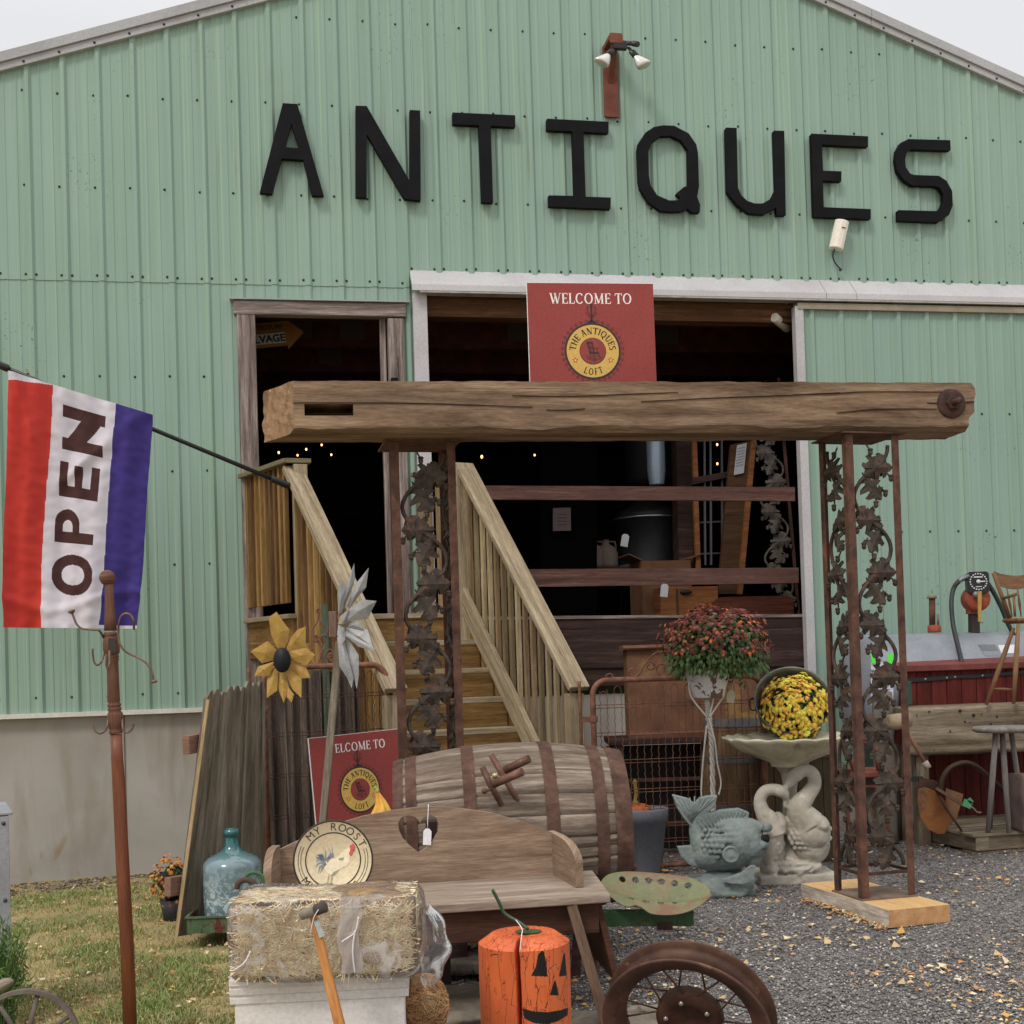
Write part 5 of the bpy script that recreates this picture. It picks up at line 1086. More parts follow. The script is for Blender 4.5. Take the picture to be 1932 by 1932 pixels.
mb = MB(); mb.bar(q0+Vector((0, 0, .1)), q2, .030, .030, up=(0, 1, 0)); mb.build('stake', PIC, SF, False, bevel=.003)
petals('H', 5.42, (1400, 560), [[(1495, 78), (1502, 200), (1470, 300), (1400, 470), (1380, 480), (1430, 280)], [(1610, 113), (1588, 270), (1520, 350), (1455, 440), (1440, 410), (1500, 250)], [(1672, 375), (1600, 515), (1420, 540), (1440, 450), (1560, 365)], [(1555, 535), (1562, 592), (1430, 590), (1425, 545)], [(1430, 585), (1600, 600), (1645, 745), (1560, 700), (1440, 640)], [(1662, 750), (1640, 766), (1530, 735), (1415, 640), (1430, 610)], [(1430, 640), (1530, 800), (1532, 960), (1515, 1068), (1490, 970), (1440, 800)], [(1400, 640), (1440, 780), (1490, 980), (1475, 1062), (1440, 980), (1380, 890), (1362, 660)], [(1388, 205), (1440, 270), (1405, 440), (1372, 480), (1362, 330)], [(1380, 500), (1450, 440), (1470, 520), (1420, 600), (1370, 570)], [(1370, 560), (1420, 590), (1425, 680), (1395, 720), (1362, 640)]], SIL, SF, 0, .05)
mb = MB(); p0 = atc('H', 1415, 555, 5.38); mb.tube([p0, p0+Vector((-.02, -.03, 0))], [.012, .004], 8); mb.build('flower_centre', flat('brass_boss', '8f8455', metal=.4, rough=.4), SF, False)
# ---------------------------------------------------------------- demijohn and tray
def glass_mat():
    t = NT('dusty_teal_glass'); o = t.coord('Object'); g = t.n('SeparateXYZ'); t.l(o, g.inputs[0])
    a = t.noise(o, 26, 7, .8, .7); patch = t.mask(a, .50, .53); low = t.ramp(g.outputs[2], [(.10, (1, 1, 1, 1)), (.30, (0, 0, 0, 1))])
    base = t.ramp(g.outputs[2], [(.31, hx('5a7076', 1.5)), (.36, hx('175254', 1.5))]); dust = t.mix(t.noise(o, 5, 3), hx('8fa0a4', 1.6), hx('a0adaf', 1.6))
    t.l(g.outputs[2], low.node.inputs[0]); m_ = t.mix(1.0, patch, low, 'MULTIPLY'); c = t.mix(m_, base, dust)
    r = t.mix(m_, (.12, .12, .12, 1), (.55, .55, .55, 1)); t.b.inputs['Coat Weight'].default_value = .5; t.b.inputs['Coat Roughness'].default_value = .1
    return t.done(c, r, 0, None, .6)
dj = at(441.5, 1742, 6.12)
DJ = thing('glass_demijohn', 'big blue green glass demijohn standing before the leaning picket panel', 'bottle', Matrix.Translation((dj.x, dj.y, dj.z)))
s_ = 6.12/2400; pr = [(0, 0), (50, 0), (53, 4), (54.5, 40), (55, 85), (55, 108), (52.5, 116), (45, 124), (30, 131), (19, 138), (14.5, 146), (12.5, 160), (12, 164), (14.5, 165), (15, 170), (14.5, 176), (12, 177), (11, 170), (0, 168)]
mb = MB(); mb.lathe([(r*s_, z*s_) for r, z in pr], 40); mb.build('bottle', glass_mat(), DJ)
GRN = surf('rusty_green_paint', ['3b4f36', '4a5f42', '56694b'], scale=8, rough=.7, bump=.3, patches=[('5a2c20', 11, .54, .60), ('3d211a', 24, .62, .66)])
tl_ = at(354, 1762, 5.95); TR_ = thing('metal_tray', 'open rusty green metal tray on the grass below the glass bottle', 'tray', Matrix.Translation((tl_.x, tl_.y, tl_.z)) @ Matrix.Rotation(R(2), 4, 'Z'))
mb = MB(); w_, d_, h_ = .42, .30, .075
for c_, dd in (((w_/2, 0, h_/2), (w_, .006, h_)), ((w_/2, d_, h_/2), (w_, .006, h_)), ((0, d_/2, h_/2), (.006, d_, h_)), ((w_, d_/2, h_/2), (.006, d_, h_)), ((w_/2, d_/2, .003), (w_, d_, .006))): mb.box(c_, dd)
for c_, dd in (((w_/2, -.004, h_), (w_+.02, .012, .008)), ((w_/2, d_+.004, h_), (w_+.02, .012, .008)), ((-.004, d_/2, h_), (.012, d_, .008))): mb.box(c_, dd)
mb.build('tray_pan', GRN, TR_); mb = MB(); mb.box((.14, .12, .11), (.034, .012, .20)); mb.build('bracket', GRN, TR_, bevel=.002)
# ---------------------------------------------------------------- flowering plants
def blossom(mb, c, n, r, rr, cup=.3, petals=9):
    n = n.normalized(); a = n.orthogonal().normalized(); b = n.cross(a); ph = rr.random()*6
    vs = [c+n*r*.25]; 
    for k in range(petals):
        t = ph+2*math.pi*k/petals; q = 1+.25*rr.uniform(-1, 1); vs.append(c+(a*math.cos(t)+b*math.sin(t))*r*q+n*r*cup*rr.uniform(0, 1)); t2 = t+math.pi/petals; vs.append(c+(a*math.cos(t2)+b*math.sin(t2))*r*.55+n*r*.05)
    m_ = len(vs)-1; mb.add(vs, [(0, 1+k, 1+(k+1) % m_) for k in range(m_)])
    vs = [c+n*r*.5]
    for k in range(6): t = ph+1+2*math.pi*k/6; vs.append(c+(a*math.cos(t)+b*math.sin(t))*r*.5+n*r*(.35*rr.random()+.1))
    mb.add(vs, [(0, 1+k, 1+(k+1) % 6) for k in range(6)])
def leafquad(mb, c, d, n, L, w_):
    d = d.normalized(); s = d.cross(n); s = s.normalized() if s.length > 1e-4 else Vector((1, 0, 0)); m = c+d*L*.5+n*L*.06
    mb.add([c, m+s*w_, c+d*L, m-s*w_, m+n*L*.03], [(0, 1, 4), (1, 2, 4), (2, 3, 4), (3, 0, 4)])
def mum_plant(par, cen, rad, axis, nf, fr, mats, leafmat, nl, seed, front=None, low=-.1, leafL=.03):
    rr = random.Random(seed); cen = Vector(cen); groups = [MB() for _ in mats]; axis = Vector(axis).normalized(); S = Matrix.Diagonal(rad)
    q = axis.to_track_quat('Z', 'Y').to_matrix()
    for i in range(nf):
        while True:
            z = rr.uniform(low, 1); a = rr.uniform(0, 2*math.pi); d = Vector((math.sqrt(max(0, 1-z*z))*math.cos(a), math.sqrt(max(0, 1-z*z))*math.sin(a), z))
            if rr.random() < .35+.65*(z-low): break
        if noise.noise(d*3.6+Vector((seed*2, 1, 0))) < -.30 and rr.random() < .85: continue
        p = cen + q @ (S @ (d*rr.uniform(.84, 1.08)*(1+.17*noise.noise(d*2.2+Vector((seed, 0, 0)))))); n = (q @ d + Vector((rr.uniform(-.4, .4), rr.uniform(-.4, .4), rr.uniform(-.2, .5)))).normalized()
        k = min(len(mats)-1, int(rr.random()**1.4*len(mats))); blossom(groups[k], p, n, fr*rr.uniform(.6, 1.3), rr)
    for g, m_ in zip(groups, mats):
        if g.v: g.build('blossoms', m_, par, False, kind='stuff')
    mb = MB()
    for i in range(nl):
        d = Vector((rr.gauss(0, 1), rr.gauss(0, 1), rr.gauss(0, 1))).normalized(); d.z = max(d.z, low-.35) if rr.random() < .9 else d.z
        p = cen + q @ (S @ (d*rr.uniform(.55, .96))); n = (q @ d + Vector((rr.uniform(-.6, .6), rr.uniform(-.6, .6), rr.uniform(-.3, .6)))).normalized(); t = Vector((rr.uniform(-1, 1), rr.uniform(-1, 1), rr.uniform(-1, .3)))
        leafquad(mb, p, t, n, leafL*rr.uniform(.7, 1.3), leafL*.3)
    mb.build('foliage', leafmat, par, False)
    mb = MB(); mb.blob(cen, (rad[0]*.62, rad[1]*.62, rad[2]*.62), 16, q, jit=.4); mb.build('stems', flat('dark_stems', '232b18', k=1.2, rough=.9), par, False)
LEAF = surf('mum_leaf_green', ['2b3d1c', '3a5026', '4b6332'], k=1.5, scale=20, rough=.6); 
OR1, OR2, OR3 = flat('mum_orange', 'c8780f', rough=.7), flat('mum_gold', 'c48e14', rough=.7), flat('mum_rust', '9a4c10', rough=.7)
mc = at(330, 1668, 6.75); MO = thing('potted_mum', 'orange flowering mum on the grass half behind the leaning picket panel', 'flower pot', Matrix.Translation((mc.x, mc.y, ground_z(mc.x))))
mum_plant(MO, mc+Vector((.0, 0, .0)), (.13, .12, .15), (-.3, -.4, 1), 300, .012, [OR1, OR2, OR3], LEAF, 260, 5, low=-.85, leafL=.02)
mb = MB(); mb.lathe([(0, 0), (.06, 0), (.08, .12), (.075, .12), (0, .1)], 20); mb.build('pot', flat('black_nursery_pot', '2a2a2c', k=1.1), MO)
pc = at(327, 1612, 7.9); mb = MB(); CP_ = thing('clay_saucer', 'dark red brown round clay dish at the foot of the foundation wall', 'clay dish', Matrix.Translation((pc.x+.03, pc.y, ground_z(pc.x, 7.9)+.0)))
mb.lathe([(0, 0), (.07, 0), (.09, .03), (.09, .07), (.07, .085), (0, .09)], 28); mb.build('dish', surf('dark_clay', ['56302a', '683a32']), CP_)
# ---------------------------------------------------------------- locker, plant, small wheel at the lower left
ZN = surf('galvanised_sheet', ['6f7277', '8b8e93', 'a2a4a8'], scale=3, rough=.5, metal=.3, bump=.2, bs=20, cs=(1, 1, .4))
lc = at(24, 1900, 4.75); LK = thing('metal_locker', 'tall galvanised metal cabinet cut off by the left edge of the view', 'cabinet', frame((lc.x, lc.y, ground_z(lc.x)-.02), R(25)))
ht = at(14, 1527, 4.75).z-ground_z(lc.x)
mb = MB(); mb.box((-.3, .2, ht/2), (.6, .4, ht)); mb.box((-.3, .2, ht+.006), (.63, .43, .012)); mb.build('body', ZN, LK, bevel=.003)
mb = MB(); mb.box((-.018, -.007, ht*.5), (.036, .014, ht*.99)); mb.box((-.58, -.007, ht*.5), (.036, .014, ht*.99)); mb.box((-.3, -.007, ht-.03), (.53, .014, .05)); mb.box((-.3, -.007, ht*.5), (.53, .014, .2)); mb.build('door_frame', ZN, LK, bevel=.002)
for z in (ht-.03, ht*.62, ht*.42): mb = MB(); mb.lathe([(0, .006), (.006, .005), (.008, 0)], 8, Matrix.Translation((-.018, -.014, z)) @ Matrix.Rotation(R(90), 4, 'X')); mb.build('rivet', SCREW, LK)
pp = at(-8, 1860, 4.1); PLN = thing('feathery_plant', 'bright green feathery plant before the metal cabinet at the left edge', 'plant', Matrix.Translation((pp.x, pp.y, ground_z(pp.x)-.02)))
rr = random.Random(8); mb = MB(); base_ = Vector((pp.x, pp.y, ground_z(pp.x)+.1))
for i in range(260):
    a = rr.uniform(0, 6.28); hgt = rr.uniform(.2, .42); sp = rr.uniform(.02, .13); tip = base_+Vector((sp*math.cos(a), sp*math.sin(a)*.7, hgt)); mid = base_.lerp(tip, .5)+Vector((0, 0, .04)); mb.tube([base_+Vector((rr.uniform(-.05, .05), rr.uniform(-.05, .05), 0)), mid, tip], [.002, .0015, .0006], 3, cap=False)
    for j in range(7):
        t = .35+j*.1; p = base_.lerp(tip, t)+Vector((0, 0, .02)); d = Vector((rr.uniform(-1, 1), rr.uniform(-1, 1), rr.uniform(.1, 1.2))).normalized(); leafquad(mb, p, d, Vector((0, -1, .3)), .04, .0025)
mb.build('fronds', surf('bright_leaf_green', ['36501f', '4b682d', '5f7b3b'], k=1.15), PLN, False)
mb = MB(); mb.lathe([(0, 0), (.1, 0), (.13, .16), (.12, .16), (0, .12)], 20); mb.build('pot', flat('grey_pot_paint', '6d6f73'), PLN)
WI = surf('grey_brown_iron', ['463d37', '5d534c', '72675f'], scale=10, rough=.6, bump=.3)
wc = at(44, 1972, 3.7); rW = 103*3.7/2400; SWH = thing('spoked_wheel', 'small spoked iron wheel at the bottom left corner', 'wheel', Matrix.Translation(wc) @ Matrix.Rotation(R(12), 4, 'Z') @ Matrix.Rotation(R(90-6), 4, 'X'))
mb = MB(); mb.lathe([(rW-.014, -.014), (rW, -.014), (rW, .014), (rW-.014, .014), (rW-.014, -.014)], 64, sm=False); mb.build('rim', WI, SWH, bevel=.002)
mb = MB(); mb.lathe([(0, -.03), (.022, -.03), (.026, 0), (.022, .03), (0, .03)], 20); mb.build('hub', WI, SWH)
for k in range(8): a = R(22+45*k); mb = MB(); mb.tube([(.02*math.cos(a), .02*math.sin(a), 0), ((rW-.01)*math.cos(a+.12), (rW-.01)*math.sin(a+.12), 0)], [.008, .0065], 8, flatx=.6); mb.build('spoke', WI, SWH)
hb_ = at(10, 1858, 3.85); HN = thing('wooden_tool', 'round ended grey wooden tool shaft above the small iron wheel', 'handle', Matrix.Translation(hb_))
mb = MB(); P = [at(-60, 1890, 3.9), at(-10, 1866, 3.87), at(10, 1856, 3.86), at(20, 1852, 3.86), at(26, 1850, 3.86)]; mb.tube(P, [.013, .017, .018, .013, .003], 14); mb.build('grip', PIC, HN, False)
# supports so that wheel and handle rest on something out of view
# ---------------------------------------------------------------- barrel
def axis_frame(A, B, roll=0):
    z = (B-A).normalized(); y = Vector((0, 0, 1)); x = y.cross(z).normalized(); y = z.cross(x); m = Matrix((x, y, z)).transposed().to_4x4(); m.translation = A; return m @ Matrix.Rotation(roll, 4, 'Z')
STAVE = wood('grey_oak_stave', '43372f', '746659', 'a39586', grain=14, crack=.6, bump=.6, blotch='57463c')
HOOP = surf('rusty_hoop', ['3c2a24', '52392f', '64473b'], scale=16, rough=.85, bump=.45, bs=110, patches=[('8d7566', 40, .68, .72), ('43302a', 9, .6, .7)])
def barrel(M, label, L, r0, r1, hoops, hm, sm_, n=24, grp='wooden barrels'):
    t = thing('wooden_barrel', label, 'barrel', M, grp); mb = MB()
    rad = lambda u: r0+(r1-r0)*(1-(2*u-1)**2); 
    wob = lambda a, i: 1-.010*max(0, 1-abs(((a*n/(2*math.pi)) % 1)-.5)*-1 if False else 0)
    K = n*8; prof = [(rad(u/20), L*u/20) for u in range(21)]
    def wb(a, i):
        f = (a*n/(2*math.pi)) % 1; e = min(f, 1-f); st = int(a*n/(2*math.pi)); return 1-.022*max(0, 1-e/.07)+.004*math.sin(st*7.3)
    for j in range(n):     # each stave its own strip so the grain differs
        a0, a1 = 2*math.pi*j/n, 2*math.pi*(j+1)/n; mb.lathe(prof, 10, a0=a0+1e-4, a1=a1-1e-4, wob=wb)
    mb.lathe([(rad(0)-.018, .03), (rad(0)-.018, 0), (rad(0), 0)], K, sm=False); mb.lathe([(rad(1), L), (rad(1)-.018, L), (rad(1)-.018, L-.03)], K, sm=False)
    mb.build('staves', sm_, t)
    mb = MB(); mb.lathe([(0, .03), (rad(0)-.017, .03)], 48); mb.lathe([(rad(1)-.017, L-.03), (0, L-.03)], 48); mb.build('heads', sm_, t)
    for (u0, u1) in hoops:
        mb = MB(); a, b = rad(u0)+.0035, rad(u1)+.0035; mb.lathe([(a-.004, L*u0), (a, L*u0), ((a+b)/2, L*(u0+u1)/2), (b, L*u1), (b-.004, L*u1)], 64, sm=False); mb.build('hoop', hm, t)
    return t
BA, BB = at(748, 1577, 5.36), at(1174, 1553, 5.42); LB = (BB-BA).length; s_ = 5.39/2400
uu = lambda x: (x-745)/442
barrel(axis_frame(BA, BB), 'weathered grey barrel lying on its side behind the heart bench', LB, 138*s_, 163*s_, [(0, uu(764)), (uu(769), uu(789)), (uu(876), uu(899)), (uu(1026), uu(1050)), (uu(1118), uu(1141)), (uu(1155), 1.0)], HOOP, STAVE)
gz = 0
cr = thing('timber_cradle', 'pair of dark timbers holding up the lying barrel', 'timbers', Matrix.Translation(((BA.x+BB.x)/2, BA.y, 0)))
for sg in (-1, 1):
    for q in (.25, .62):
        p = BA.lerp(BB, q); mb = MB(); zt = p.z-154*s_*.86; mb.prism([(-.05, 0), (.05, 0), (.05, zt+.02), (-.05, zt+.02)], -.05, .05, lambda x, d, z, p=p, sg=sg: Vector((p.x+x, p.y+sg*.16+d, z))); mb.build('timber', WDARK, cr, False, bevel=.005)
# ---------------------------------------------------------------- pipe clamp leaning on the barrel
PIPE = surf('rusty_pipe', ['4b332a', '66473a', '7f5f4e'], scale=12, rough=.6, metal=.3, bump=.3, patches=[('8f8a6a', 22, .64, .70)])
Yp = 4.98; n_ = lambda x, y, Y=Yp: atc('N', x, y, Y)
PC = thing('pipe_clamp', 'rusty steel pipe clamp leaning against the lying barrel', 'pipe clamp', Matrix.Translation(n_(640, 260)))
def toground(a, b):
    d = b-a; return a+d*((a.z-.02)/(a.z-b.z)) if a.z > b.z else b
for P in ([n_(528, 68, 5.04), n_(585, 195, 5.02), n_(645, 300, 5.04), n_(712, 440, 5.10), n_(800, 640, 5.15)], [n_(590, -25, 5.08), n_(690, 150, 5.06), n_(790, 320, 5.07), n_(890, 480, 5.10), n_(1000, 660, 5.15)]): mb = MB(); mb.tube(P, [.0125, .0125, .011, .0085, .0085], 10); mb.build('rod', PIPE, PC, False)
mb = MB(); mb.tube([n_(605, 190, 5.00), n_(820, 98, 4.96)], .0165, 14); mb.build('cross_pipe', PIPE, PC, False)
mb = MB(); mb.tube([n_(690, 88, 5.03), n_(868, 5, 4.99)], .0165, 14); mb.build('cross_pipe', PIPE, PC, False)
mb = MB(); mb.tube([n_(545, 240, 4.98), n_(595, 225, 5.00)], .006, 8); mb.blob(n_(543, 240, 4.98), .012, 8); mb.build('wing_screw', PIPE, PC, False)
mb = MB(); mb.tube([n_(600, 130, 5.02), n_(640, 125, 5.02)], .012, 8); mb.build('brass_nut', flat('worn_brass', 'a0956a', metal=.5, rough=.35), PC, False)
# ---------------------------------------------------------------- heart bench
BW = wood('aged_bench_pine', '63503f', '846e5b', '9f8a76', k=1.4, grain=14, crack=.15, bump=.25, rough=.65, blotch='86674f')
BSEAT = wood('bench_seat_pine', '776657', '968576', 'b0a090', grain=12, crack=.25, bump=.3, rough=.7, blotch='6e5e50')
BLEG = wood('bench_leg_wood', '4b3a2c', '6b5442', '836b57', grain=13, crack=.2)
BRED = wood('red_brown_apron', '3d281f', '523629', '664737', grain=12, crack=.2, bump=.3)
ZS_ = .441; cBR, cFR, cFL, cBL = Vector((.279, 4.86, 0)), Vector((.308, 4.36, 0)), Vector((-.80, 4.165, 0)), Vector((-.83, 4.665, 0))
BEN = thing('wooden_bench', 'small brown wooden bench with a heart cut through its curved back', 'bench', Matrix.Translation(((cFL.x+cFR.x)/2, 4.5, 0)))
mb = MB(); Q = [cFL, cFR, cBR, cBL]; v = [p+Vector((0, 0, ZS_-.03)) for p in Q]+[p+Vector((0, 0, ZS_)) for p in Q]
mb.add(v, [(3, 2, 1, 0), (4, 5, 6, 7), (0, 1, 5, 4), (1, 2, 6, 5), (2, 3, 7, 6), (3, 0, 4, 7)], [[(0, 0), (1.1, 0), (1.1, .5), (0, .5)], [(0, 0), (1.1, 0), (1.1, .5), (0, .5)], [(0, .7), (1.1, .7), (1.1, .73), (0, .73)], [(0, .1), (.5, .1), (.5, .13), (0, .13)], [(0, .7), (1.1, .7), (1.1, .73), (0, .73)], [(0, .1), (.5, .1), (.5, .13), (0, .13)]]); mb.build('seat', BSEAT, BEN, False, bevel=.004)
yB = math.atan2(cBR.y-cBL.y, cBR.x-cBL.x); MBk = Matrix.Translation((cBR.x, cBR.y, 0)) @ Matrix.Rotation(yB, 4, 'Z')
hk = lambda c, x, y: (lambda p: (p.x, p.z))(hit(MBk, *px(c, x, y), -.055))
mb = MB(); mb.M = MBk
top = [('M', 645, 690), ('M', 760, 632), ('M', 880, 576), ('M', 1010, 520), ('M', 1180, 458), ('M', 1300, 422), ('M', 1500, 382), ('M', 1700, 358), ('M', 1850, 353), ('N', 380, 366), ('N', 600, 400), ('N', 800, 457), ('N', 960, 515), ('N', 1113, 570), ('N', 1108, 600), ('N', 1072, 606)]
P = [hk(*q) for q in top]; P = P + [(P[-1][0]-.02, ZS_), (P[0][0]+.012, ZS_), (P[0][0]+.006, hk('M', 652, 742)[1])]
heart = [(1705, 690), (1640, 640), (1585, 580), (1558, 520), (1553, 470), (1575, 432), (1605, 418), (1640, 415), (1680, 430), (1712, 467), (1738, 430), (1765, 414), (1795, 414), (1828, 432), (1845, 475), (1842, 540), (1800, 610), (1755, 655)]
Hh = [hk('M', x, y) for x, y in heart]
mb.prism(P[::-1], -.055, -.033, holes=[Hh]); mb.build('backrest', BW, BEN, False, bevel=.004)
def arm(b0, f0, zt_b, zt_f):
    b0, f0 = Vector(b0), Vector(f0); L_ = (f0-b0).length; d = (f0-b0).normalized(); s = Vector((d.y, -d.x, 0)); n = 10
    prof = [(0, ZS_), (L_, ZS_), (L_+.0, zt_f)]+[(L_*(1-.62*(1-math.cos(R(9*k)))), zt_f+(zt_b-zt_f)*math.sin(R(9*k))) for k in range(1, 11)]+[(0, zt_b)]
    mb = MB(); mb.prism(prof, -.014, .014, lambda x, y, z: b0+d*x+s*y+Vector((0, 0, z))); mb.build('arm', BW, BEN, False, bevel=.004)
def gp(u, v, z): return hitz(u, v, z)
fr_ = gp(1094, 1675, ZS_); bk_ = gp(1040, 1645, ZS_); arm((bk_.x, bk_.y, 0), (fr_.x, fr_.y, 0), .598, .528)
fl_ = Vector((-.80, 4.36, 0)); bl_ = Vector((P[0][0], 0, 0)); bl_ = (MBk @ Vector((P[0][0]+.012, -.06, 0))); fl2 = at(505, 1681, 4.42); arm((bl_.x, bl_.y, 0), (fl2.x, fl2.y, 0), .61, .53)
mb = MB(); o_ = Vector((0, .05, 0)); mb.bar(cFL+o_+Vector((.08, 0, ZS_-.03-.055)), cFR+o_+Vector((-.04, 0, ZS_-.03-.055)), .02, .11); mb.build('apron', BRED, BEN, False, bevel=.003)
mb = MB(); a, b = cFR+Vector((-.03, .05, 0)), cBR+Vector((-.05, -.05, 0)); zt = ZS_-.03; zb_ = .13
P3 = [a+Vector((0, 0, zt)), b+Vector((0, 0, zt)), b+Vector((.06, 0, zb_)), a+Vector((.06, .0, zb_))]; P4 = [p+Vector((-.022, 0, 0)) for p in P3]
for A_, B_ in (((0, 0), (0, 0)),):
    mb.add(P3+P4, [(0, 1, 2, 3), (7, 6, 5, 4), (0, 3, 7, 4), (1, 5, 6, 2), (3, 2, 6, 7), (0, 4, 5, 1)])
mb.build('end_panel', BRED, BEN, False)
mb = MB(); t0 = atc('N', 1165, 1030, 4.36); t1 = atc('N', 1420, 1905, 4.18); t1 = t0+(t1-t0)*((t0.z+.0)/(t0.z-t1.z)); mb.bar(t0, t1, .036, .02, up=(0, 1, 0)); mb.build('leg', BLEG, BEN, False, bevel=.003)
mb = MB(); t0 = Vector((cBR.x-.03, cBR.y-.06, .41)); t1 = atc('N', 1352, 1760, 4.75); t1 = t0+(t1-t0)*(t0.z/(t0.z-t1.z)); mb.bar(t0, t1, .036, .02, up=(0, 1, 0)); mb.build('leg', BLEG, BEN, False, bevel=.003)
for p_ in (cFL+Vector((.08, .06, .41)), cBL+Vector((.08, -.06, .41))): mb = MB(); mb.bar(p_, Vector((p_.x-.12, p_.y, 0)), .036, .02, up=(0, 1, 0)); mb.build('leg', BLEG, BEN, False, bevel=.003)
tg = thing('price_tag', 'white price tag on a string hanging in the heart cut-out', 'tag', Matrix.Translation(MBk @ Vector((hk('M', 1762, 570)[0], -.062, hk('M', 1762, 570)[1]))) @ Matrix.Rotation(yB, 4, 'Z') @ Matrix.Rotation(R(4), 4, 'Y'))
PAPW = flat('white_card', 'c9c6cc', k=1.5, rough=.7)
mb = MB(); mb.prism([(-.015, -.030), (.015, -.030), (.015, .020), (.006, .030), (-.006, .030), (-.015, .020)], -.001, .001); mb.build('card', PAPW, tg)
mb = MB(); mb.tube([(0, 0, .028), (-.001, -.001, .06), (0, 0, .112), (0, .01, .117)], .0015, 5); mb.build('string', PAPW, tg)
# ---------------------------------------------------------------- rooster sign
CRM = surf('cream_enamel', ['b5a482', 'beae8c', 'b9a985'], scale=3, k=1.5, rough=.35, bump=.03); DBR = flat('dark_brown_print', '2f241d', k=1.2, rough=.5)
rc_ = at(628.6, 1623, 4.38); rR = 75*4.38/2400; RM = Matrix.Translation(rc_) @ Matrix.Rotation(R(6), 4, 'Z') @ Matrix.Rotation(R(-9), 4, 'X') @ Matrix.Rotation(R(4), 4, 'Y')
RS = thing('rooster_sign', 'round cream tin sign with a rooster and the words MY ROOST', 'sign', RM)
mb = MB(); mb.lathe([(0, .004), (rR*.955, .004), (rR*.97, .008), (rR, .006), (rR, -.002), (0, -.002)], 72, Matrix.Rotation(R(90), 4, 'X')); 
for i, f in enumerate(mb.f):
    c = sum((mb.v[j] for j in f), Vector())/len(f); mb.mi[i] = 1 if math.hypot(c.x, c.z) > rR*.94 else 0
mb.build('plate', [CRM, DBR], RS)
y = -.0048; mb = MB(); ring(mb, 0, 0, rR*.665, rR*.665, rR*.695, rR*.695, y, 72)
for a0, a1 in ((158, 224), (-42, 22)):
    for r_ in (.80, .865): rib_(mb, [Vector((rR*r_*math.cos(R(a)), y, rR*r_*math.sin(R(a)))) for a in [a0+(a1-a0)*k/16 for k in range(17)]], rR*.014)
def arc_font(mb, txt, rad, mid, size, up, span, bold=.0):
    n = len(txt)
    for i, c in enumerate(txt):
        if c == ' ': continue
        a = R(mid)+(R(span)*((n-1)/2-i)/(n-1))*(1 if up else -1); v, f = font_text(c, size, bold=bold)
        if not v: continue
        cx = (min(p[0] for p in v)+max(p[0] for p in v))/2
        def put(x, z):
            x -= cx; e = Vector((math.cos(a), 0, math.sin(a))); t_ = Vector((math.sin(a), 0, -math.cos(a))) if up else Vector((-math.sin(a), 0, math.cos(a))); return e*rad+(e if up else -e)*z+t_*x
        mb.add([put(p[0], p[1])+Vector((0, y, 0)) for p in v], f)
arc_font(mb, 'MY ROOST', rR*.735, 84, rR*.27, True, 104); arc_font(mb, 'MY RULES', rR*.93, 268, rR*.27, False, 96); mb.build('lettering', DBR, RS)
def sx(x, y_): return ((x-862)/624*rR*1.0, -(y_-1290)/624*rR)
def shp(name, polys, m_, dy=0):
    mb = MB()
    for P in polys: mb.prism([sx(*p) for p in P], y-.0004-dy, y-.0001-dy)
    return mb.build(name, m_, RS)
shp('rooster_body', [[(740, 1290), (830, 1260), (900, 1270), (960, 1200), (1030, 1130), (1100, 1090), (1140, 1110), (1130, 1180), (1115, 1250), (1120, 1310), (1080, 1370), (1010, 1400), (960, 1430), (900, 1490), (850, 1520), (790, 1490), (730, 1430), (720, 1350)]], flat('rooster_cream', 'cdbf9f', k=1.5))
tail = []
for (a, b, c) in (((760, 1300), (820, 1180), (735, 1015)), ((770, 1290), (850, 1190), (825, 1045)), ((745, 1300), (740, 1150), (690, 1080)), ((740, 1310), (700, 1200), (610, 1215)), ((740, 1320), (660, 1250), (585, 1255)), ((745, 1330), (640, 1340), (590, 1420)), ((750, 1340), (660, 1400), (640, 1520)), ((755, 1345), (700, 1420), (670, 1500)), ((775, 1290), (860, 1230), (865, 1190)), ((740, 1325), (620, 1290), (600, 1340))):
    tail.append([(a[0]-12, a[1]-8), (b[0]-9, b[1]-9), c, (b[0]+10, b[1]+8), (a[0]+14, a[1]+12)])
shp('rooster_tail', tail, flat('rooster_blue_grey', '6f7a84', k=1.4), .0004)
shp('rooster_wing', [[(940, 1260), (1030, 1240), (1020, 1285), (960, 1290)], [(880, 1470), (960, 1430), (900, 1510), (835, 1530)], [(735, 1300), (800, 1270), (840, 1240), (780, 1330)]], flat('rooster_shade', '8a8378', k=1.4), .0008)
shp('rooster_comb', [[(1115, 1085), (1110, 1060), (1140, 1040), (1160, 1020), (1180, 1050), (1200, 1080), (1185, 1110), (1165, 1150), (1150, 1210), (1120, 1215), (1100, 1180), (1120, 1130)]], flat('rooster_red', 'b44a40', k=1.4), .0008)
shp('rooster_beak', [[(1165, 1115), (1195, 1135), (1165, 1140)]], flat('rooster_beak_grey', '5a554c', k=1.2), .0012)
shp('rooster_legs', [[(800, 1520), (815, 1530), (800, 1650), (780, 1660), (790, 1600)], [(835, 1530), (870, 1540), (855, 1640), (835, 1640), (850, 1560)], [(735, 1645), (880, 1640), (885, 1650), (735, 1655)]], flat('rooster_leg_tan', '9d9070', k=1.4), .0006)
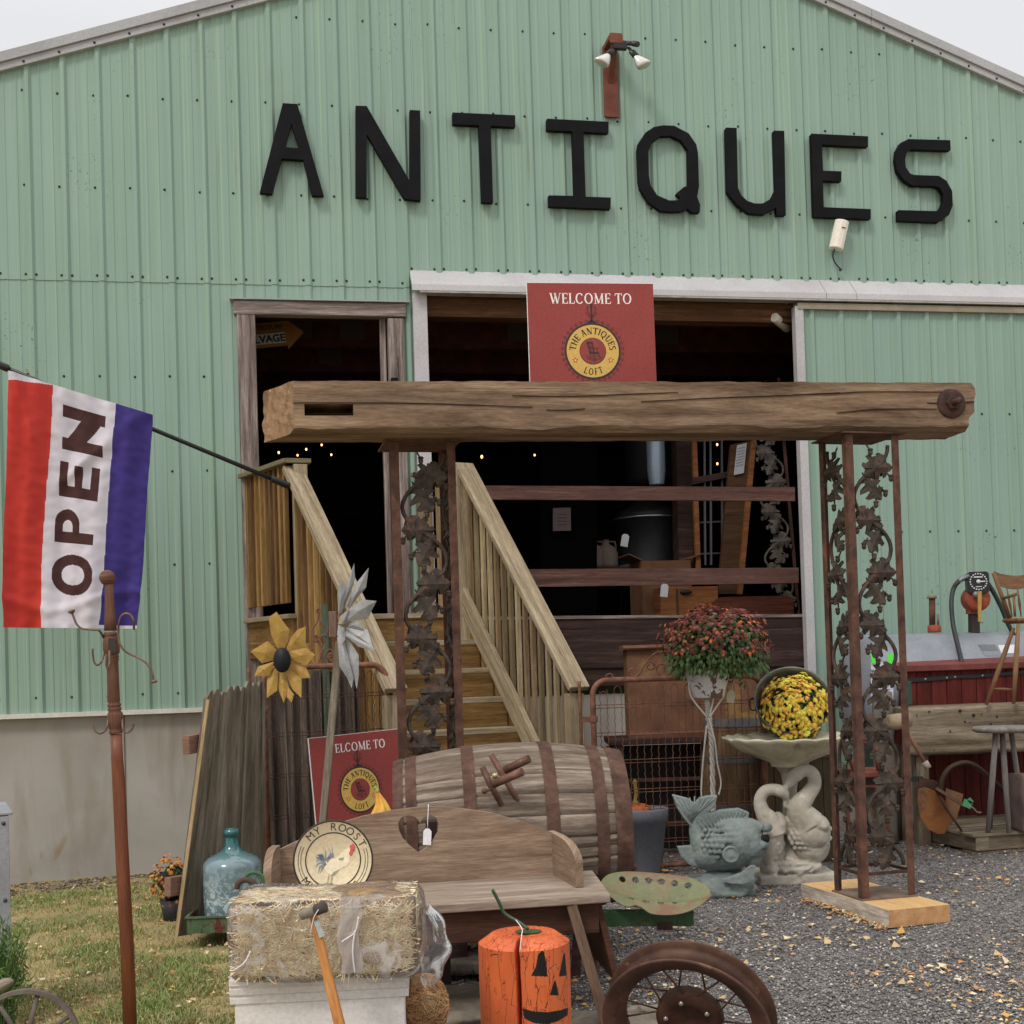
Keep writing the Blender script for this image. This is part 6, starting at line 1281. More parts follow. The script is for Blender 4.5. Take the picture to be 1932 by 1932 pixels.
# ---------------------------------------------------------------- gourd behind the bench
GC = at(822, 1535, 4.98); GD = thing('gourd', 'small yellow and orange gourd between bench back and red sign', 'gourd', Matrix.Translation(GC))
mb = MB()
def gf(u, v):
    t = v; c = atc('M', 1400+ (t**1.2)*22+18*math.sin(t*3), 250+t*160, 4.98); r = (.008+.028*t**1.3); a = 2*math.pi*u; k = 1+.22*math.cos(a*5); return c+Vector((math.cos(a)*r*k*1.1, math.sin(a)*r*k, 0))
mb.grid(30, 12, gf, cu=True); mb.build('fruit', surf('gourd_skin', ['c87812', 'd09018', 'c8a028'], scale=14, rough=.35), GD, False); mb = MB(); p = atc('M', 1400, 250, 4.98); mb.tube(smooth_path([p, p+Vector((.0, 0, .012)), p+Vector((-.012, 0, .022))]), [.009]*6+[.006]*6+[.004], 8); mb.build('stem', flat('gourd_stem', '8a8a3a'), GD, False)
mb = MB(); mb.box((GC.x, GC.y+.0, (GC.z-.03)/2), (.08, .04, GC.z-.03)); gs = mb.build('wooden_prop', WDARK); tag(gs, 'dark timber prop hidden behind the bench under the gourd', 'prop')
# ---------------------------------------------------------------- cabinet, hay bale, mallet
YC = 3.50; WPT = surf('chipped_white_paint', ['a8a4a0', 'b7b3b0', 'c0bcb9'], scale=4, k=1.55, rough=.55, bump=.25, cs=(1, 1, 3), patches=[('6d655a', 14, .68, .72), ('4c443a', 34, .70, .73)])
ca, cb_ = at(442, 1860, YC), at(763, 1855, YC+.03); Wc = cb_.x-ca.x; zc_ = .400
CAB = thing('white_cabinet', 'chipped white painted wooden box under the wrapped straw bale', 'cabinet', frame((ca.x, ca.y, 0), R(4)))
mb = MB(); mb.box((Wc/2, .15, .165), (Wc, .30, .33)); mb.build('carcass', WPT, CAB, bevel=.003)
mb = MB(); pr = [(0.0, .33), (-.006, .33), (-.008, .345), (-.004, .352), (-.012, .356), (-.014, .372), (-.010, .378), (-.018, .382), (-.018, .398), (0, .4), (.31, .4), (.31, .33)]
sweep(mb, pr, -.012, Wc+.012); mb.build('moulding', WPT, CAB, bevel=.001)
STRAW = surf('straw', ['96805e', 'b49c78', 'cfb996'], scale=30, k=1.7, rough=.7); STRAWD = surf('straw_dark', ['6a5234', '8a6f4b'], scale=30, k=1.5, rough=.8)
bl0, br0 = at(432, 1760, YC-.05), at(790, 1755, YC-.02); WBl = br0.x-bl0.x; BALE = thing('straw_bale', 'small straw bale wrapped in clear plastic on top of the white box', 'straw bale', frame(((bl0.x+br0.x)/2, YC-.05, zc_+.002), R(3)))
bd = (WBl-.01, .26, .205); cen = Vector((0, .13, .105)); mb = MB()
def bf(p): n = noise.noise(p*9); return p+Vector((n*.008, n*.006, n*.010+(.012*math.sin((p.x/WBl)*7) if p.z > .15 else 0)))
mb.rbox(cen, bd, 22, 10, 10, bf, rr=.03); mb.build('bale_core', STRAWD, BALE, merge=1e-4)
def straws(mb, n, pf, L0, L1, r=.0011, seed=1):
    rr = random.Random(seed)
    for i in range(n):
        p, nrm = pf(rr); t = Vector((rr.gauss(0, 1), rr.gauss(0, 1), rr.gauss(0, .6))); t = (t-nrm*t.dot(nrm)*.8).normalized(); L = rr.uniform(L0, L1); bnd = nrm*L*.03; t = (t-nrm*t.dot(nrm)*.8).normalized()
        mb.tube([p-t*L/2, p+bnd*rr.random(), p+t*L/2], r*rr.uniform(.7, 1.5), 3, cap=False)
def bale_pt(rr):
    f = rr.random(); x = rr.uniform(-.46, .46)*bd[0]; 
    if f < .55: return Vector((x, cen.y-bd[1]/2-.001, cen.z+rr.uniform(-.5, .5)*bd[2]*.86)), Vector((0, -1, 0))
    if f < .85: return Vector((x, cen.y+rr.uniform(-.42, .44)*bd[1], cen.z+bd[2]/2+.002)), Vector((0, 0, 1))
    s = 1 if f < .95 else -1; return Vector((s*bd[0]/2, cen.y+rr.uniform(-.4, .4)*bd[1], cen.z+rr.uniform(-.4, .4)*bd[2])), Vector((s, 0, 0))
mb = MB(); straws(mb, 3000, bale_pt, .025, .075, .0016); mb.build('straw', STRAW, BALE, kind='stuff')
mb = MB(); straws(mb, 1300, bale_pt, .02, .055, .0015, seed=4); mb.build('straw', surf('straw_pale', ['c8b28c', 'decaa8'], k=1.8, scale=20), BALE, kind='stuff')
def plastic():
    mm = bpy.data.materials.new('clear_plastic_film'); mm.use_nodes = True; n = mm.node_tree; n.nodes.remove(n.nodes['Principled BSDF']); out = n.nodes['Material Output']
    tr = n.nodes.new('ShaderNodeBsdfTransparent'); gl = n.nodes.new('ShaderNodeBsdfGlossy'); gl.inputs['Roughness'].default_value = .18; df = n.nodes.new('ShaderNodeBsdfDiffuse'); df.inputs[0].default_value = (.85, .83, .84, 1)
    tc = n.nodes.new('ShaderNodeTexCoord'); no = n.nodes.new('ShaderNodeTexNoise'); no.inputs['Scale'].default_value = 9; no.inputs['Detail'].default_value = 6; no.inputs['Distortion'].default_value = 1.5; n.links.new(tc.outputs['Object'], no.inputs['Vector'])
    bp = n.nodes.new('ShaderNodeBump'); bp.inputs['Strength'].default_value = 1; bp.inputs['Distance'].default_value = .02; n.links.new(no.outputs['Fac'], bp.inputs['Height']); n.links.new(bp.outputs[0], gl.inputs['Normal'])
    rp = n.nodes.new('ShaderNodeValToRGB'); rp.color_ramp.elements[0].position = .52; rp.color_ramp.elements[0].color = (.05, .05, .05, 1); rp.color_ramp.elements[1].position = .66; rp.color_ramp.elements[1].color = (.42, .42, .42, 1); n.links.new(no.outputs['Fac'], rp.inputs[0])  # whitish patches put the glare of the wrap into its colour
    m0 = n.nodes.new('ShaderNodeMixShader'); n.links.new(rp.outputs[0], m0.inputs[0]); n.links.new(tr.outputs[0], m0.inputs[1]); n.links.new(df.outputs[0], m0.inputs[2])
    fr = n.nodes.new('ShaderNodeLayerWeight'); fr.inputs[0].default_value = .25; ma = n.nodes.new('ShaderNodeMath'); ma.operation = 'MULTIPLY'; ma.inputs[1].default_value = .8; n.links.new(fr.outputs['Fresnel'], ma.inputs[0]); n.links.new(bp.outputs[0], fr.inputs['Normal'])
    m1 = n.nodes.new('ShaderNodeMixShader'); n.links.new(ma.outputs[0], m1.inputs[0]); n.links.new(m0.outputs[0], m1.inputs[1]); n.links.new(gl.outputs[0], m1.inputs[2]); n.links.new(m1.outputs[0], out.inputs[0]); return mm
PLA = plastic(); mb = MB()
def pf_(p): n = noise.fractal(p*7, 1, 2, 3); return p+Vector((n*.012, n*.008, n*.008))*1.0
mb.rbox(cen, (bd[0]+.030, bd[1]+.026, bd[2]+.022), 30, 14, 14, pf_, rr=.04); mb.build('plastic_wrap', PLA, BALE, merge=1e-4)
TAPS = bpy.data.materials.new('milky_tape'); TAPS.use_nodes = True; TAPS.node_tree.nodes['Principled BSDF'].inputs['Base Color'].default_value = (.6, .57, .58, 1); TAPS.node_tree.nodes['Principled BSDF'].inputs['Alpha'].default_value = .42; TAPS.node_tree.nodes['Principled BSDF'].inputs['Roughness'].default_value = .25
x0 = lambda x, yy: hit(MW[BALE.name], *px('M', x, yy), -.02)
mb = MB(); a, b = x0(1115, 1010), x0(1285, 1560); mb.grid(8, 20, lambda u, v: Vector((a.x+(b.x-a.x)*u+.006*math.sin(v*9), -.018-.003*math.sin(u*9+v*13), a.z+(b.z-a.z)*v))); mb.build('tape_strip', TAPS, BALE)
TAPE = flat('milky_film', 'c8c2c4', k=1.4, rough=.35)
for pts in ([(1265, 1150), (1240, 1260), (1160, 1320), (1145, 1335)], [(1240, 1250), (1222, 1400), (1238, 1560)], [(480, 1400), (440, 1480), (360, 1540)]):
    mb = MB(); P = [x0(*q) for q in pts]; mb.tube(smooth_path([Vector((p.x, -.024, p.z)) for p in P], 5), .0012, 5, flatx=2.0); mb.build('film_crease', TAPE, BALE)
mb = MB()
def tailf(u, v):
    e = v; c = hit(MW[BALE.name], *px('M', 1725+70*math.sin(e*2.2), 1100+e*560), .02); w_ = .008+.036*math.sin(math.pi*min(1, e*.9+.1))+.010*math.sin(e*9)**2; a = 2*math.pi*u; k = 1+.16*math.sin(a*4+e*6)
    return Vector((c.x+w_*math.cos(a)*k, .05+.05*math.sin(a)*k, c.z+.008*math.sin(a*3)))
mb.grid(40, 26, tailf, cu=True); mb.build('loose_plastic', PLA, BALE)
sb = at(800, 1896, 3.72); SB_ = thing('straw_bundle', 'round straw bundle beside the white box, below the loose plastic', 'straw bundle', Matrix.Translation(sb))
mb = MB(); mb.blob((0, 0, 0), (.068, .07, .085), 18, jit=.2); mb.build('core', STRAWD, SB_)
def ball_pt(rr):
    d = Vector((rr.gauss(0, 1), rr.gauss(0, 1), rr.gauss(0, 1))).normalized(); return Vector((d.x*.07, d.y*.072, d.z*.087)), d
mb = MB(); straws(mb, 900, ball_pt, .02, .06, seed=9); mb.build('straw', surf('straw_orange', ['8a5f36', 'a87c4c', 'bd9462'], k=1.5, scale=20), SB_, kind='stuff')
HND = wood('orange_handle_wood', '9a5c1c', 'b57630', 'c48a45', grain=10, crack=.1, rough=.4, bump=.1)
MT = thing('croquet_mallet', 'wooden mallet with an orange handle standing before the straw bale', 'mallet', Matrix.Translation(atc('M', 1000, 1500, 3.3)))
p0, p1 = atc('M', 935, 1130, 3.32), atc('M', 1140, 1990, 3.22); mb = MB(); mb.bar(p0, p0+(p1-p0)*((p0.z-.0)/(p0.z-p1.z)), .020, .018, up=(0, 1, 0), w1=.034, h1=.022); mb.build('handle', HND, MT, False, bevel=.003)
a, b = atc('M', 850, 1142, 3.30), atc('M', 1022, 1080, 3.28); d = (b-a).normalized(); mb = MB(); mb.tube([a-d*.002, a, b-d*.03], [.009, .0125, .0125], 18); mb.build('head', surf('grey_mallet_head', ['6a6054', '847a6c']), MT, False)
mb = MB(); mb.tube([b-d*.03, b-d*.027, b, b+d*.003], [.012, .0145, .0145, .008], 18); mb.build('end_cap', surf('dark_cap', ['3a3230', '4a413e']), MT, False)
mb = MB(); q0, q1 = atc('M', 958, 1180, 3.298), atc('M', 1000, 1300, 3.285); mb.bar(q0, q1, .014, .002, up=(0, 1, 0)); mb.build('metal_strap', flat('zinc_strap', '8f9794', metal=.5, rough=.4), MT, False)
mb = MB(); mb.tube(smooth_path([atc('M', 975, 1100, 3.27), atc('M', 940, 1160, 3.27), atc('M', 915, 1270, 3.28)]), .0012, 5); mb.build('string', PAPW, MT, False)
# hooks behind the bale
HG = thing('green_hook', 'curved green painted iron hook peeking over the bale left end', 'hook', Matrix.Translation(atc('M', 505, 880, 4.0)))
mb = MB(); mb.tube(smooth_path([atc('M', 440, 900, 3.98), atc('M', 445, 860, 3.98), atc('M', 490, 832, 3.98), atc('M', 545, 842, 3.98), atc('M', 570, 890, 3.98), atc('M', 572, 1100, 3.98)]), .006, 10); mb.build('hook', surf('green_enamel', ['2f5230', '3d6640'], rough=.5), HG, False)
mb = MB(); mb.bar(atc('M', 572, 1090, 3.98), Vector((atc('M', 572, 1090, 3.98).x, 3.98, 0)), .02, .02); mb.build('shank', RUSTD, HG, False)
HR = thing('rusty_hook', 'thick rusty hook beside the green hook at the bale left end', 'hook', Matrix.Translation(atc('M', 450, 920, 3.94)))
mb = MB(); mb.tube(smooth_path([atc('M', 380, 950, 3.93), atc('M', 395, 905, 3.93), atc('M', 440, 885, 3.93), atc('M', 500, 905, 3.93), atc('M', 520, 960, 3.93), atc('M', 520, 1100, 3.93)]), .009, 10); mb.build('hook', surf('brown_hook', ['3d2c26', '54403a']), HR, False)
mb = MB(); q = atc('M', 520, 1090, 3.93); mb.bar(q, Vector((q.x, q.y, 0)), .02, .02); mb.build('shank', RUSTD, HR, False)
# ---------------------------------------------------------------- pumpkin log
def project(p):
    d = Vector(p)-CAM; return PPX+FPX*d.dot(CR)/d.dot(FWD), PPY-FPX*d.dot(CU)/d.dot(FWD)
def inpoly(x, y, P):
    c = False; n = len(P)
    for i in range(n):
        x0_, y0_ = P[i]; x1_, y1_ = P[i-1]
        if (y0_ > y) != (y1_ > y) and x < (x1_-x0_)*(y-y0_)/(y1_-y0_)+x0_: c = not c
    return c
YL_ = 4.0; lc_ = at(992, 1900, YL_); zt_ = .395; LOG = thing('pumpkin_log', 'orange painted log with a carved jack o lantern face', 'pumpkin log', Matrix.Translation((lc_.x, YL_, .05)))
FACE = [[px('N', *q) for q in P] for P in ([(955, 1400), (975, 1405), (990, 1480), (1002, 1588), (880, 1582), (915, 1520), (930, 1430)], [(1118, 1415), (1128, 1420), (1140, 1580), (1082, 1588), (1100, 1500)], [(1052, 1608), (1065, 1640), (1083, 1725), (1018, 1722), (1035, 1660)], [(818, 1818), (900, 1840), (1000, 1845), (1080, 1835), (1152, 1812), (1145, 1870), (1080, 1910), (1000, 1935), (900, 1925), (830, 1890)])]
rL = 85*YL_/2400; hL = zt_-.05
def lograd(a, z):
    q = 1+.018*noise.noise(Vector((math.cos(a)*2, math.sin(a)*2, z*2)))+.006*noise.noise(Vector((math.cos(a)*14, math.sin(a)*14, z*5)))
    for ac, wd_, dp in ((R(-90-9.5), .050, .45), (R(-90-53), .022, .3), (R(60), .04, .3)):
        e = abs((a-ac-.03*math.sin(z*9)+math.pi) % (2*math.pi)-math.pi); q -= dp*max(0, 1-e/wd_)**.6 if e < wd_ else 0
    return rL*q
mb = MB(); o_ = Vector((lc_.x, YL_, .05))
def lf(u, v):
    a = 2*math.pi*u-math.pi; z = v*(hL-.028); r = lograd(a, z); return o_+Vector((r*math.cos(a), r*math.sin(a), z))
def lmi(u, v): return 1 if any(inpoly(*project(lf(u, v)), P) for P in FACE) else 0
mb.grid(420, 150, lf, mif=lmi, cu=True)
def ltop(u, v):
    a = 2*math.pi*u-math.pi; k = 1-v; r = lograd(a, hL); ch = .72
    rr_ = r*(1-(1-ch)*min(1, v*3)) if v < .334 else r*ch*(1-(v-.333)/.667); z = hL-.028+.028*min(1, v*3)+.004*math.sin(rr_*260)*(v > .4); return o_+Vector((rr_*math.cos(a), rr_*math.sin(a), z))
mb.grid(420, 18, ltop, cu=True)
ORG = NT('cracked_orange_paint')
def orange():
    t = ORG; o = t.coord('Object', (1, 1, .38)); vo = t.n('TexVoronoi'); vo.feature = 'DISTANCE_TO_EDGE'; vo.inputs['Scale'].default_value = 26; ds = t.mix(.12, o, t.noise(o, 18, 4)); t.l(ds, vo.inputs['Vector'])
    ck = t.ramp(vo.outputs['Distance'], [(.0, (0, 0, 0, 1)), (.022, (1, 1, 1, 1))]); br = t.mask(t.noise(o, 7, 4), .32, .44); ck = t.mix(br, (1, 1, 1, 1), ck)
    c = t.ramp(t.noise(o, 9, 6), [(.3, hx('b04200', 1.25)), (.6, hx('d05a00', 1.25)), (.8, hx('b8631c', 1.15))]); c = t.mix(ck, hx('3a1a0c'), c)
    return t.done(c, .5, 0, t.bump(ck, .6, .004), .5)
mb.build('log', [orange(), flat('black_face_paint', '16120f', k=1.2, rough=.6)], LOG, False)
mb = MB(); disc(mb, 0, 0, .035, .035, 0, 20); mb.M = Matrix.Identity(4); mb.v = [Vector((lc_.x+.015+v.x*1.2, YL_-.01+v.z, zt_+.006)) for v in mb.v]; mb.build('green_patch', flat('dark_green_paint', '2c4a2a', k=1.3), LOG, False)
mb = MB(); P = [atc('N', 858, 1243, 3.96), atc('N', 790, 1190, 3.98), atc('N', 690, 1130, 4.0), atc('N', 650, 1050, 4.0), atc('N', 600, 955, 4.0)]; mb.tube(smooth_path(P, 4), .0055, 8); mb.build('stem', flat('green_stem_paint', '23442a', k=1.3, rough=.4), LOG, False)
mb = MB(); mb.tube(smooth_path([atc('N', 770, 1175, 3.93), atc('N', 815, 1240, 3.90), atc('N', 812, 1290, 3.85), atc('N', 800, 1400, 3.84)]), .0014, 5); mb.build('string', PAPW, LOG, False)
# ---------------------------------------------------------------- stones
STONE = surf('grey_brown_stone', ['4e463c', '6b6256', '857b6c'], scale=5, rough=.9, bump=.8, bs=25, bd=.01, patches=[('3d352c', 9, .58, .66)])
def stone(name, label, c, d, yaw, seed, mat_=None, grp=None, jag=.06, rr_=.03):
    t = thing(name, label, 'stone', frame(c, yaw), grp); o = Vector((seed*3.1, seed*1.7, 0))
    def fn(p): 
        n = noise.fractal((p+o)*7, 1, 2, 4); m_ = noise.fractal((p+o)*2.5+Vector((5, 5, 5)), 1, 2, 3); return p+Vector((m_*jag*.6, n*jag*.4, n*jag*.25+m_*jag*.15))
    mb = MB(); mb.rbox((0, 0, d[2]/2), d, 20, 14, 8, fn, rr=min(rr_, d[2]*.4)); mb.build('slab', mat_ or STONE, t, merge=1e-4); return t
q = hitz(1190, 1925, .05); stone('flat_stone', 'wide flat stone at the bottom edge, right of the pumpkin log', (q.x, q.y, 0), (.46, .34, .05), R(5), 2, None, 'flat stones on the gravel')
q = hitz(900, 1885, .07); stone('flat_stone', 'flat stone under and left of the pumpkin log', (q.x+.05, q.y+.0, -.005), (.42, .36, .075), R(-8), 5, None, 'flat stones on the gravel')
q = hitz(870, 1820, .06); stone('flat_stone', 'darker flat stone further back under the bench seat', (q.x, q.y+.12, 0), (.34, .26, .06), R(12), 8, None, 'flat stones on the gravel')
q = hitz(1205, 1830, .0); stone('grey_stone', 'small angular grey stone by the bench right leg', (q.x-.02, q.y, 0), (.09, .07, .06), R(30), 11, surf('grey_stone_paint', ['4c4b4c', '5c5b5d']))
# planks under the bench
YP2 = surf('yellow_plank', ['a5793c', 'b98d4e', 'c49b60'], scale=5, cs=(1, 8, 8)); q = hitz(860, 1785, .05); mb = MB(); mb.box((q.x-.05, q.y+.1, .055), (.5, .09, .04), Matrix.Rotation(R(8), 3, 'Z')); o = mb.build('yellow_plank', YP2, bevel=.003); tag(o, 'pale yellow plank lying on the ground under the bench', 'plank')
mb = MB(); q = hitz(865, 1810, .03); mb.tube(smooth_path([(q.x-.15, q.y, .06), (q.x, q.y+.02, .03), (q.x+.12, q.y+.05, .08), (q.x+.2, q.y+.1, .14)]), .018, 8); o = mb.build('old_iron_piece', RUSTD); tag(o, 'dark curved piece of old iron lying under the bench', 'scrap iron')
# ---------------------------------------------------------------- tractor seat
YT = 4.95; TSG = surf('faded_green_seat', ['5d6140', '70754f', '7f825c'], k=1.15, scale=6, rough=.6, bump=.2, patches=[('75583f', 6, .44, .58), ('4a3a2a', 30, .66, .70)], spec=.4)
tc_ = at(1235, 1708, YT); TS = thing('tractor_seat', 'pale green perforated tractor seat on a rusty green steel bar', 'tractor seat', frame(tc_, R(-4), R(0)))
sw = .215
HOLES = [(-.6, .62), (-.36, .70), (-.12, .74), (.12, .74), (.36, .70), (.60, .60), (-.45, -.30), (-.18, -.36), (.1, -.36), (.36, -.3)]
def seat_pt(x, y):
    # x,y in -1..1 ; dished pan: back edge raised, side edges raised, front lip split
    r = math.sqrt(x*x*.92+y*y); k = min(1.15, r); w_ = 1-.12*max(0, -y); z = .018+.042*max(0, y)**1.3*2.0+.035*abs(x)**2.4-.0*y
    z += -.03*max(0, -y-.35)*(1.6)
    return Vector((x*sw*w_, y*.125, z))
mb = MB(); NU, NV = 96, 64; sel = []
grid_i = {}
def sp(u, v):
    a = 2*math.pi*u; rr_ = v; ca, sa = math.cos(a), math.sin(a); ex_ = abs(ca)**.8*(1 if ca > 0 else -1); ey_ = abs(sa)**.8*(1 if sa > 0 else -1); x, y = ex_*rr_, ey_*rr_
    if y < 0 and abs(x) < .95: y *= 1-.35*math.exp(-((x+.35)/.16)**2)*rr_**4
    return x, y
vs = []; 
for i in range(NU*2):
    for j in range(NV+1): x, y = sp(i/(NU*2), j/NV); vs.append(seat_pt(x, y))
def hole(i, j):
    x, y = sp((i+.5)/(NU*2), (j+.5)/NV); return any(((x-a)*sw)**2+((y-b)*.125)**2 < .0125**2 for a, b in HOLES)
fs = [(i*(NV+1)+j, ((i+1) % (NU*2))*(NV+1)+j, ((i+1) % (NU*2))*(NV+1)+j+1, i*(NV+1)+j+1) for i in range(NU*2) for j in range(NV) if not hole(i, j)]
mb.add([Matrix.Rotation(R(6), 3, 'Y') @ v for v in vs], fs, None, 0, True); so_ = mb.build('seat_pan', TSG, TS, merge=1e-5); sl_ = so_.modifiers.new('thick', 'SOLIDIFY'); sl_.thickness = .004
GBAR = surf('green_steel_bar', ['27402a', '33502f', '3d5a38'], scale=6, rough=.6, patches=[('4a2a1e', 10, .55, .62), ('2a2018', 22, .6, .66)])
a, b = at(1080, 1732, YT+.02), at(1308, 1731, YT-.0); Mi = MW[TS.name].inverted(); mb = MB(); mb.bar(Mi @ a, Mi @ b, .05, .058); mb.build('support_bar', GBAR, TS, bevel=.003)
a = Mi @ at(1254, 1745, YT); mb = MB(); mb.box(a, (.06, .05, .03)); mb.box(a+Vector((0, 0, .05)), (.04, .04, .03)); mb.build('bracket', RUSTD, TS)
a = Mi @ at(1092, 1740, YT+.1); mb = MB(); gz_ = -tc_.z; mb.bar(a, Vector((a.x-.02, a.y, gz_)), .04, .04); mb.bar(Vector((a.x-.35, a.y+.0, a.z)), a, .04, .04); mb.bar(Vector((a.x-.35, a.y, a.z)), Vector((a.x-.35, a.y, gz_)), .04, .04); mb.build('stand', RUSTD, TS)
# ---------------------------------------------------------------- rusty spoked wheel
wc = at(1300, 1925, 3.62); rw = 158*3.62/2400; RWM = surf('brown_rust_rim', ['352016', '4d2f20', '63402e'], k=1.2, scale=9, rough=.6, bump=.3, bs=80, patches=[('76553f', 18, .62, .70), ('2c1c15', 7, .6, .7)], spec=.4)
wz = max(wc.z, rw*.96); WH = thing('spoked_wheel', 'rusty wire spoked car wheel standing on the gravel at the bottom', 'wheel', Matrix.Translation(wc) @ Matrix.Rotation(R(-20), 4, 'Z') @ Matrix.Rotation(R(90+24), 4, 'X') @ Matrix.Diagonal((1, 1, .72, 1)))
prof = [(rw, -.066), (rw+.004, -.060), (rw+.002, -.052), (rw-.014, -.048), (rw-.024, -.040), (rw-.026, -.026), (rw-.040, -.020), (rw-.052, -.010), (rw-.052, .010), (rw-.040, .020), (rw-.026, .026), (rw-.024, .040), (rw-.014, .048), (rw+.002, .052), (rw+.004, .060), (rw, .066), (rw-.006, .062), (rw-.030, .046), (rw-.032, .030), (rw-.058, .012), (rw-.058, -.012), (rw-.032, -.030), (rw-.030, -.046), (rw-.006, -.062), (rw, -.066)]
mb = MB(); mb.lathe(prof, 96); mb.build('rim', RWM, WH)
mb = MB(); mb.lathe([(0, -.07), (.06, -.07), (.086, -.06), (.095, -.045), (.095, .0), (.085, .012), (.06, .012), (.05, .0), (0, .0)], 48); mb.build('hub', surf('dark_rust_hub', ['26170f', '3d2417', '54331f'], k=1.2, scale=12), WH)
for k in range(20):
    a = R(18*k); sg = 1 if k % 2 else -1; z0 = .0 if k % 4 < 2 else -.05; b = a+sg*.32; mb = MB(); mb.tube([(.086*math.cos(a), .086*math.sin(a), z0), ((rw-.055)*math.cos(b), (rw-.055)*math.sin(b), 0)], .0032, 6); mb.build('spoke', RWM, WH)
for k in range(5): a = R(30+72*k); mb = MB(); mb.lathe([(0, .02), (.006, .018), (.008, .01)], 8, Matrix.Translation((.065*math.cos(a), .065*math.sin(a), 0))); mb.build('lug_nut', flat('bright_nut', '8f8880', metal=.6, rough=.3), WH)
# ---------------------------------------------------------------- grey pot with small pumpkin
q = hitz(1219, 1647, 0); PT_ = thing('grey_planter', 'grey plastic planter with a small pumpkin on top beside the barrel end', 'planter', Matrix.Translation((q.x, q.y, 0)))
sc_ = q.y/2400; GP = surf('slate_grey_plastic', ['6a6d74', '757981', '7d818a'], scale=3, rough=.75, bump=.25, bs=80)
H0 = (1645-1523)*sc_; mb = MB(); mb.lathe([(0, 0), (26*sc_, 0), (29*sc_, .01), (41*sc_, H0*.8), (44*sc_, H0*.8), (46*sc_, H0*.98), (45*sc_, H0), (43*sc_, H0), (41*sc_, H0*.85), (0, H0*.8)], 44); mb.build('pot', GP, PT_)
q2 = at(1200, 1513, q.y); PK = thing('small_pumpkin', 'small orange pumpkin with a long tan stem resting in the grey planter', 'pumpkin', Matrix.Translation((q2.x, q.y, H0*.8)))
mb = MB(); mb.lathe([(.001, .0), (.05, .01), (.085, .05), (.08, .085), (.045, .10), (.01, .092), (.001, .09)], 60, wob=lambda a, i: 1+.06*abs(math.sin(a*6)), sm=True); mb.build('fruit', surf('pumpkin_skin', ['a84e14', 'c0621c'], rough=.5), PK)
mb = MB(); zt = at(1197, 1474, q.y).z-H0*.8; mb.tube(smooth_path([(0, 0, .085), (-.004, 0, .12), (.002, 0, .16), (-.004, 0, zt-.01), (-.012, 0, zt)]), [.018]*6+[.011]*6+[.011]*6+[.014]*6+[.012], 8); mb.build('stem', surf('dry_stem', ['8a6a34', 'a58448'], cs=(3, 3, .5)), PK)
# ---------------------------------------------------------------- fish statue
YF_ = 6.72
def stat_mat(name, cols, scal, patches, bs):
    t = NT(name); o = t.coord('Object'); n1 = t.noise(o, 7, 6, .4); c = t.ramp(n1, [(.3+.4*i/max(1, len(cols)-1), hx(h, 1.35)) for i, h in enumerate(cols)])
    for (h, s, a, b) in patches: mk = t.mask(t.noise(o, s, 5, .4), a, b); c = t.mix(mk, c, hx(h, 1.35))
    vo = t.n('TexVoronoi'); vo.inputs['Scale'].default_value = scal; t.l(o, vo.inputs['Vector']); nm = t.bump(vo.outputs['Distance'], .6, .006); nm = t.bump(t.noise(o, bs, 5), .2, .002, nm)
    return t.done(c, .92, 0, nm, .12)
FIM = stat_mat('green_grey_cast_stone', ['5d6867', '6e7876', '7e8683'], 42, [('8a8763', 6, .62, .74), ('a58d78', 9, .68, .74), ('5e8071', 5, .60, .72)], 120)
FIS = thing('fish_statue', 'green grey leaping fish garden statue beside the swan birdbath', 'statue', Matrix.Translation((at(1360, 1640, YF_).x, YF_, 0)))
o_ = lambda x, y, Y=YF_: atc('O', x, y, Y)
sO = .2598*YF_/2400
mb = MB()
body = [(595, 425, 34, 30), (585, 480, 38, 40), (595, 550, 55, 60), (650, 630, 100, 90), (730, 670, 145, 120), (800, 650, 180, 140), (870, 600, 190, 150), (940, 560, 150, 140), (985, 545, 110, 110), (1020, 535, 70, 85)]
pts = smooth_path([o_(x, y) for x, y, *_ in body], 4); rs = []
for i in range(len(body)-1):
    for k in range(4): rs.append((body[i][2]+(body[i+1][2]-body[i][2])*k/4)*sO)
rs.append(body[-1][2]*sO); mb.tube(pts, rs, 26, flatx=1)
for b_ in [(900, 600, 185, 175), (800, 650, 180, 165), (700, 700, 130, 120), (960, 640, 130, 120)]: mb.blob(o_(*b_[:2]), (b_[2]*sO, .11, b_[3]*sO), 22)
mb.tube([o_(980, 500), o_(1050, 500), o_(1100, 510)], [85*sO, 50*sO, 28*sO], 16, flatx=.8); mb.tube([o_(960, 650), o_(1030, 645), o_(1080, 638)], [90*sO, 55*sO, 24*sO], 16, flatx=.7)
mb.blob(o_(985, 720), (70*sO, .08, 80*sO), 16)
for zz_, r_ in ((505, 34), (635, 30)):
    P = [o_(1085+28*math.cos(R(a))-(20 if zz_ > 600 else 0), zz_+16*0, YF_+.07*math.sin(R(a))) for a in range(-100, 101, 20)]; mb.tube(P, r_*sO, 10)
def fin(mb, P, th, dy=0): mb.prism([(lambda q: (q.x, q.z))(o_(*p)) for p in P], YF_-th+dy, YF_+th+dy)
fin(mb, [(415, 262), (470, 275), (530, 290), (578, 325), (620, 285), (680, 272), (745, 268), (722, 350), (655, 410), (620, 440), (590, 490), (545, 490), (500, 440), (450, 360)], .024)
fin(mb, [(570, 455), (640, 412), (760, 375), (900, 362), (975, 392), (960, 450), (860, 520), (700, 560), (640, 545)], .026)
fin(mb, [(450, 640), (540, 632), (600, 680), (620, 800), (540, 775), (480, 715)], .015)
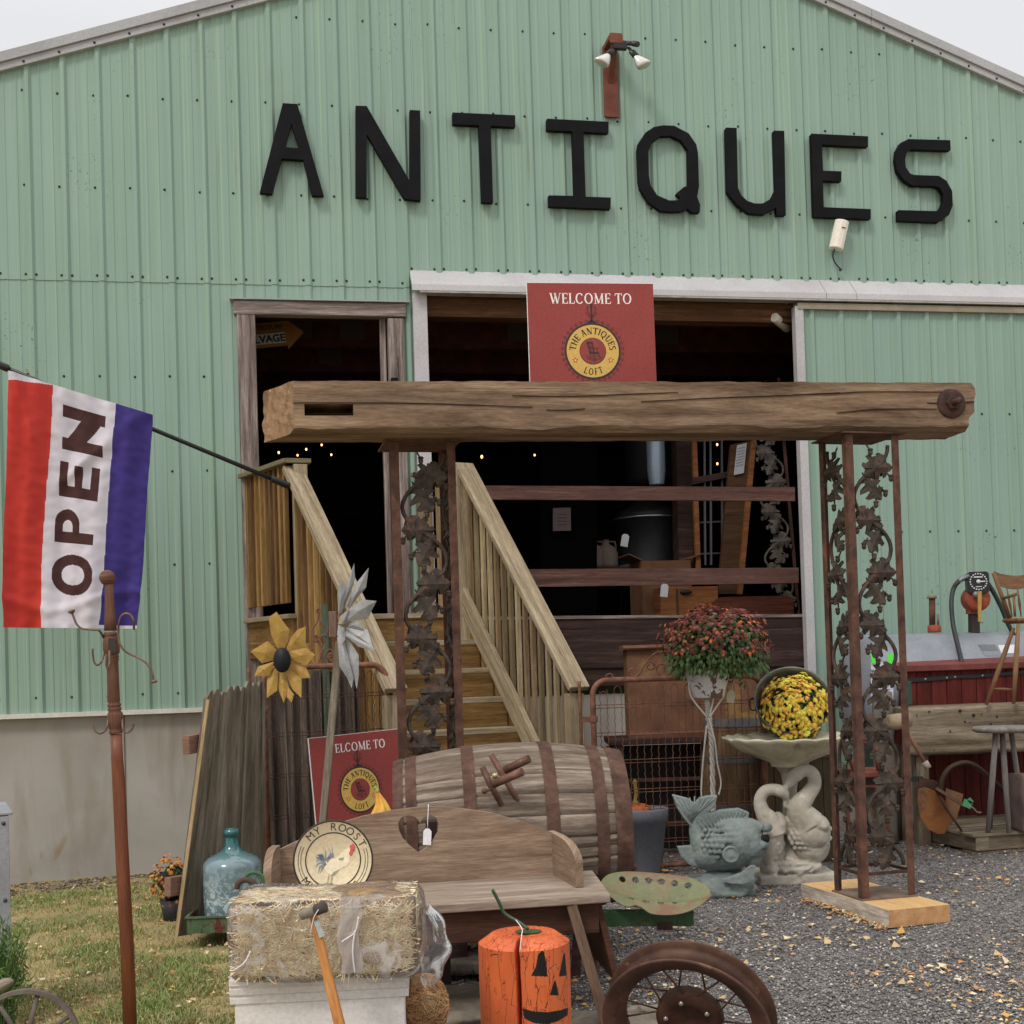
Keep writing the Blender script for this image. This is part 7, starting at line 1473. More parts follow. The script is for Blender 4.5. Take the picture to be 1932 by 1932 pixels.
for i in range(9):      # rows of scales
    for j in range(11):
        x_, y_ = 640+j*36+(i % 2)*18, 490+i*38; e_ = ((x_-800)/195)**2+((y_-630)/165)**2
        if e_ < .92 and math.hypot(x_-842, y_-700) > 75: mb.blob(o_(x_, y_, YF_-.135*math.sqrt(1-e_)-.004), (.0145, .009, .0145), 8)
mb.build('body', FIM, FIS, False, remesh=.0055, smooth_it=1)
mb = MB(); fin(mb, [(985, 745), (975, 790), (940, 855), (890, 875), (800, 870), (740, 850), (800, 830), (880, 800), (950, 748)], .02, -.15); mb.build('side_fin', FIM, FIS, False, bevel=.008)
mb = MB()
for k in range(9):      # rays of the tail and back fin
    t_ = k/8; p = o_(560+35*t_, 470-8*k, YF_-.026); q = o_(435+290*t_, 290+12*math.sin(t_*9), YF_-.026); mb.tube([p, q], .0035, 5)
for k in range(13):
    t_ = k/12; p = o_(655+270*t_, 540-110*t_**.8, YF_-.03); q = o_(600+350*t_, 450-70*math.sin(min(1, t_*1.15)*2.2), YF_-.03); mb.tube([p, q], .0032, 5)
mb.build('fin_rays', FIM, FIS, False)
mb = MB(); mb.tube([o_(985, 575, YF_-.06), o_(1050, 580, YF_-.05), o_(1110, 585, YF_-.03)], [.004, .016, .022], 10); mb.build('mouth_shade', surf('dark_mouth', ['23282a', '2e3434'], k=1), FIS, False)  # solid dark blob painted in for the shade inside the open mouth
mb = MB(); e = o_(842, 700, YF_-.150); mb.lathe([(0, .016), (.02, .014), (.033, .008), (.036, .012), (.041, .012), (.043, -.02)], 32, Matrix.Translation(e) @ Matrix.Rotation(R(90), 4, 'X')); mb.build('eye', FIM, FIS, False)
mb = MB(); mb.blob((at(1365, 1650, YF_).x, YF_, .03), (.175, .14, .085), 24, jit=.25); mb.build('base', FIM, FIS, False)
# ---------------------------------------------------------------- swan birdbath
YS = 7.0; SWM = stat_mat('pale_cast_stone', ['8a8375', '9f988b', 'aea79b'], 30, [('7d7260', 5, .60, .74), ('bab4a8', 14, .62, .70)], 150)
BAS = stat_mat('mossy_cast_stone', ['8f8972', 'a59f88', 'b6af9a'], 5, [('5c5a40', 6, .56, .70)], 90)
SWB = thing('swan_birdbath', 'pale cast stone birdbath with a scalloped bowl held by two swans', 'birdbath', Matrix.Translation((at(1492, 1600, YS).x, YS, 0)))
sO = .2598*YS/2400; o_ = lambda x, y, Y=YS: atc('O', x, y, Y); cx = at(1492, 1500, YS).x
ztop, zb0 = at(1492, 1392, YS).z, at(1492, 1438, YS).z
mb = MB(); pr = [(.10, zb0-.02), (.105, zb0), (.15, zb0+.02), (.25, zb0+.06), (.33, ztop-.02), (.355, ztop), (.345, ztop+.008), (.30, ztop-.01), (.18, ztop-.05), (.001, ztop-.06)]
mb.lathe(pr, 140, Matrix.Translation((cx, YS, 0)), wob=lambda a, i: 1+(.035*abs(math.sin(a*9)) if 3 <= i <= 7 else 0)+.004*math.sin(a*37))
mb.v = [Vector((v.x, v.y, v.z+(.008*abs(math.sin(math.atan2(v.y-YS, v.x-cx)*9)) if v.z > ztop-.03 else 0))) for v in mb.v]; mb.build('bowl', BAS, SWB, False)
mb = MB(); prof = [(1170, 1390, 25), (1175, 1385, 70), (1215, 1350, 115), (1235, 1330, 230), (1225, 1340, 420), (1190, 1370, 600), (1110, 1440, 750), (1085, 1450, 870)]
pts = [((o_(a, y).x+o_(b, y).x)/2, (b-a)/2*sO, o_(a, y).z) for a, b, y in prof]; mb.tube([Vector((p[0], YS+.03, p[2])) for p in pts], [p[1] for p in pts], 24); mb.box((cx, YS+.01, .025), (.42, .30, .05))
def neck(P, r): mb.tube(smooth_path([o_(*p) for p in P], 5), r, 14)
def rl(a, n): 
    out_ = []; 
    for i in range(len(a)-1): out_ += [(a[i]+(a[i+1]-a[i])*k/n)*sO for k in range(n)]
    return out_+[a[-1]*sO]
fr = YS-.10; P = [(1150, 560, fr), (1120, 460, fr), (1075, 390, fr), (1055, 310, fr), (1085, 245, fr), (1150, 228, fr), (1215, 245, fr-.01), (1250, 290, fr-.01)]; neck(P, rl([95, 80, 55, 45, 42, 42, 46, 22], 5))
mb.tube([o_(1245, 280, fr), o_(1235, 360, fr)], [26*sO, 10*sO], 10)
P = [(1390, 470, fr+.02), (1340, 360, fr), (1400, 270, fr), (1450, 190, fr), (1435, 110, fr), (1375, 90, fr), (1310, 130, fr), (1265, 190, fr), (1225, 222, fr)]; neck(P, rl([130, 85, 58, 50, 46, 46, 50, 32, 10], 5))
for b_ in [(1145, 620, 85, 190, 0), (1120, 760, 70, 130, .0), (1400, 530, 165, 150, .0), (1430, 640, 130, 130, 0), (1330, 460, 95, 80, -.02), (1190, 480, 60, 90, 0)]: mb.blob(o_(b_[0], b_[1], YS-.06), (b_[2]*sO, .085, b_[3]*sO), 20, jit=.06)
for b_ in [(1430, 560, 120, 95, 25), (1480, 470, 90, 60, 40), (1120, 650, 50, 130, 8)]: mb.blob(o_(b_[0], b_[1], YS-.12), (b_[2]*sO, .05, b_[3]*sO), 18, Matrix.Rotation(R(b_[4]), 3, 'Y'))
for (cx_, cy_, rx_, ry_, dp) in ((1420, 560, 165, 150, .150), (1145, 640, 85, 190, .140)):
    for i in range(14):
        for j in range(12):
            x_, y_ = cx_-rx_+j*36+(i % 2)*18, cy_-ry_+i*34; e_ = ((x_-cx_)/rx_)**2+((y_-cy_)/ry_)**2
            if e_ < .9: mb.blob(o_(x_, y_, YS-.045-dp*.62*math.sqrt(1-e_)-.012), (.016, .010, .018), 8, Matrix.Rotation(R(-30), 3, 'X'))
mb.blob(o_(1330, 800, YS-.1), (140*sO, .05, 60*sO), 16, jit=.5); mb.blob(o_(1440, 790, YS-.08), (70*sO, .05, 40*sO), 14, jit=.5); mb.build('swan_pedestal', SWM, SWB, False, remesh=.0055, smooth_it=1)
# ---------------------------------------------------------------- plant stand with enamel bowl and red mums
YM = 7.15; WRD = surf('chipped_white_rod', ['a8a298', 'bcb6ae'], scale=12, rough=.5, patches=[('6a4430', 10, .62, .68)], cs=(1, 1, .5))
j_ = lambda x, y, Y=YM: atc('J', x, y, Y)
PS = thing('plant_stand', 'tall white twisted iron plant stand before the right wire gate', 'plant stand', Matrix.Translation((j_(1090, 1932).x, YM, 0)))
mb = MB(); P = [j_(1045, 1150), j_(1062, 1290), j_(1085, 1500), j_(1096, 1932)]; e = P[-1]+(P[-1]-P[-2])*((P[-1].z)/(P[-2].z-P[-1].z)); pth = smooth_path(P+[Vector((e.x, e.y, 0))], 22)
for ph in (0, 2.1, 4.2): mb.tube([p+Vector((.009*math.cos(ph+i*.55), .009*math.sin(ph+i*.55), 0)) for i, p in enumerate(pth)], .0075, 6, cap=False)
mb.build('twisted_stem', WRD, PS, False)
for P in ([(905, 1000), (925, 1130), (1050, 1290)], [(1115, 960), (1100, 1130), (1065, 1290)], [(1175, 1130), (1120, 1210), (1068, 1290)], [(1060, 1295), (1110, 1480), (1130, 1650), (1158, 1800), (1140, 1900)], [(1045, 1350), (1020, 1600), (1003, 1850), (1010, 1932)]):
    mb = MB(); mb.tube(smooth_path([j_(x, y, YM-.03) for x, y in P]), .0052, 7); mb.build('curved_rod', WRD, PS, False)
mb = MB(); q = j_(1062, 1300); mb.lathe([(.016, -.012), (.021, 0), (.016, .012)], 14, Matrix.Translation(q)); mb.build('collar', WRD, PS, False)
ENA = surf('chipped_white_enamel', ['aaa6a4', 'b8b4b2', 'bfbbb9'], scale=3, rough=.35, patches=[('5e473c', 6.5, .515, .53), ('3a2c28', 30, .70, .72)])
bc = (j_(1053, 1130), (1053, 905)); zb1, zt1 = j_(1053, 1135).z, j_(1053, 908).z; xb = j_(1053, 1000).x
EB = thing('enamel_bowl', 'chipped white enamel bowl holding the red mums on the white stand', 'bowl', Matrix.Translation((xb, YM, zb1)))
s1 = .2401*YM/2400; hB = zt1-zb1; mb = MB(); mb.lathe([(0, 0), (120*s1, 0), (124*s1, .006), (160*s1, hB*.6), (178*s1, hB*.88), (200*s1, hB*.99), (203*s1, hB), (198*s1, hB+.003), (175*s1, hB*.9), (118*s1, .01), (0, .01)], 48); mb.build('bowl', ENA, EB)
PM = thing('red_mum', 'dark red and orange chrysanthemum plant in the chipped white bowl', 'mum plant', Matrix.Translation((xb, YM, zb1+.01)))
mb = MB(); mb.lathe([(0, 0), (.075, 0), (.10, hB+.0), (.105, hB+.018), (.098, hB+.02), (0, hB)], 32); mb.build('pot', surf('orange_red_pot', ['b03818', 'bf4520'], k=1.5), PM)
R1, R2, R3, R4 = flat('mum_dark_red', '743029', rough=.75), flat('mum_dusty_red', '87463e', rough=.75), flat('mum_brown_pink', '8f6254', rough=.75), flat('mum_bright_orange', 'c8691c', rough=.7)
cm = j_(1120, 760); mum_plant(PM, cm, (.305, .27, .235), (0, -.08, 1), 1250, .0135, [R1, R2, R1, R3, R2, R1, R4], LEAF, 2600, 21, low=-.05, leafL=.035)
# hanging lower leaves
rr = random.Random(3); mb = MB()
for i in range(700):
    a = rr.uniform(0, 6.28); r_ = rr.uniform(.12, .29); p = cm+Vector((r_*math.cos(a), r_*math.sin(a)*.9, rr.uniform(-.13, -.0))); leafquad(mb, p, Vector((math.cos(a)*.4, math.sin(a)*.4, -1)), Vector((math.cos(a), math.sin(a)-.6, .3)).normalized(), rr.uniform(.03, .05), .009)
mb.build('lower_foliage', LEAF, PM, False)
# ---------------------------------------------------------------- stacked things behind the gate
YB2 = 8.05; WBR = wood('brown_stave', '4a3826', '6b543b', '8a7252', grain=7, crack=.4); ZH = surf('zinc_hoop', ['4c4a4a', '5e5c5b'], rough=.6, metal=.2)
zt2 = at(1400, 1352, YB2).z; M = Matrix.Translation((at(1400, 1500, YB2).x, YB2, 0)); barrel(M, 'upright brown barrel with grey hoops behind the right wire gate', zt2, .225, .262, [(0, .05), (.16, .20), (.34, .38), (.68, .725), (.94, 1)], ZH, WBR)
RP_ = surf('rust_and_faded_gold', ['4f3426', '67452f', '6f4a36'], scale=6, rough=.8, bump=.3, patches=[('8a6f35', 3.4, .52, .66), ('3d2a22', 9, .62, .70)])
a, b = at(1181, 1300, 8.15), at(1425, 1300, 8.2); zt3, zb3 = at(1250, 1225, 8.15).z, at(1250, 1388, 8.15).z
TB = thing('dark_work_table', 'low dark table with rusty iron parts behind the right gate', 'table', Matrix.Translation(((a.x+b.x)/2-.08, 8.15, 0)))
mb = MB(); mb.box((0, 0, zb3-.02), (.95, .42, .04)); mb.build('table_top', WDARK, TB, bevel=.004)
for x in (-.42, .42):
    for y_ in (-.17, .17): mb = MB(); mb.box((x, y_, (zb3-.04)/2), (.06, .06, zb3-.04)); mb.build('leg', WDARK, TB)
mb = MB(); mb.box((.02, .12, zb3/2-.03), (.98, .02, zb3-.07)); mb.build('back_panel', flat('near_black_backing', '171414', k=1.2), TB); mb = MB(); mb.box((0, -.16, .48), (.86, .03, .02)); mb.box((0, -.14, .2), (.86, .1, .02)); mb.build('rusty_shelf', RUSTD, TB)  # back panel is a near-black sheet added for the dark under the table
SC_ = thing('rusty_cabinet', 'rusty brown cabinet with faded gold panel standing behind the right gate', 'cabinet', Matrix.Translation(((a.x+b.x)/2, 8.15, zb3)))
hW = (b.x-a.x); mb = MB(); mb.box((0, 0, (zt3-zb3)/2), (hW, .26, zt3-zb3)); mb.build('body', RP_, SC_, bevel=.004)
mb = MB(); pr = [(-.16, zt3-zb3), (-.17, zt3-zb3+.012), (-.165, zt3-zb3+.03), (.14, zt3-zb3+.03), (.14, zt3-zb3)]; sweep(mb, pr, -hW/2-.025, hW/2+.025); mb.build('top_moulding', wood('brown_moulding_top', '4d2f22', '6b4632', '7d5842', grain=12), SC_); mb = MB(); pr = [(-.13, 0), (-.155, .0), (-.155, .02), (-.13, .035)]; sweep(mb, pr, -hW/2, hW/2); mb.build('moulding', wood('brown_moulding', '4d2f22', '6b4632', '7d5842', grain=12), SC_)
q = j_(1240, 1120, YM-.02); tg = thing('price_tag', 'pale price tag hanging right of the white stand under the mums', 'tag', Matrix.Translation(j_(1235, 1130, 7.28)) @ Matrix.Rotation(R(10), 4, 'Y')); mb = MB(); mb.prism([(-.022, -.035), (.022, -.035), (.024, .02), (.0, .045), (-.024, .02)], -.001, .001); mb.build('card', flat('cream_card', 'a89f8c', k=1.4), tg); mb = MB(); mb.tube([(0, 0, .04), (.01, .03, .11)], .0012, 4); mb.build('string', PAPW, tg)
# tub of yellow mums on a plank box
a = at(1447, 1500, 7.55); b = at(1500, 1500, 7.55); PB = thing('plank_box', 'upright grey brown plank box behind the swan birdbath', 'box', Matrix.Translation((a.x+.19, 7.72, 0)))
zt4 = .62; mb = MB()
for i in range(6): mb.box((-.18+i*.072, -.16, zt4/2), (.068, .018, zt4)); mb.box((-.18+i*.072, .16, zt4/2), (.068, .018, zt4))
mb.box((0, 0, zt4+.009), (.44, .36, .018)); mb.build('planks', wood('olive_brown_plank', '3a3122', '564a35', '6f6147', grain=14), PB, bevel=.002)
tcen = j_(1722, 1160, 7.30); ax = Vector((-.10, -.82, .50)).normalized(); TM = Matrix.Translation(tcen) @ ax.to_track_quat('Z', 'Y').to_matrix().to_4x4()
TU = thing('galvanised_tub', 'galvanised tub tilted forward on its box, full of yellow mums', 'tub', TM)
rt = 292*.2401*7.3/2400; mb = MB(); mb.lathe([(0, -.24), (rt*.80, -.24), (rt*.82, -.23), (rt*.98, -.02), (rt*1.0, 0), (rt*1.035, .006), (rt*1.03, .016), (rt*.99, .012), (rt*.96, -.02), (rt*.8, -.22), (0, -.22)], 56); mb.build('tub', surf('old_galvanised', ['4e504a', '676962', '81837d'], scale=6, rough=.5, metal=.35, patches=[('3d3d30', 8, .58, .7)]), TU)
for sg in (-1, 1): mb = MB(); mb.tube(smooth_path([(sg*rt*1.0, -.04, -.03), (sg*rt*1.12, -.03, -.03), (sg*rt*1.12, .03, -.03), (sg*rt*1.0, .04, -.03)]), .005, 7); mb.build('handle', RUSTD, TU)
YW = thing('yellow_mum', 'bright yellow chrysanthemum plant growing out of the tilted tub', 'mum plant', Matrix.Translation(tcen-ax*.1))
Y1, Y2, Y3 = flat('mum_yellow', 'eaa800', k=1.7, rough=.7), flat('mum_deep_yellow', 'e09000', k=1.6, rough=.7), flat('mum_light_yellow', 'ecbe00', k=1.7, rough=.7)
mum_plant(YW, tcen-ax*.02+Vector((.015, -.02, -.035)), (rt*.90, rt*.93, .125), ax, 700, .0175, [Y1, Y2, Y1, Y3], LEAF, 700, 33, low=.02, leafL=.03)
# ---------------------------------------------------------------- right side: tank and pump
k_ = lambda x, y, Y: atc('K', x, y, Y)
eB = Vector((math.cos(R(10.16)), math.sin(R(10.16)), 0)); TKM = surf('grey_blue_tank_paint', ['6a6f76', '787d85', '848990'], scale=3, rough=.5, bump=.12, patches=[('8d8f92', 2, .60, .75), ('5c5345', 14, .70, .74)])
tl0 = at(1612, 1300, 8.85); zt5 = at(1760, 1195, 9.0).z; rT = .40; TKL = 1.9; tM = Matrix.Translation((tl0.x+.05, tl0.y+.0, zt5-rT)) @ Matrix.Rotation(R(10.16), 4, 'Z') @ Matrix.Rotation(R(90), 4, 'Y')
TK = thing('oil_tank', 'grey cylindrical fuel tank lying against the green wall behind the red chest', 'tank', tM)
mb = MB(); mb.lathe([(0, -.10), (.12, -.092), (.25, -.065), (.34, -.03), (rT-.012, 0), (rT, .015), (rT, .6), (rT+.001, .605), (rT, .61), (rT, TKL), (rT-.06, TKL+.03), (0, TKL+.09)], 64); mb.build('shell', TKM, TK)
for z in (.35, 1.5):
    mb = MB(); mb.box((rT+.13, 0, z), (.40, .3, .08)); mb.build('saddle', WDARK, TK)
Mi = MW[TK.name].inverted()
def lab(P, Y, nm, mt): 
    mb = MB(); Q = []
    for x, y in P:
        q = k_(x, y, Y); q = Mi @ q; a = math.atan2(q.y, q.x); Q.append(q)
    # project on the cylinder
    out_ = []
    for x, y in P:
        d = Mi.to_3x3() @ ray(*px('K', x, y)); o = Mi @ CAM; A = d.x**2+d.y**2; B = 2*(o.x*d.x+o.y*d.y); C_ = o.x**2+o.y**2-(rT+.002)**2; t = (-B-math.sqrt(max(0, B*B-4*A*C_)))/(2*A); out_.append(o+d*t)
    mb.add(out_, [(0, 1, 2, 3)]); return mb.build(nm, mt, TK)
lab([(1568, 718), (1700, 718), (1735, 765), (1600, 768)], 8.6, 'label_plate', flat('dark_grey_label', '5c5f63')); lab([(1602, 769), (1736, 766), (1760, 805), (1625, 808)], 8.6, 'label_plate', flat('mid_grey_label', '70757c')); lab([(1728, 722), (1860, 718), (1860, 785), (1755, 788)], 8.6, 'label_plate', flat('white_label', 'b9bbbd'))
YK = 8.95; VP = thing('vent_pipe', 'rusty vent pipe with a mushroom cap on top of the grey tank', 'pipe', Matrix.Translation(k_(1225, 615, YK)))
ORC = surf('orange_red_iron', ['7a3320', '8f4028', '9b4c31'], scale=12, rough=.65, patches=[('4a2a20', 14, .6, .7)])
s7 = .2401*YK/2400; mb = MB(); mb.tube([k_(1212, 600, YK), k_(1210, 345, YK)], 24*s7, 16); mb.build('pipe', RUST, VP, False); mb = MB(); q = k_(1208, 350, YK); mb.lathe([(.0, .022), (30*s7, .018), (38*s7, .006), (39*s7, -.004), (30*s7, -.006), (0, -.006)], 24, Matrix.Translation(q)); mb.build('cap', surf('tan_cap', ['6f6350', '84775f']), VP, False)
mb = MB(); q = k_(1226, 590, YK); mb.lathe([(0, -.03), (.042, -.03), (.046, -.02), (.044, .02), (.03, .024), (0, .024)], 20, Matrix.Translation(q)); mb.build('base_fitting', ORC, VP, False); mb = MB(); mb.tube([k_(1258, 570, YK), k_(1256, 478, YK)], 11*s7, 10); mb.build('side_pipe', surf('dull_steel', ['6b655c', '807a70'], metal=.4), VP, False)
FPp = thing('fuel_pump', 'old orange fuel pump with a black dial and hose on the grey tank', 'fuel pump', Matrix.Translation(k_(1540, 615, YK)))
mb = MB(); a, b = k_(1540, 630, YK), k_(1538, 440, YK); mb.bar(b, a, 68*s7, .07, up=(0, 1, 0)); mb.build('pedestal', surf('dark_pedestal', ['2c2524', '3b3331']), FPp, False, bevel=.004)
mb = MB(); q = k_(1552, 360, YK-.02); mb.lathe([(0, .07), (.06, .07), (.085, .055), (.09, .03), (.09, -.05), (.07, -.07), (0, -.07)], 36, Matrix.Translation(q) @ Matrix.Rotation(R(90), 4, 'X')); mb.box(k_(1530, 455, YK), (.075, .08, .04)); mb.build('pump_body', ORC, FPp, False, bevel=.003)
dM = Matrix.Translation(k_(1570, 225, YK-.09)) @ Matrix.Rotation(R(-4), 4, 'Z') @ Matrix.Rotation(R(-6), 4, 'X'); hw = 84*s7; P = []
for cx_, cy_, a0 in ((hw-.025, hw-.03, 0), (-hw+.025, hw-.03, 90), (-hw+.025, -hw+.02, 180), (hw-.025, -hw+.02, 270)): P += [(cx_+.025*math.cos(R(a0+q*15)), cy_+.025*math.sin(R(a0+q*15))) for q in range(7)]
mb = MB(); mb.M = dM; mb.prism(P, -.012, .05); DCo = mb.build('dial_case', flat('dial_black', '18181a', k=1.2, rough=.35), FPp, False, bevel=.004)
mb = MB(); mb.M = dM; wv = flat('dial_white', 'b9b9b9')
for k in range(20):
    a = R(18*k); mb.box((hw*.76*math.cos(a)*min(1, 1/max(abs(math.cos(a)), abs(math.sin(a))))*.98, -.0135, hw*.76*math.sin(a)*min(1, 1/max(abs(math.cos(a)), abs(math.sin(a))))*.98), (.009, .002, .009))
mb.lathe([(0, .002), (.014, .002), (.014, 0)], 16, Matrix.Translation((0, -.013, 0)) @ Matrix.Rotation(R(90), 4, 'X')); mb.bar((0, -.015, 0), (.045, -.015, .0), .002, .008); mb.box((0, -.0135, .032), (.06, .002, .008)); mb.box((0, -.0135, -.036), (.04, .002, .005)); mb.build('dial_marks', wv, DCo, False)
mb = MB(); mb.bar(k_(1583, 300, YK-.13), k_(1583, 540, YK-.14), .028, .012, up=(0, 1, 0), w1=.02); mb.build('crank_lever', surf('yellow_lever', ['96782a', 'a98a38']), FPp, False, bevel=.002); mb = MB(); mb.blob(k_(1553, 325, YK-.11), (.022, .022, .022), 12); mb.tube([k_(1585, 540, YK-.15), k_(1608, 545, YK-.17)], .006, 8); mb.build('crank_knob', flat('steel_knob', '7d7a74', metal=.5), FPp, False)
HOSE = flat('black_rubber_hose', '26282a', k=1.3, rough=.5); mb = MB(); mb.tube(smooth_path([k_(x, y, YK-.1+dy) for x, y, dy in ((1470, 195, .05), (1415, 225, 0), (1375, 290, 0), (1362, 400, -.05), (1375, 560, -.1), (1410, 720, -.2), (1445, 870, -.32), (1460, 960, -.32))], 6), 18*s7, 12); mb.build('hose', HOSE, FPp, False)
mb = MB(); mb.tube(smooth_path([k_(x, y, YK-.05) for x, y in ((1650, 240), (1700, 320), (1760, 440), (1800, 540), (1850, 640), (1895, 730), (1925, 830), (1940, 900))], 6), 18*s7, 12); mb.build('hose', HOSE, FPp, False)
mb = MB(); mb.tube([k_(1500, 175, YK-.1), k_(1445, 200, YK-.1), k_(1400, 245, YK-.1)], [.012, .016, .014], 10); mb.build('nozzle', flat('nozzle_grey', '6f7476', metal=.4, rough=.4), FPp, False)
# ---------------------------------------------------------------- red chest
REDB = wood('barn_red_boards', '451714', '5c211d', '702c26', grain=9, crack=.35, rough=.7, bump=.3, blotch='4e1b18')
RY = 8.45; a = k_(975, 1300, RY); zt6 = k_(1400, 895, RY).z; RC = thing('red_chest', 'long barn red board chest with a black strap hinge, under the grey tank', 'chest', frame((a.x, a.y, 0), R(6)))
LRC = 1.35
for i in range(13):
    mb = MB(); x = i*LRC/13; mb.box((x+LRC/26, 0, zt6/2-.01), (LRC/13-.004, .02, zt6-.02)); mb.build('board', REDB, RC, bevel=.002)
mb = MB(); mb.box((.0, .16, zt6/2), (.02, .32, zt6-.02)); mb.box((LRC, .16, zt6/2), (.02, .32, zt6-.02)); mb.box((LRC/2, .32, zt6/2), (LRC, .02, zt6-.02)); mb.build('side_walls', REDB, RC)
mb = MB(); pr = [(-.045, zt6-.02), (-.045, zt6+.02), (.34, zt6+.09), (.34, zt6+.05)]; sweep(mb, pr, -.03, LRC+.03); LID = mb.build('lid', surf('barn_red_lid', ['5e2a27', '6b332f', '74403b'], rough=.6), RC, bevel=.003)
mb = MB(); Mi = MW[RC.name].inverted(); P = [Mi @ k_(x, y, RY-.03) for x, y in ((985, 1002), (1160, 992), (1330, 980), (1400, 972), (1620, 965), (1932, 940), (2000, 935))]; P = [Vector((p.x, -.016, p.z)) for p in P]
for p, q in zip(P, P[1:]): mb.bar(p, q, .006, .026 if p.x < P[3].x else .022)
mb.build('strap_hinge', flat('black_iron_strap', '211e22', k=1.2, rough=.45), LID)
for x, y in ((1158, 990), (1335, 980), (1402, 974), (1630, 963)): p = Mi @ k_(x, y, RY); mb = MB(); mb.lathe([(0, .006), (.006, .004), (.008, 0)], 8, Matrix.Translation((p.x, -.019, p.z)) @ Matrix.Rotation(R(90), 4, 'X')); mb.build('bolt', flat('zinc_bolt', '8d8a8c', metal=.5), RC)
GX = thing('green_box', 'small dark green board beside the left end of the red chest', 'board', Matrix.Translation(k_(1015, 1190, 8.3))); mb = MB(); a, b = k_(988, 1008, 8.3), k_(1045, 1190, 8.3); mb.box((0, 0, (a.z-b.z)/2), (b.x-a.x, .08, a.z-b.z)); mb.build('board', flat('dark_green', '1f3d2e', k=1.5), GX, bevel=.003)
# ---------------------------------------------------------------- heavy plank workbench
YW_ = 8.0; PLK = wood('pitted_bench_plank', '4c3f31', '756856', '998b76', grain=11, crack=.5, bump=.8, blotch='5c4a39')
a = k_(990, 1215, YW_); b = k_(990, 1595, YW_); e = k_(1932, 1200, YW_+.1); WBn = thing('plank_workbench', 'heavy pitted timber workbench in front of the red chest', 'workbench', frame((a.x, YW_, 0), R(4)))
Lw = 1.55; zt7, zb7 = a.z, b.z; mb = MB()
def wf(p): return p+Vector((0, .004*noise.noise(p*9), .005*noise.noise(Vector((p.x*6, 1, 1)))))
mb.rbox((Lw/2, .03, (zt7+zb7)/2), (Lw, .06, zt7-zb7), 40, 2, 10, wf, la=0); mb.build('front_plank', PLK, WBn, merge=1e-4)
mb = MB(); mb.box((Lw/2, .23, zt7-.03), (Lw-.01, .33, .05)); mb.build('top', PLK, WBn, bevel=.003)
mb = MB()
for i, (x, y, r_) in enumerate(((1190, 1245, 9), (1440, 1240, 14), (1550, 1275, 15), (1615, 1270, 6), (1740, 1285, 10), (1480, 1325, 8), (1520, 1330, 5), (1690, 1345, 10), (1360, 1400, 9), (1040, 1345, 7), (1230, 1545, 6), (1870, 1515, 7), (1820, 1550, 5), (1210, 1380, 4), (1895, 1340, 6), (1090, 1275, 7))):
    p = MW[WBn.name].inverted() @ k_(x, y, YW_); mb.lathe([(0, .006), (r_*.00072, .006)], 10, Matrix.Translation((p.x, .0, p.z)) @ Matrix.Rotation(R(90), 4, 'X'))
mb.build('bolt_hole', flat('hole_dark', '15110e', k=1), WBn)
for x in (.12, Lw-.12):
    for y_ in (.08, .36): mb = MB(); mb.box((x, y_, zb7/2+.02), (.08, .08, zb7+.06)); mb.build('leg', PLK, WBn)
# ---------------------------------------------------------------- child's chair on the workbench
CHW = wood('honey_chair_wood', '5e4128', '7d5a3b', '97714e', grain=10, crack=.12, rough=.5, bump=.15)
YH = 8.12; CH = thing('small_wooden_chair', 'small honey brown spindle chair standing on the workbench at the right edge', 'chair', Matrix.Translation(k_(1880, 1195, YH)))
h_ = lambda x, y, dy=0: k_(x, y, YH+dy)
mb = MB(); q0 = h_(1900, 525, .02); mb.lathe([(0, -.02), (.10, -.022), (.118, -.008), (.12, .004), (.112, .012), (0, .006)], 36, Matrix.Translation(q0+Vector((.02, 0, 0))) @ Matrix.Diagonal((1.05, 1, 1, 1))); mb.build('seat', CHW, CH, False)
for a_, b_, y0_, y1_ in (((1850, 590), (1635, 1190), -.05, -.12), ((1888, 560), (1850, 1190), -.07, -.12), ((1985, 590), (2200, 1190), .05, .1), ((1960, 560), (2000, 1190), .07, .1)):
    p, q = h_(*a_, y0_), h_(*b_, y1_); q.z = zt7+.005; mb = MB(); mb.tube([p, p.lerp(q, .3), p.lerp(q, .6), q], [.011, .0155, .016, .011], 12); mb.build('leg', CHW, CH, False)
mb = MB(); mb.tube([h_(1695, 1065, -.11), h_(1770, 1068, -.11), h_(1848, 1072, -.11)], [.006, .009, .006], 10); mb.build('stretcher', CHW, CH, False)
for a_, b_, dy in (((1692, 155), (1822, 515), -.02), ((2070, 150), (1990, 515), .1)): mb = MB(); mb.tube([h_(*a_, dy), h_(*b_, dy)], [.013, .014], 12); mb.build('back_post', CHW, CH, False)
mb = MB(); P = [h_(1700, 155, -.02), h_(1750, 175, 0), h_(1860, 190, .03), h_(1960, 180, .06), h_(2070, 150, .1)]; P = smooth_path(P, 4); vs = []
for i, p in enumerate(P): w_ = .052*(.75+.5*math.sin(math.pi*i/(len(P)-1))); vs += [p+Vector((0, 0, .012)), p+Vector((0, 0, -w_-.012)), p+Vector((0, .014, .012)), p+Vector((0, .014, -w_-.012))]
fs = []
for i in range(len(P)-1): a = i*4; fs += [(a, a+4, a+5, a+1), (a+2, a+3, a+7, a+6), (a, a+2, a+6, a+4), (a+1, a+5, a+7, a+3)]
fs += [(0, 1, 3, 2), (len(vs)-4, len(vs)-2, len(vs)-1, len(vs)-3)]; mb.add(vs, fs); mb.build('crest_rail', CHW, CH, False, bevel=.002)
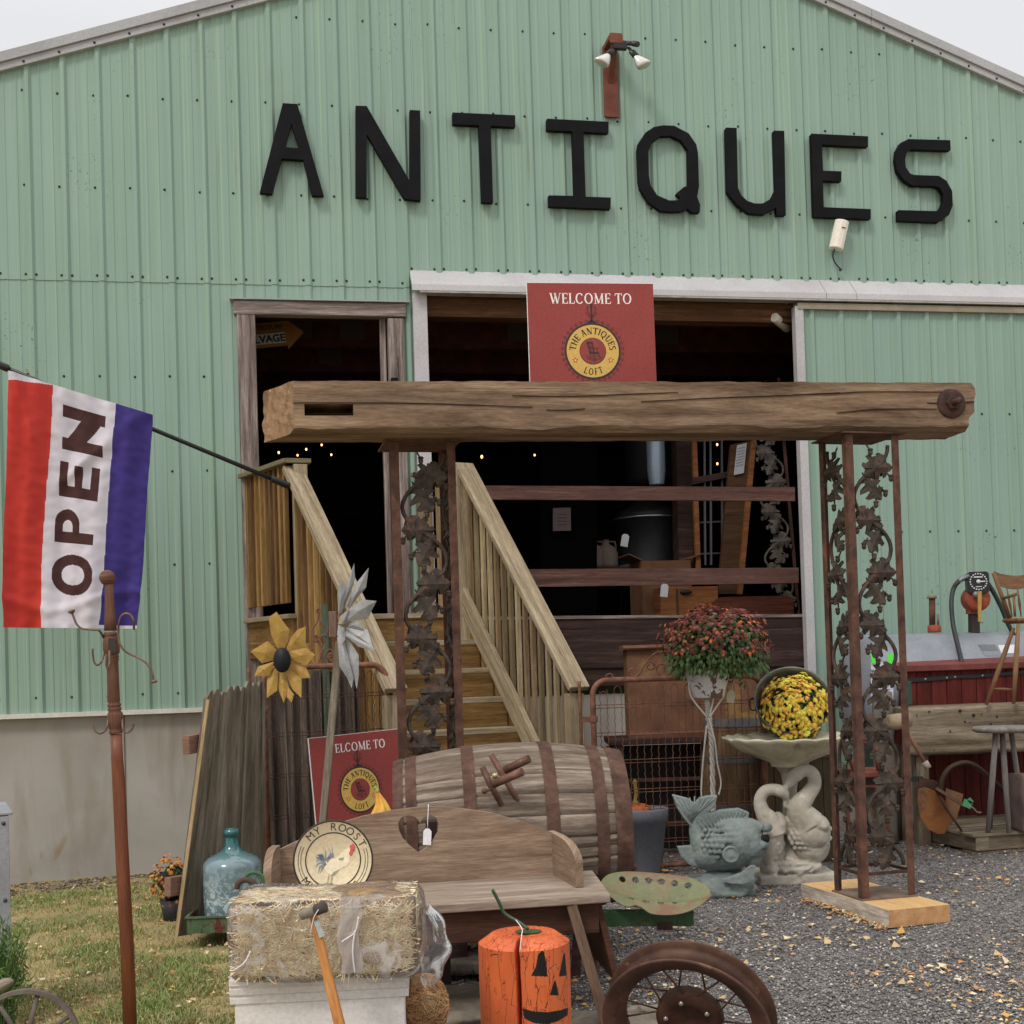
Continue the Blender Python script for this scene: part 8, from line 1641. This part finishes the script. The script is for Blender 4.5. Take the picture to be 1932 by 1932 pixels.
for x0_, x1_ in ((1795, 1840), (1880, 1910), (1965, 1950)): p, q = h_(x0_, 262, .02), h_(x1_, 500, .03); mb = MB(); mb.tube([p, p.lerp(q, .3), p.lerp(q, .6), p.lerp(q, .8), q], [.004, .007, .012, .007, .004], 10, flatx=.7); mb.build('spindle', CHW, CH, False)
mb = MB(); mb.tube([h_(1768, 355, -.03), h_(1830, 335, -.08), h_(1882, 318, -.13)], [.009, .011, .010], 10); mb.build('arm', CHW, CH, False); mb = MB(); mb.tube([h_(1852, 340, -.10), h_(1862, 500, -.10)], [.009, .008], 10); mb.build('arm_post', CHW, CH, False)
# ---------------------------------------------------------------- pallet, stool, pink stone
p_ = lambda x, y, Y: atc('P', x, y, Y)
PALW = wood('pallet_wood', '5a4e3e', '7c6f5c', '968973', grain=12, crack=.4, blotch='6a5c48'); q = p_(1475, 925, 7.62); PAL = thing('wooden_pallet', 'grey brown wooden pallet on the gravel at the right edge', 'pallet', frame((q.x, q.y, 0), R(14)))
for x in (.05, .55, 1.05): mb = MB(); mb.box((x, .42, .07), (.09, .84, .085)); mb.build('stringer', PALW, PAL, bevel=.004)
mb = MB(); mb.box((.55, .02, .07), (1.0, .03, .085)); mb.build('front_beam', PALW, PAL, bevel=.003)
for i in range(6): mb = MB(); mb.box((.56, .05+i*.155, .122), (1.16, .12, .018)); mb.build('top_board', PALW, PAL, bevel=.003)
for i in range(3): mb = MB(); mb.box((.56, .06+i*.36, .012), (1.14, .1, .02)); mb.build('bottom_board', PALW, PAL)
YST = 7.72; GW = wood('silver_grey_stool', '5d5751', '827c76', '9d9792', grain=12, crack=.4); ST2 = thing('round_stool', 'silver grey wooden stool standing on the pallet before the workbench', 'stool', Matrix.Translation((k_(1800, 1385, YST).x, YST, .132)))
a = k_(1535, 1385, YST); cxs = a.x+.19; mb = MB(); mb.lathe([(0, -.02), (.17, -.02), (.188, -.01), (.19, .004), (.18, .012), (0, .014)], 40, Matrix.Translation((cxs, YST, a.z))); mb.build('seat', GW, ST2, False)
for (x0_, y0_, x1_, y1_, dy0, dy1) in ((1712, 1410, 1590, 655, -.06, -.06), (1760, 1410, 1788, 655, -.03, -.1)):
    p, q = k_(x0_, y0_, YST+dy0), p_(x1_, y1_, YST+dy1); q.z = .131; mb = MB(); mb.tube([p, p.lerp(q, .5), q], [.016, .018, .014], 12); mb.build('leg', GW, ST2, False)
for dx, dy in ((.1, .1), (-.05, .12)): mb = MB(); mb.tube([(cxs+dx*.6, YST+dy*.6, a.z-.02), (cxs+dx*1.4, YST+dy, .131)], .016, 10); mb.build('leg', GW, ST2, False)
q = p_(1790, 720, 7.62); PKS = surf('pink_brown_stone', ['5b4a45', '6c5954', '7a6661'], scale=6, rough=.9, bump=.5, bs=60); hS = p_(1800, 165, 7.62).z-.132; t = thing('stone_block', 'rough pinkish stone block standing on the pallet at the right edge', 'stone', frame((q.x+.175, 7.72, .132), R(8)))
mb = MB(); mb.rbox((0, 0, hS/2), (.2, .2, hS), 8, 8, 12, lambda p: p+Vector((noise.noise(p*8)*.014, noise.noise(p*7+Vector((3, 1, 0)))*.012, noise.noise(p*6)*.008)), rr=.012); mb.build('block', PKS, t, merge=1e-4)
# ---------------------------------------------------------------- plough
YPL = 7.85; PLR = surf('orange_rust_steel', ['6b3e1a', '85501f', '7d5a35'], scale=6, rough=.7, bump=.3, patches=[('4a3a30', 5, .55, .68), ('96601e', 8, .6, .7)]); PLO = thing('old_plough', 'old plough with rusty steel share and a curved wooden beam on the gravel', 'plough', Matrix.Translation((p_(1150, 700, YPL).x, YPL, 0)))
def pol(P, Y, th, nm, mt, par, bow=0):
    mb = MB(); Q = [p_(x, y, Y) for x, y in P]; mb.prism([(q.x, q.z) for q in Q], Y-th/2, Y+th/2); return mb.build(nm, mt, par, False, bevel=.002)
pol([(935, 290), (1000, 275), (1110, 320), (1180, 400), (1230, 500), (1250, 590), (1180, 712), (1120, 718), (1020, 670), (950, 560), (925, 430)], YPL, .008, 'share', PLR, PLO)
pol([(1195, 285), (1355, 340), (1350, 380), (1290, 575), (1230, 640), (1190, 560)], YPL+.06, .008, 'mouldboard', surf('tan_rust', ['7a5536', '8f6a48'], scale=7), PLO)
pol([(940, 180), (1110, 215), (1140, 320), (1020, 300), (930, 290)], YPL+.02, .02, 'bracket', RUSTD, PLO)
mb = MB(); P = smooth_path([p_(x, y, YPL-.02) for x, y in ((1145, 300), (1160, 200), (1215, 110), (1300, 60), (1390, 45), (1490, 85), (1600, 180), (1700, 270), (1760, 330))], 5); mb.tube(P, .021, 4, flatx=.8); mb.build('curved_beam', wood('dark_beam_wood', '2e2418', '473829', '5d4c38', grain=9), PLO, False, bevel=.002)
mb = MB(); mb.tube([p_(1095, 300, YPL-.04), p_(1190, 470, YPL-.05), p_(1345, 690, YPL-.12)], .007, 8); mb.build('brace_rod', RUSTD, PLO, False)
mb = MB(); mb.bar(p_(1100, 285, YPL-.05), p_(1350, 440, YPL-.10), .018, .03, up=(0, 1, 0)); mb.build('side_handle', surf('brown_bar', ['54382a', '684a38']), PLO, False)
mb = MB(); mb.tube(smooth_path([p_(1350, 440, YPL-.1), p_(1440, 465, YPL-.12), p_(1490, 510, YPL-.12), p_(1530, 515, YPL-.12)]), .005, 6); mb.build('rope_end', flat('grey_rope', '80736c'), PLO, False)
q = p_(1395, 432, YPL-.11); mb = MB(); mb.box(q, (.05, .02, .045), Matrix.Rotation(R(25), 3, 'Y')); mb.box(q+Vector((.018, -.004, .018)), (.03, .012, .025), Matrix.Rotation(R(50), 3, 'Y')); o = mb.build('green_tape', flat('green_tape', '3c8a54', k=1.5, rough=.4), PLO, False)
mb = MB(); mb.box(p_(880, 200, YPL+.04), (.12, .04, .03)); mb.build('clevis', BLKP, PLO, False)
# ---------------------------------------------------------------- wooden maul against the workbench
ML = thing('wooden_maul', 'round headed wooden maul leaning on the workbench behind the right column', 'maul', Matrix.Translation(k_(900, 1330, 7.72)))
mb = MB(); mb.tube([k_(870, 1330, 7.7), k_(872, 1330, 7.7), k_(925, 1325, 7.72), k_(1020, 1310, 7.76), k_(1026, 1310, 7.76)], [.02, .046, .05, .046, .02], 20); mb.build('head', surf('tan_maul', ['7b6a55', '958268']), ML, False)
mb = MB(); mb.tube([k_(985, 1350, 7.73), k_(1155, 1650, 7.66)], .0125, 10); mb.build('handle', surf('brown_maul_handle', ['64432f', '7b5740'], cs=(1, 1, .3)), ML, False); mb = MB(); mb.tube([k_(1150, 1640, 7.66), k_(1182, 1690, 7.65)], .021, 12); mb.build('end_cap', surf('pale_cap', ['8a7c6c', '9f9282']), ML, False)
# paper sign
PSg = thing('paper_sign', 'white paper reading Workbench held with bright green tape behind the column', 'paper', Matrix.Translation(k_(820, 920, 8.25))); Mi = MW[PSg.name].inverted()
mb = MB(); P = [k_(x, y, 8.25) for x, y in ((728, 1190), (905, 1195), (905, 862), (732, 850))]; mb.add([p for p in P]+[p+Vector((0, .004, 0)) for p in P], [(0, 1, 2, 3), (7, 6, 5, 4), (0, 4, 5, 1), (1, 5, 6, 2), (2, 6, 7, 3), (3, 7, 4, 0)]); mb.build('sheet', flat('lilac_white_paper', 'b0aebb', k=1.5), PSg, False)
mb = MB(); q = k_(818, 938, 8.247); font_bold(mb, 'Workbench', .030, lambda x, y: q+Vector((x, -.001, y)), .0008); q = k_(818, 985, 8.247)
for i in range(5): mb.box(k_(815, 985+i*22, 8.247), (.11-.02*(i % 2), .001, .003))
mb.build('print', flat('print_black', '22222a', k=1), PSg, False)
for x, y, w_ in ((890, 830, .05), (748, 825, .03)): mb = MB(); mb.box(k_(x, y, 8.24), (w_, .003, .065), Matrix.Rotation(R(-6), 3, 'Y')); mb.build('tape', flat('neon_green_tape', '35c81e', k=1.6, rough=.5), PSg, False)
mb = MB(); zq = k_(820, 1180, 8.3).z; mb.box((k_(820, 900, 8.3).x, 8.29, k_(820, 850, 8.3).z/2), (.05, .03, k_(820, 850, 8.3).z)); o = mb.build('sign_stake', WGREY); tag(o, 'grey stake carrying the Workbench paper behind the right column', 'stake')
# red chair frame behind the right column
RCM = surf('red_brown_chair_paint', ['5e2c20', '74392a', '84472f'], scale=9, rough=.6); RCH = thing('red_brown_chair', 'low red brown chair frame standing behind the right iron column', 'chair', Matrix.Translation((k_(640, 1800, 7.55).x, 7.55, 0)))
for (a_, b_, dy) in (((600, 1290), (655, 1725), 0), ((525, 1500), (600, 1725), -.02), ((760, 1480), (790, 1725), .02)): mb = MB(); mb.tube([k_(*a_, 7.5+dy), k_(*b_, 7.5+dy)], .012, 10); mb.build('spindle', RCM, RCH, False)
mb = MB(); mb.box(((k_(515, 1740, 7.5).x+k_(860, 1740, 7.5).x)/2, 7.62, k_(600, 1740, 7.5).z), (k_(860, 1740, 7.5).x-k_(515, 1740, 7.5).x, .3, .035)); mb.build('seat', RCM, RCH, False, bevel=.006)
for x in (535, 845):
    for dy in (0, .24): p = k_(x, 1750, 7.5+dy); mb = MB(); mb.tube([(p.x, p.y, p.z), (p.x, p.y, 0)], .014, 8); mb.build('leg', RCM, RCH, False)
mb = MB(); mb.tube([k_(540, 1840, 7.5), k_(840, 1830, 7.5)], .009, 8); mb.build('stretcher', RCM, RCH, False)
q = hitz(1683, 1585, 0); mb = MB(); mb.lathe([(0, 0), (.075, 0), (.07, .1), (.066, .36), (0, .37)], 20, Matrix.Translation((q.x, q.y, 0)), wob=lambda a, i: 1+.05*math.sin(a*5+i)); o = mb.build('tree_stump', wood('stump_bark', '40352a', '5d4f40', '74644f', grain=8)); o.data.transform(Matrix.Translation((-q.x, -q.y, 0))); o.location = (q.x, q.y, 0); tag(o, 'narrow brown tree stump behind the right iron column', 'stump')
q = k_(860, 1290, 8.1); mb = MB(); mb.rbox((0, 0, q.z/2+.08), (.14, .07, q.z+.16), 6, 4, 10, lambda p: p+Vector((noise.noise(p*6)*.02, 0, noise.noise(p*5)*.015)), rr=.03); o = mb.build('grey_slab', surf('grey_slab_stone', ['57524a', '6b655c']), merge=1e-4); o.location = (q.x, 8.2, 0); tag(o, 'tall grey stone slab between the right column and the workbench', 'stone')
# ---------------------------------------------------------------- ground
def ground_mat():
    t = NT('gravel_ground'); o = t.coord('Object'); vo = t.n('TexVoronoi'); vo.inputs['Scale'].default_value = 62; vo.inputs['Randomness'].default_value = 1; t.l(t.mix(.04, o, t.noise(o, 40, 3)), vo.inputs['Vector'])
    sp = t.n('SeparateColor'); t.l(vo.outputs['Color'], sp.inputs[0]); c = t.ramp(sp.outputs[0], [(0, hx('423f40', 1.5)), (.45, hx('5c5858', 1.5)), (.78, hx('77726f', 1.5)), (1, hx('9a948c', 1.5))])
    big = t.noise(o, 1.4, 5, .3); c = t.mix(t.mask(big, .42, .62), c, t.mix(.35, c, hx('5c5048', 1.45))); 
    v2 = t.n('TexVoronoi'); v2.inputs['Scale'].default_value = 150; t.l(o, v2.inputs['Vector']); s2 = t.n('SeparateColor'); t.l(v2.outputs['Color'], s2.inputs[0]); c = t.mix(.45, c, t.ramp(s2.outputs[1], [(0, hx('2c2a2e', 1.45)), (.7, hx('625f62', 1.45)), (1, hx('a19b96', 1.45))]))
    nm = t.bump(vo.outputs['Distance'], .8, .008); nm = t.bump(v2.outputs['Distance'], .6, .004, nm); return t.done(c, .9, 0, nm, .2)
def lawn_mat():
    t = NT('lawn_soil'); o = t.coord('Object'); a = t.noise(o, 2.4, 6, .5); b = t.noise(o, 60, 5, .4)
    c = t.ramp(a, [(.32, hx('57572f', 1.7)), (.5, hx('7a6d45', 1.7)), (.68, hx('8f7a55', 1.7))]); c = t.mix(t.mask(b, .45, .6), c, t.mix(.5, c, hx('8d7a56', 1.5)))
    return t.done(c, .95, 0, t.bump(b, .8, .01), .15)
GRV, LWN = ground_mat(), lawn_mat()
mb = MB(); mb.grid(60, 60, lambda u, v: Vector((-60+120*u, -20+120*v, -.25)), sm=False); g0 = mb.build('ground', LWN); struct(g0)
def gh(x, y): return ground_z(x, y)+.006*noise.noise(Vector((x*5, y*5, 0)))
mb = MB(); mb.grid(200, 160, lambda u, v: (lambda x, y: Vector((x, y, gh(x, y))))(-.75+7.25*u, 2.0+8.2*v)); g1 = mb.build('gravel_yard', GRV); struct(g1)
mb = MB(); mb.grid(120, 160, lambda u, v: (lambda x, y: Vector((x, y, gh(x, y)+.004+.01*noise.noise(Vector((x*9, y*9, 3))))))(-6.0+5.4*u, 2.0+7.6*v)); g2 = mb.build('lawn', LWN); struct(g2)
# pebbles
nr = np.random.RandomState(4)
def scatter(name, n, region, size, mats, seed, weights=None, lift=.3, flat_=.6, kind='stuff', label=None, cat=None, dens=None):
    """small 8-faced stones / chips as ONE object"""
    rs = np.random.RandomState(seed); V = []; Fc = []; MI = []
    base = np.array([(1, 0, 0), (-1, 0, 0), (0, 1, 0), (0, -1, 0), (0, 0, 1), (0, 0, -1)], float); tri = np.array([(0, 2, 4), (2, 1, 4), (1, 3, 4), (3, 0, 4), (2, 0, 5), (1, 2, 5), (3, 1, 5), (0, 3, 5)])
    k = 0
    while k < n:
        x, y = region(rs)
        if x is None: continue
        s = size[0]+(size[1]-size[0])*rs.rand()**2.5; a = rs.rand()*6.28; j = 1+.35*rs.randn(6, 3)*.6; q = base*j*s; q[:, 2] *= flat_; ca, sa = math.cos(a), math.sin(a)
        q = np.stack([q[:, 0]*ca-q[:, 1]*sa, q[:, 0]*sa+q[:, 1]*ca, q[:, 2]], 1); z = ground_z(x, y)+s*lift+.003
        V.append(q+np.array([x, y, z])); Fc.append(tri+k*6); MI.append(np.full(8, rs.choice(len(mats), p=weights))); k += 1
    V = np.concatenate(V); Fc = np.concatenate(Fc); MI = np.concatenate(MI); me = bpy.data.meshes.new(name); me.vertices.add(len(V)); me.vertices.foreach_set('co', V.ravel()); me.loops.add(len(Fc)*3); me.loops.foreach_set('vertex_index', Fc.ravel().astype(np.int32)); me.polygons.add(len(Fc)); me.polygons.foreach_set('loop_start', (np.arange(len(Fc))*3).astype(np.int32)); me.polygons.foreach_set('material_index', MI.astype(np.int32)); me.update(); me.validate()
    for m_ in mats: me.materials.append(m_)
    o = bpy.data.objects.new(name, me); COL.objects.link(o); tag(o, label, cat, kind='stuff'); return o
def vis(rs, x0, x1):
    # uniform over the picture area of the yard
    u = x0+(x1-x0)*rs.rand(); v = 1560+400*rs.rand(); p = hitz(u, v, 0); 
    return (p.x, p.y) if 2.6 < p.y < 9.4 else (None, None)
GM = [flat('gravel_dark', '4a4847', k=1.6), flat('gravel_mid', '625f5d', k=1.65), flat('gravel_light', '827d76', k=1.6), flat('gravel_pale', 'a9a298', k=1.7)]
def regG(rs):
    x, y = vis(rs, 820, 1990)
    if x is None or x < -.55+.1*math.sin(y*5): return None, None
    return x, y
scatter('gravel', 52000, regG, (.003, .0092), GM, 1, [.24, .48, .24, .04], label='loose grey crushed stone covering the yard', cat='gravel')
# grass
def grass(n, seed, mats, h0, h1, label, clump, w_=.0022):
    rs = np.random.RandomState(seed); V = []; Fc = []; MI = []; k = 0
    while k < n:
        u = -60+640*rs.rand(); v = 1590+380*rs.rand(); p = hitz(u, v, -.05)
        x, y = p.x, p.y
        if not (2.5 < y < 9.07-x*-0 + .0) or x > -.45+.12*math.sin(y*6): 
            continue
        wall = 9.07+x*.179-.15
        if y > wall: continue
        d = noise.fractal(Vector((x*1.6, y*1.6, 3)), 1, 2, 3)+.35*noise.noise(Vector((x*7, y*7, 1))); far = (wall-y)
        if d < clump+rs.rand()*.35 or (far < .5 and rs.rand() < .75): 
            if rs.rand() > .16: continue
        h = (h0+(h1-h0)*rs.rand()**1.5)*(1+.5*max(0, d)); a = rs.rand()*6.28; le = h*(.3+.9*rs.rand()); z = ground_z(x, y); ca, sa = math.cos(a), math.sin(a); b = rs.rand()*6.28
        wx, wy = w_*math.cos(b), w_*math.sin(b); V += [(x-wx, y-wy, z), (x+wx, y+wy, z), (x+ca*le*.4+wx*.7, y+sa*le*.4+wy*.7, z+h*.65), (x+ca*le*.4-wx*.7, y+sa*le*.4-wy*.7, z+h*.65), (x+ca*le, y+sa*le, z+h)]
        i = k*5; Fc += [(i, i+1, i+2, i+3), (i+3, i+2, i+4)]; m_ = min(len(mats)-1, int(rs.rand()*len(mats)+ (.8 if d > .25 else -.3))); m_ = max(0, m_); MI += [m_, m_]; k += 1
    me = bpy.data.meshes.new('grass'); me.from_pydata(V, [], Fc); me.polygons.foreach_set('material_index', MI)
    for m_ in mats: me.materials.append(m_)
    o = bpy.data.objects.new('grass', me); COL.objects.link(o); tag(o, label, 'grass', kind='stuff')
GG = [flat('grass_dry', 'a18e62', k=1.4), flat('grass_straw', '8f8250', k=1.4), flat('grass_olive', '757a42', k=1.4), flat('grass_green', '60752f', k=1.4), flat('grass_green_light', '768e44', k=1.4)]
grass(52000, 2, GG, .012, .034, 'short patchy green and straw coloured lawn grass', -.18)
# fallen leaves and chips
LM = [flat('leaf_tan', 'b09468', k=1.5), flat('leaf_ochre', 'b58a35', k=1.5), flat('leaf_orange', 'b5722e', k=1.5), flat('leaf_pale', 'c3b08c', k=1.5), flat('leaf_brown', '7f5c3c', k=1.5)]
def leaves(name, n, region, s0, s1, seed, label):
    rs = np.random.RandomState(seed); V = []; Fc = []; MI = []; k = 0
    while k < n:
        x, y = region(rs)
        if x is None: continue
        s = s0+(s1-s0)*rs.rand()**2; a = rs.rand()*6.28; z = ground_z(x, y)+.010+.008*rs.rand(); ca, sa = math.cos(a), math.sin(a); t1, t2 = rs.randn()*.25, rs.randn()*.25; w_ = s*(.3+.25*rs.rand())
        for (lx, ly, lz) in ((0, 0, 0), (s*.5, w_, .15*s+t1*s), (s*1.1, 0, t2*s*.6), (s*.5, -w_, .2*s-t1*s*.3), (s*.5, 0, -.03*s)): V.append((x+lx*ca-ly*sa, y+lx*sa+ly*ca, z+abs(lz)))
        i = k*5; Fc += [(i, i+1, i+4), (i+1, i+2, i+4), (i+2, i+3, i+4), (i+3, i, i+4)]; m_ = rs.choice(5, p=[.36, .2, .12, .24, .08]); MI += [m_]*4; k += 1
    me = bpy.data.meshes.new(name); me.from_pydata(V, [], Fc); me.polygons.foreach_set('material_index', MI)
    for m_ in LM: me.materials.append(m_)
    o = bpy.data.objects.new(name, me); COL.objects.link(o); tag(o, label, 'leaves', kind='stuff')
def regL(rs):
    x, y = vis(rs, 820, 1990)
    if x is None or x < -.4: return None, None
    if noise.noise(Vector((x*1.5, y*1.5, 9))) < -.25+.5*rs.rand(): return None, None
    return x, y
leaves('fallen_leaves', 1700, regL, .010, .038, 3, 'small yellow and tan fallen leaves scattered over the gravel')
def regL2(rs):
    u = -20+560*rs.rand(); v = 1600+360*rs.rand(); p = hitz(u, v, -.05); return (p.x, p.y) if (3 < p.y < 9.07+p.x*.179-.2 and p.x < -.4) else (None, None)
leaves('fallen_leaves', 1000, regL2, .010, .034, 7, 'pale fallen leaves scattered over the lawn by the wall')
def regL3(rs):
    t = rs.rand(); p = Vector((1.65, 5.72, 0)).lerp(Vector((1.45, 6.45, 0)), t); return p.x-.012-.055*rs.rand()**1.5, p.y-.02+.03*rs.randn()*.3
leaves('fallen_leaves', 420, regL3, .008, .020, 12, 'drift of yellow leaves along the left side of the sawn wood block')
def regL4(rs):
    x = 1.75+1.9*rs.rand(); y = 7.5+.9*rs.rand(); return x, y
leaves('fallen_leaves', 330, regL4, .01, .028, 15, 'yellow leaves gathered near the plough and pallet')

def regW(rs):
    x = -4.2+3.0*rs.rand(); w_ = 9.07+x*.179-.05; return x, w_-.5*rs.rand()**1.6
scatter('wall_foot_stones', 2600, regW, (.005, .022), [flat('soil_stone_dark', '564a3e', k=1.3), flat('soil_stone', '77695a', k=1.3), flat('soil_stone_pale', '94866f', k=1.3)], 31, [.4, .4, .2], flat_=.45, label='small stones and dry clods along the foot of the foundation wall', cat='stones')
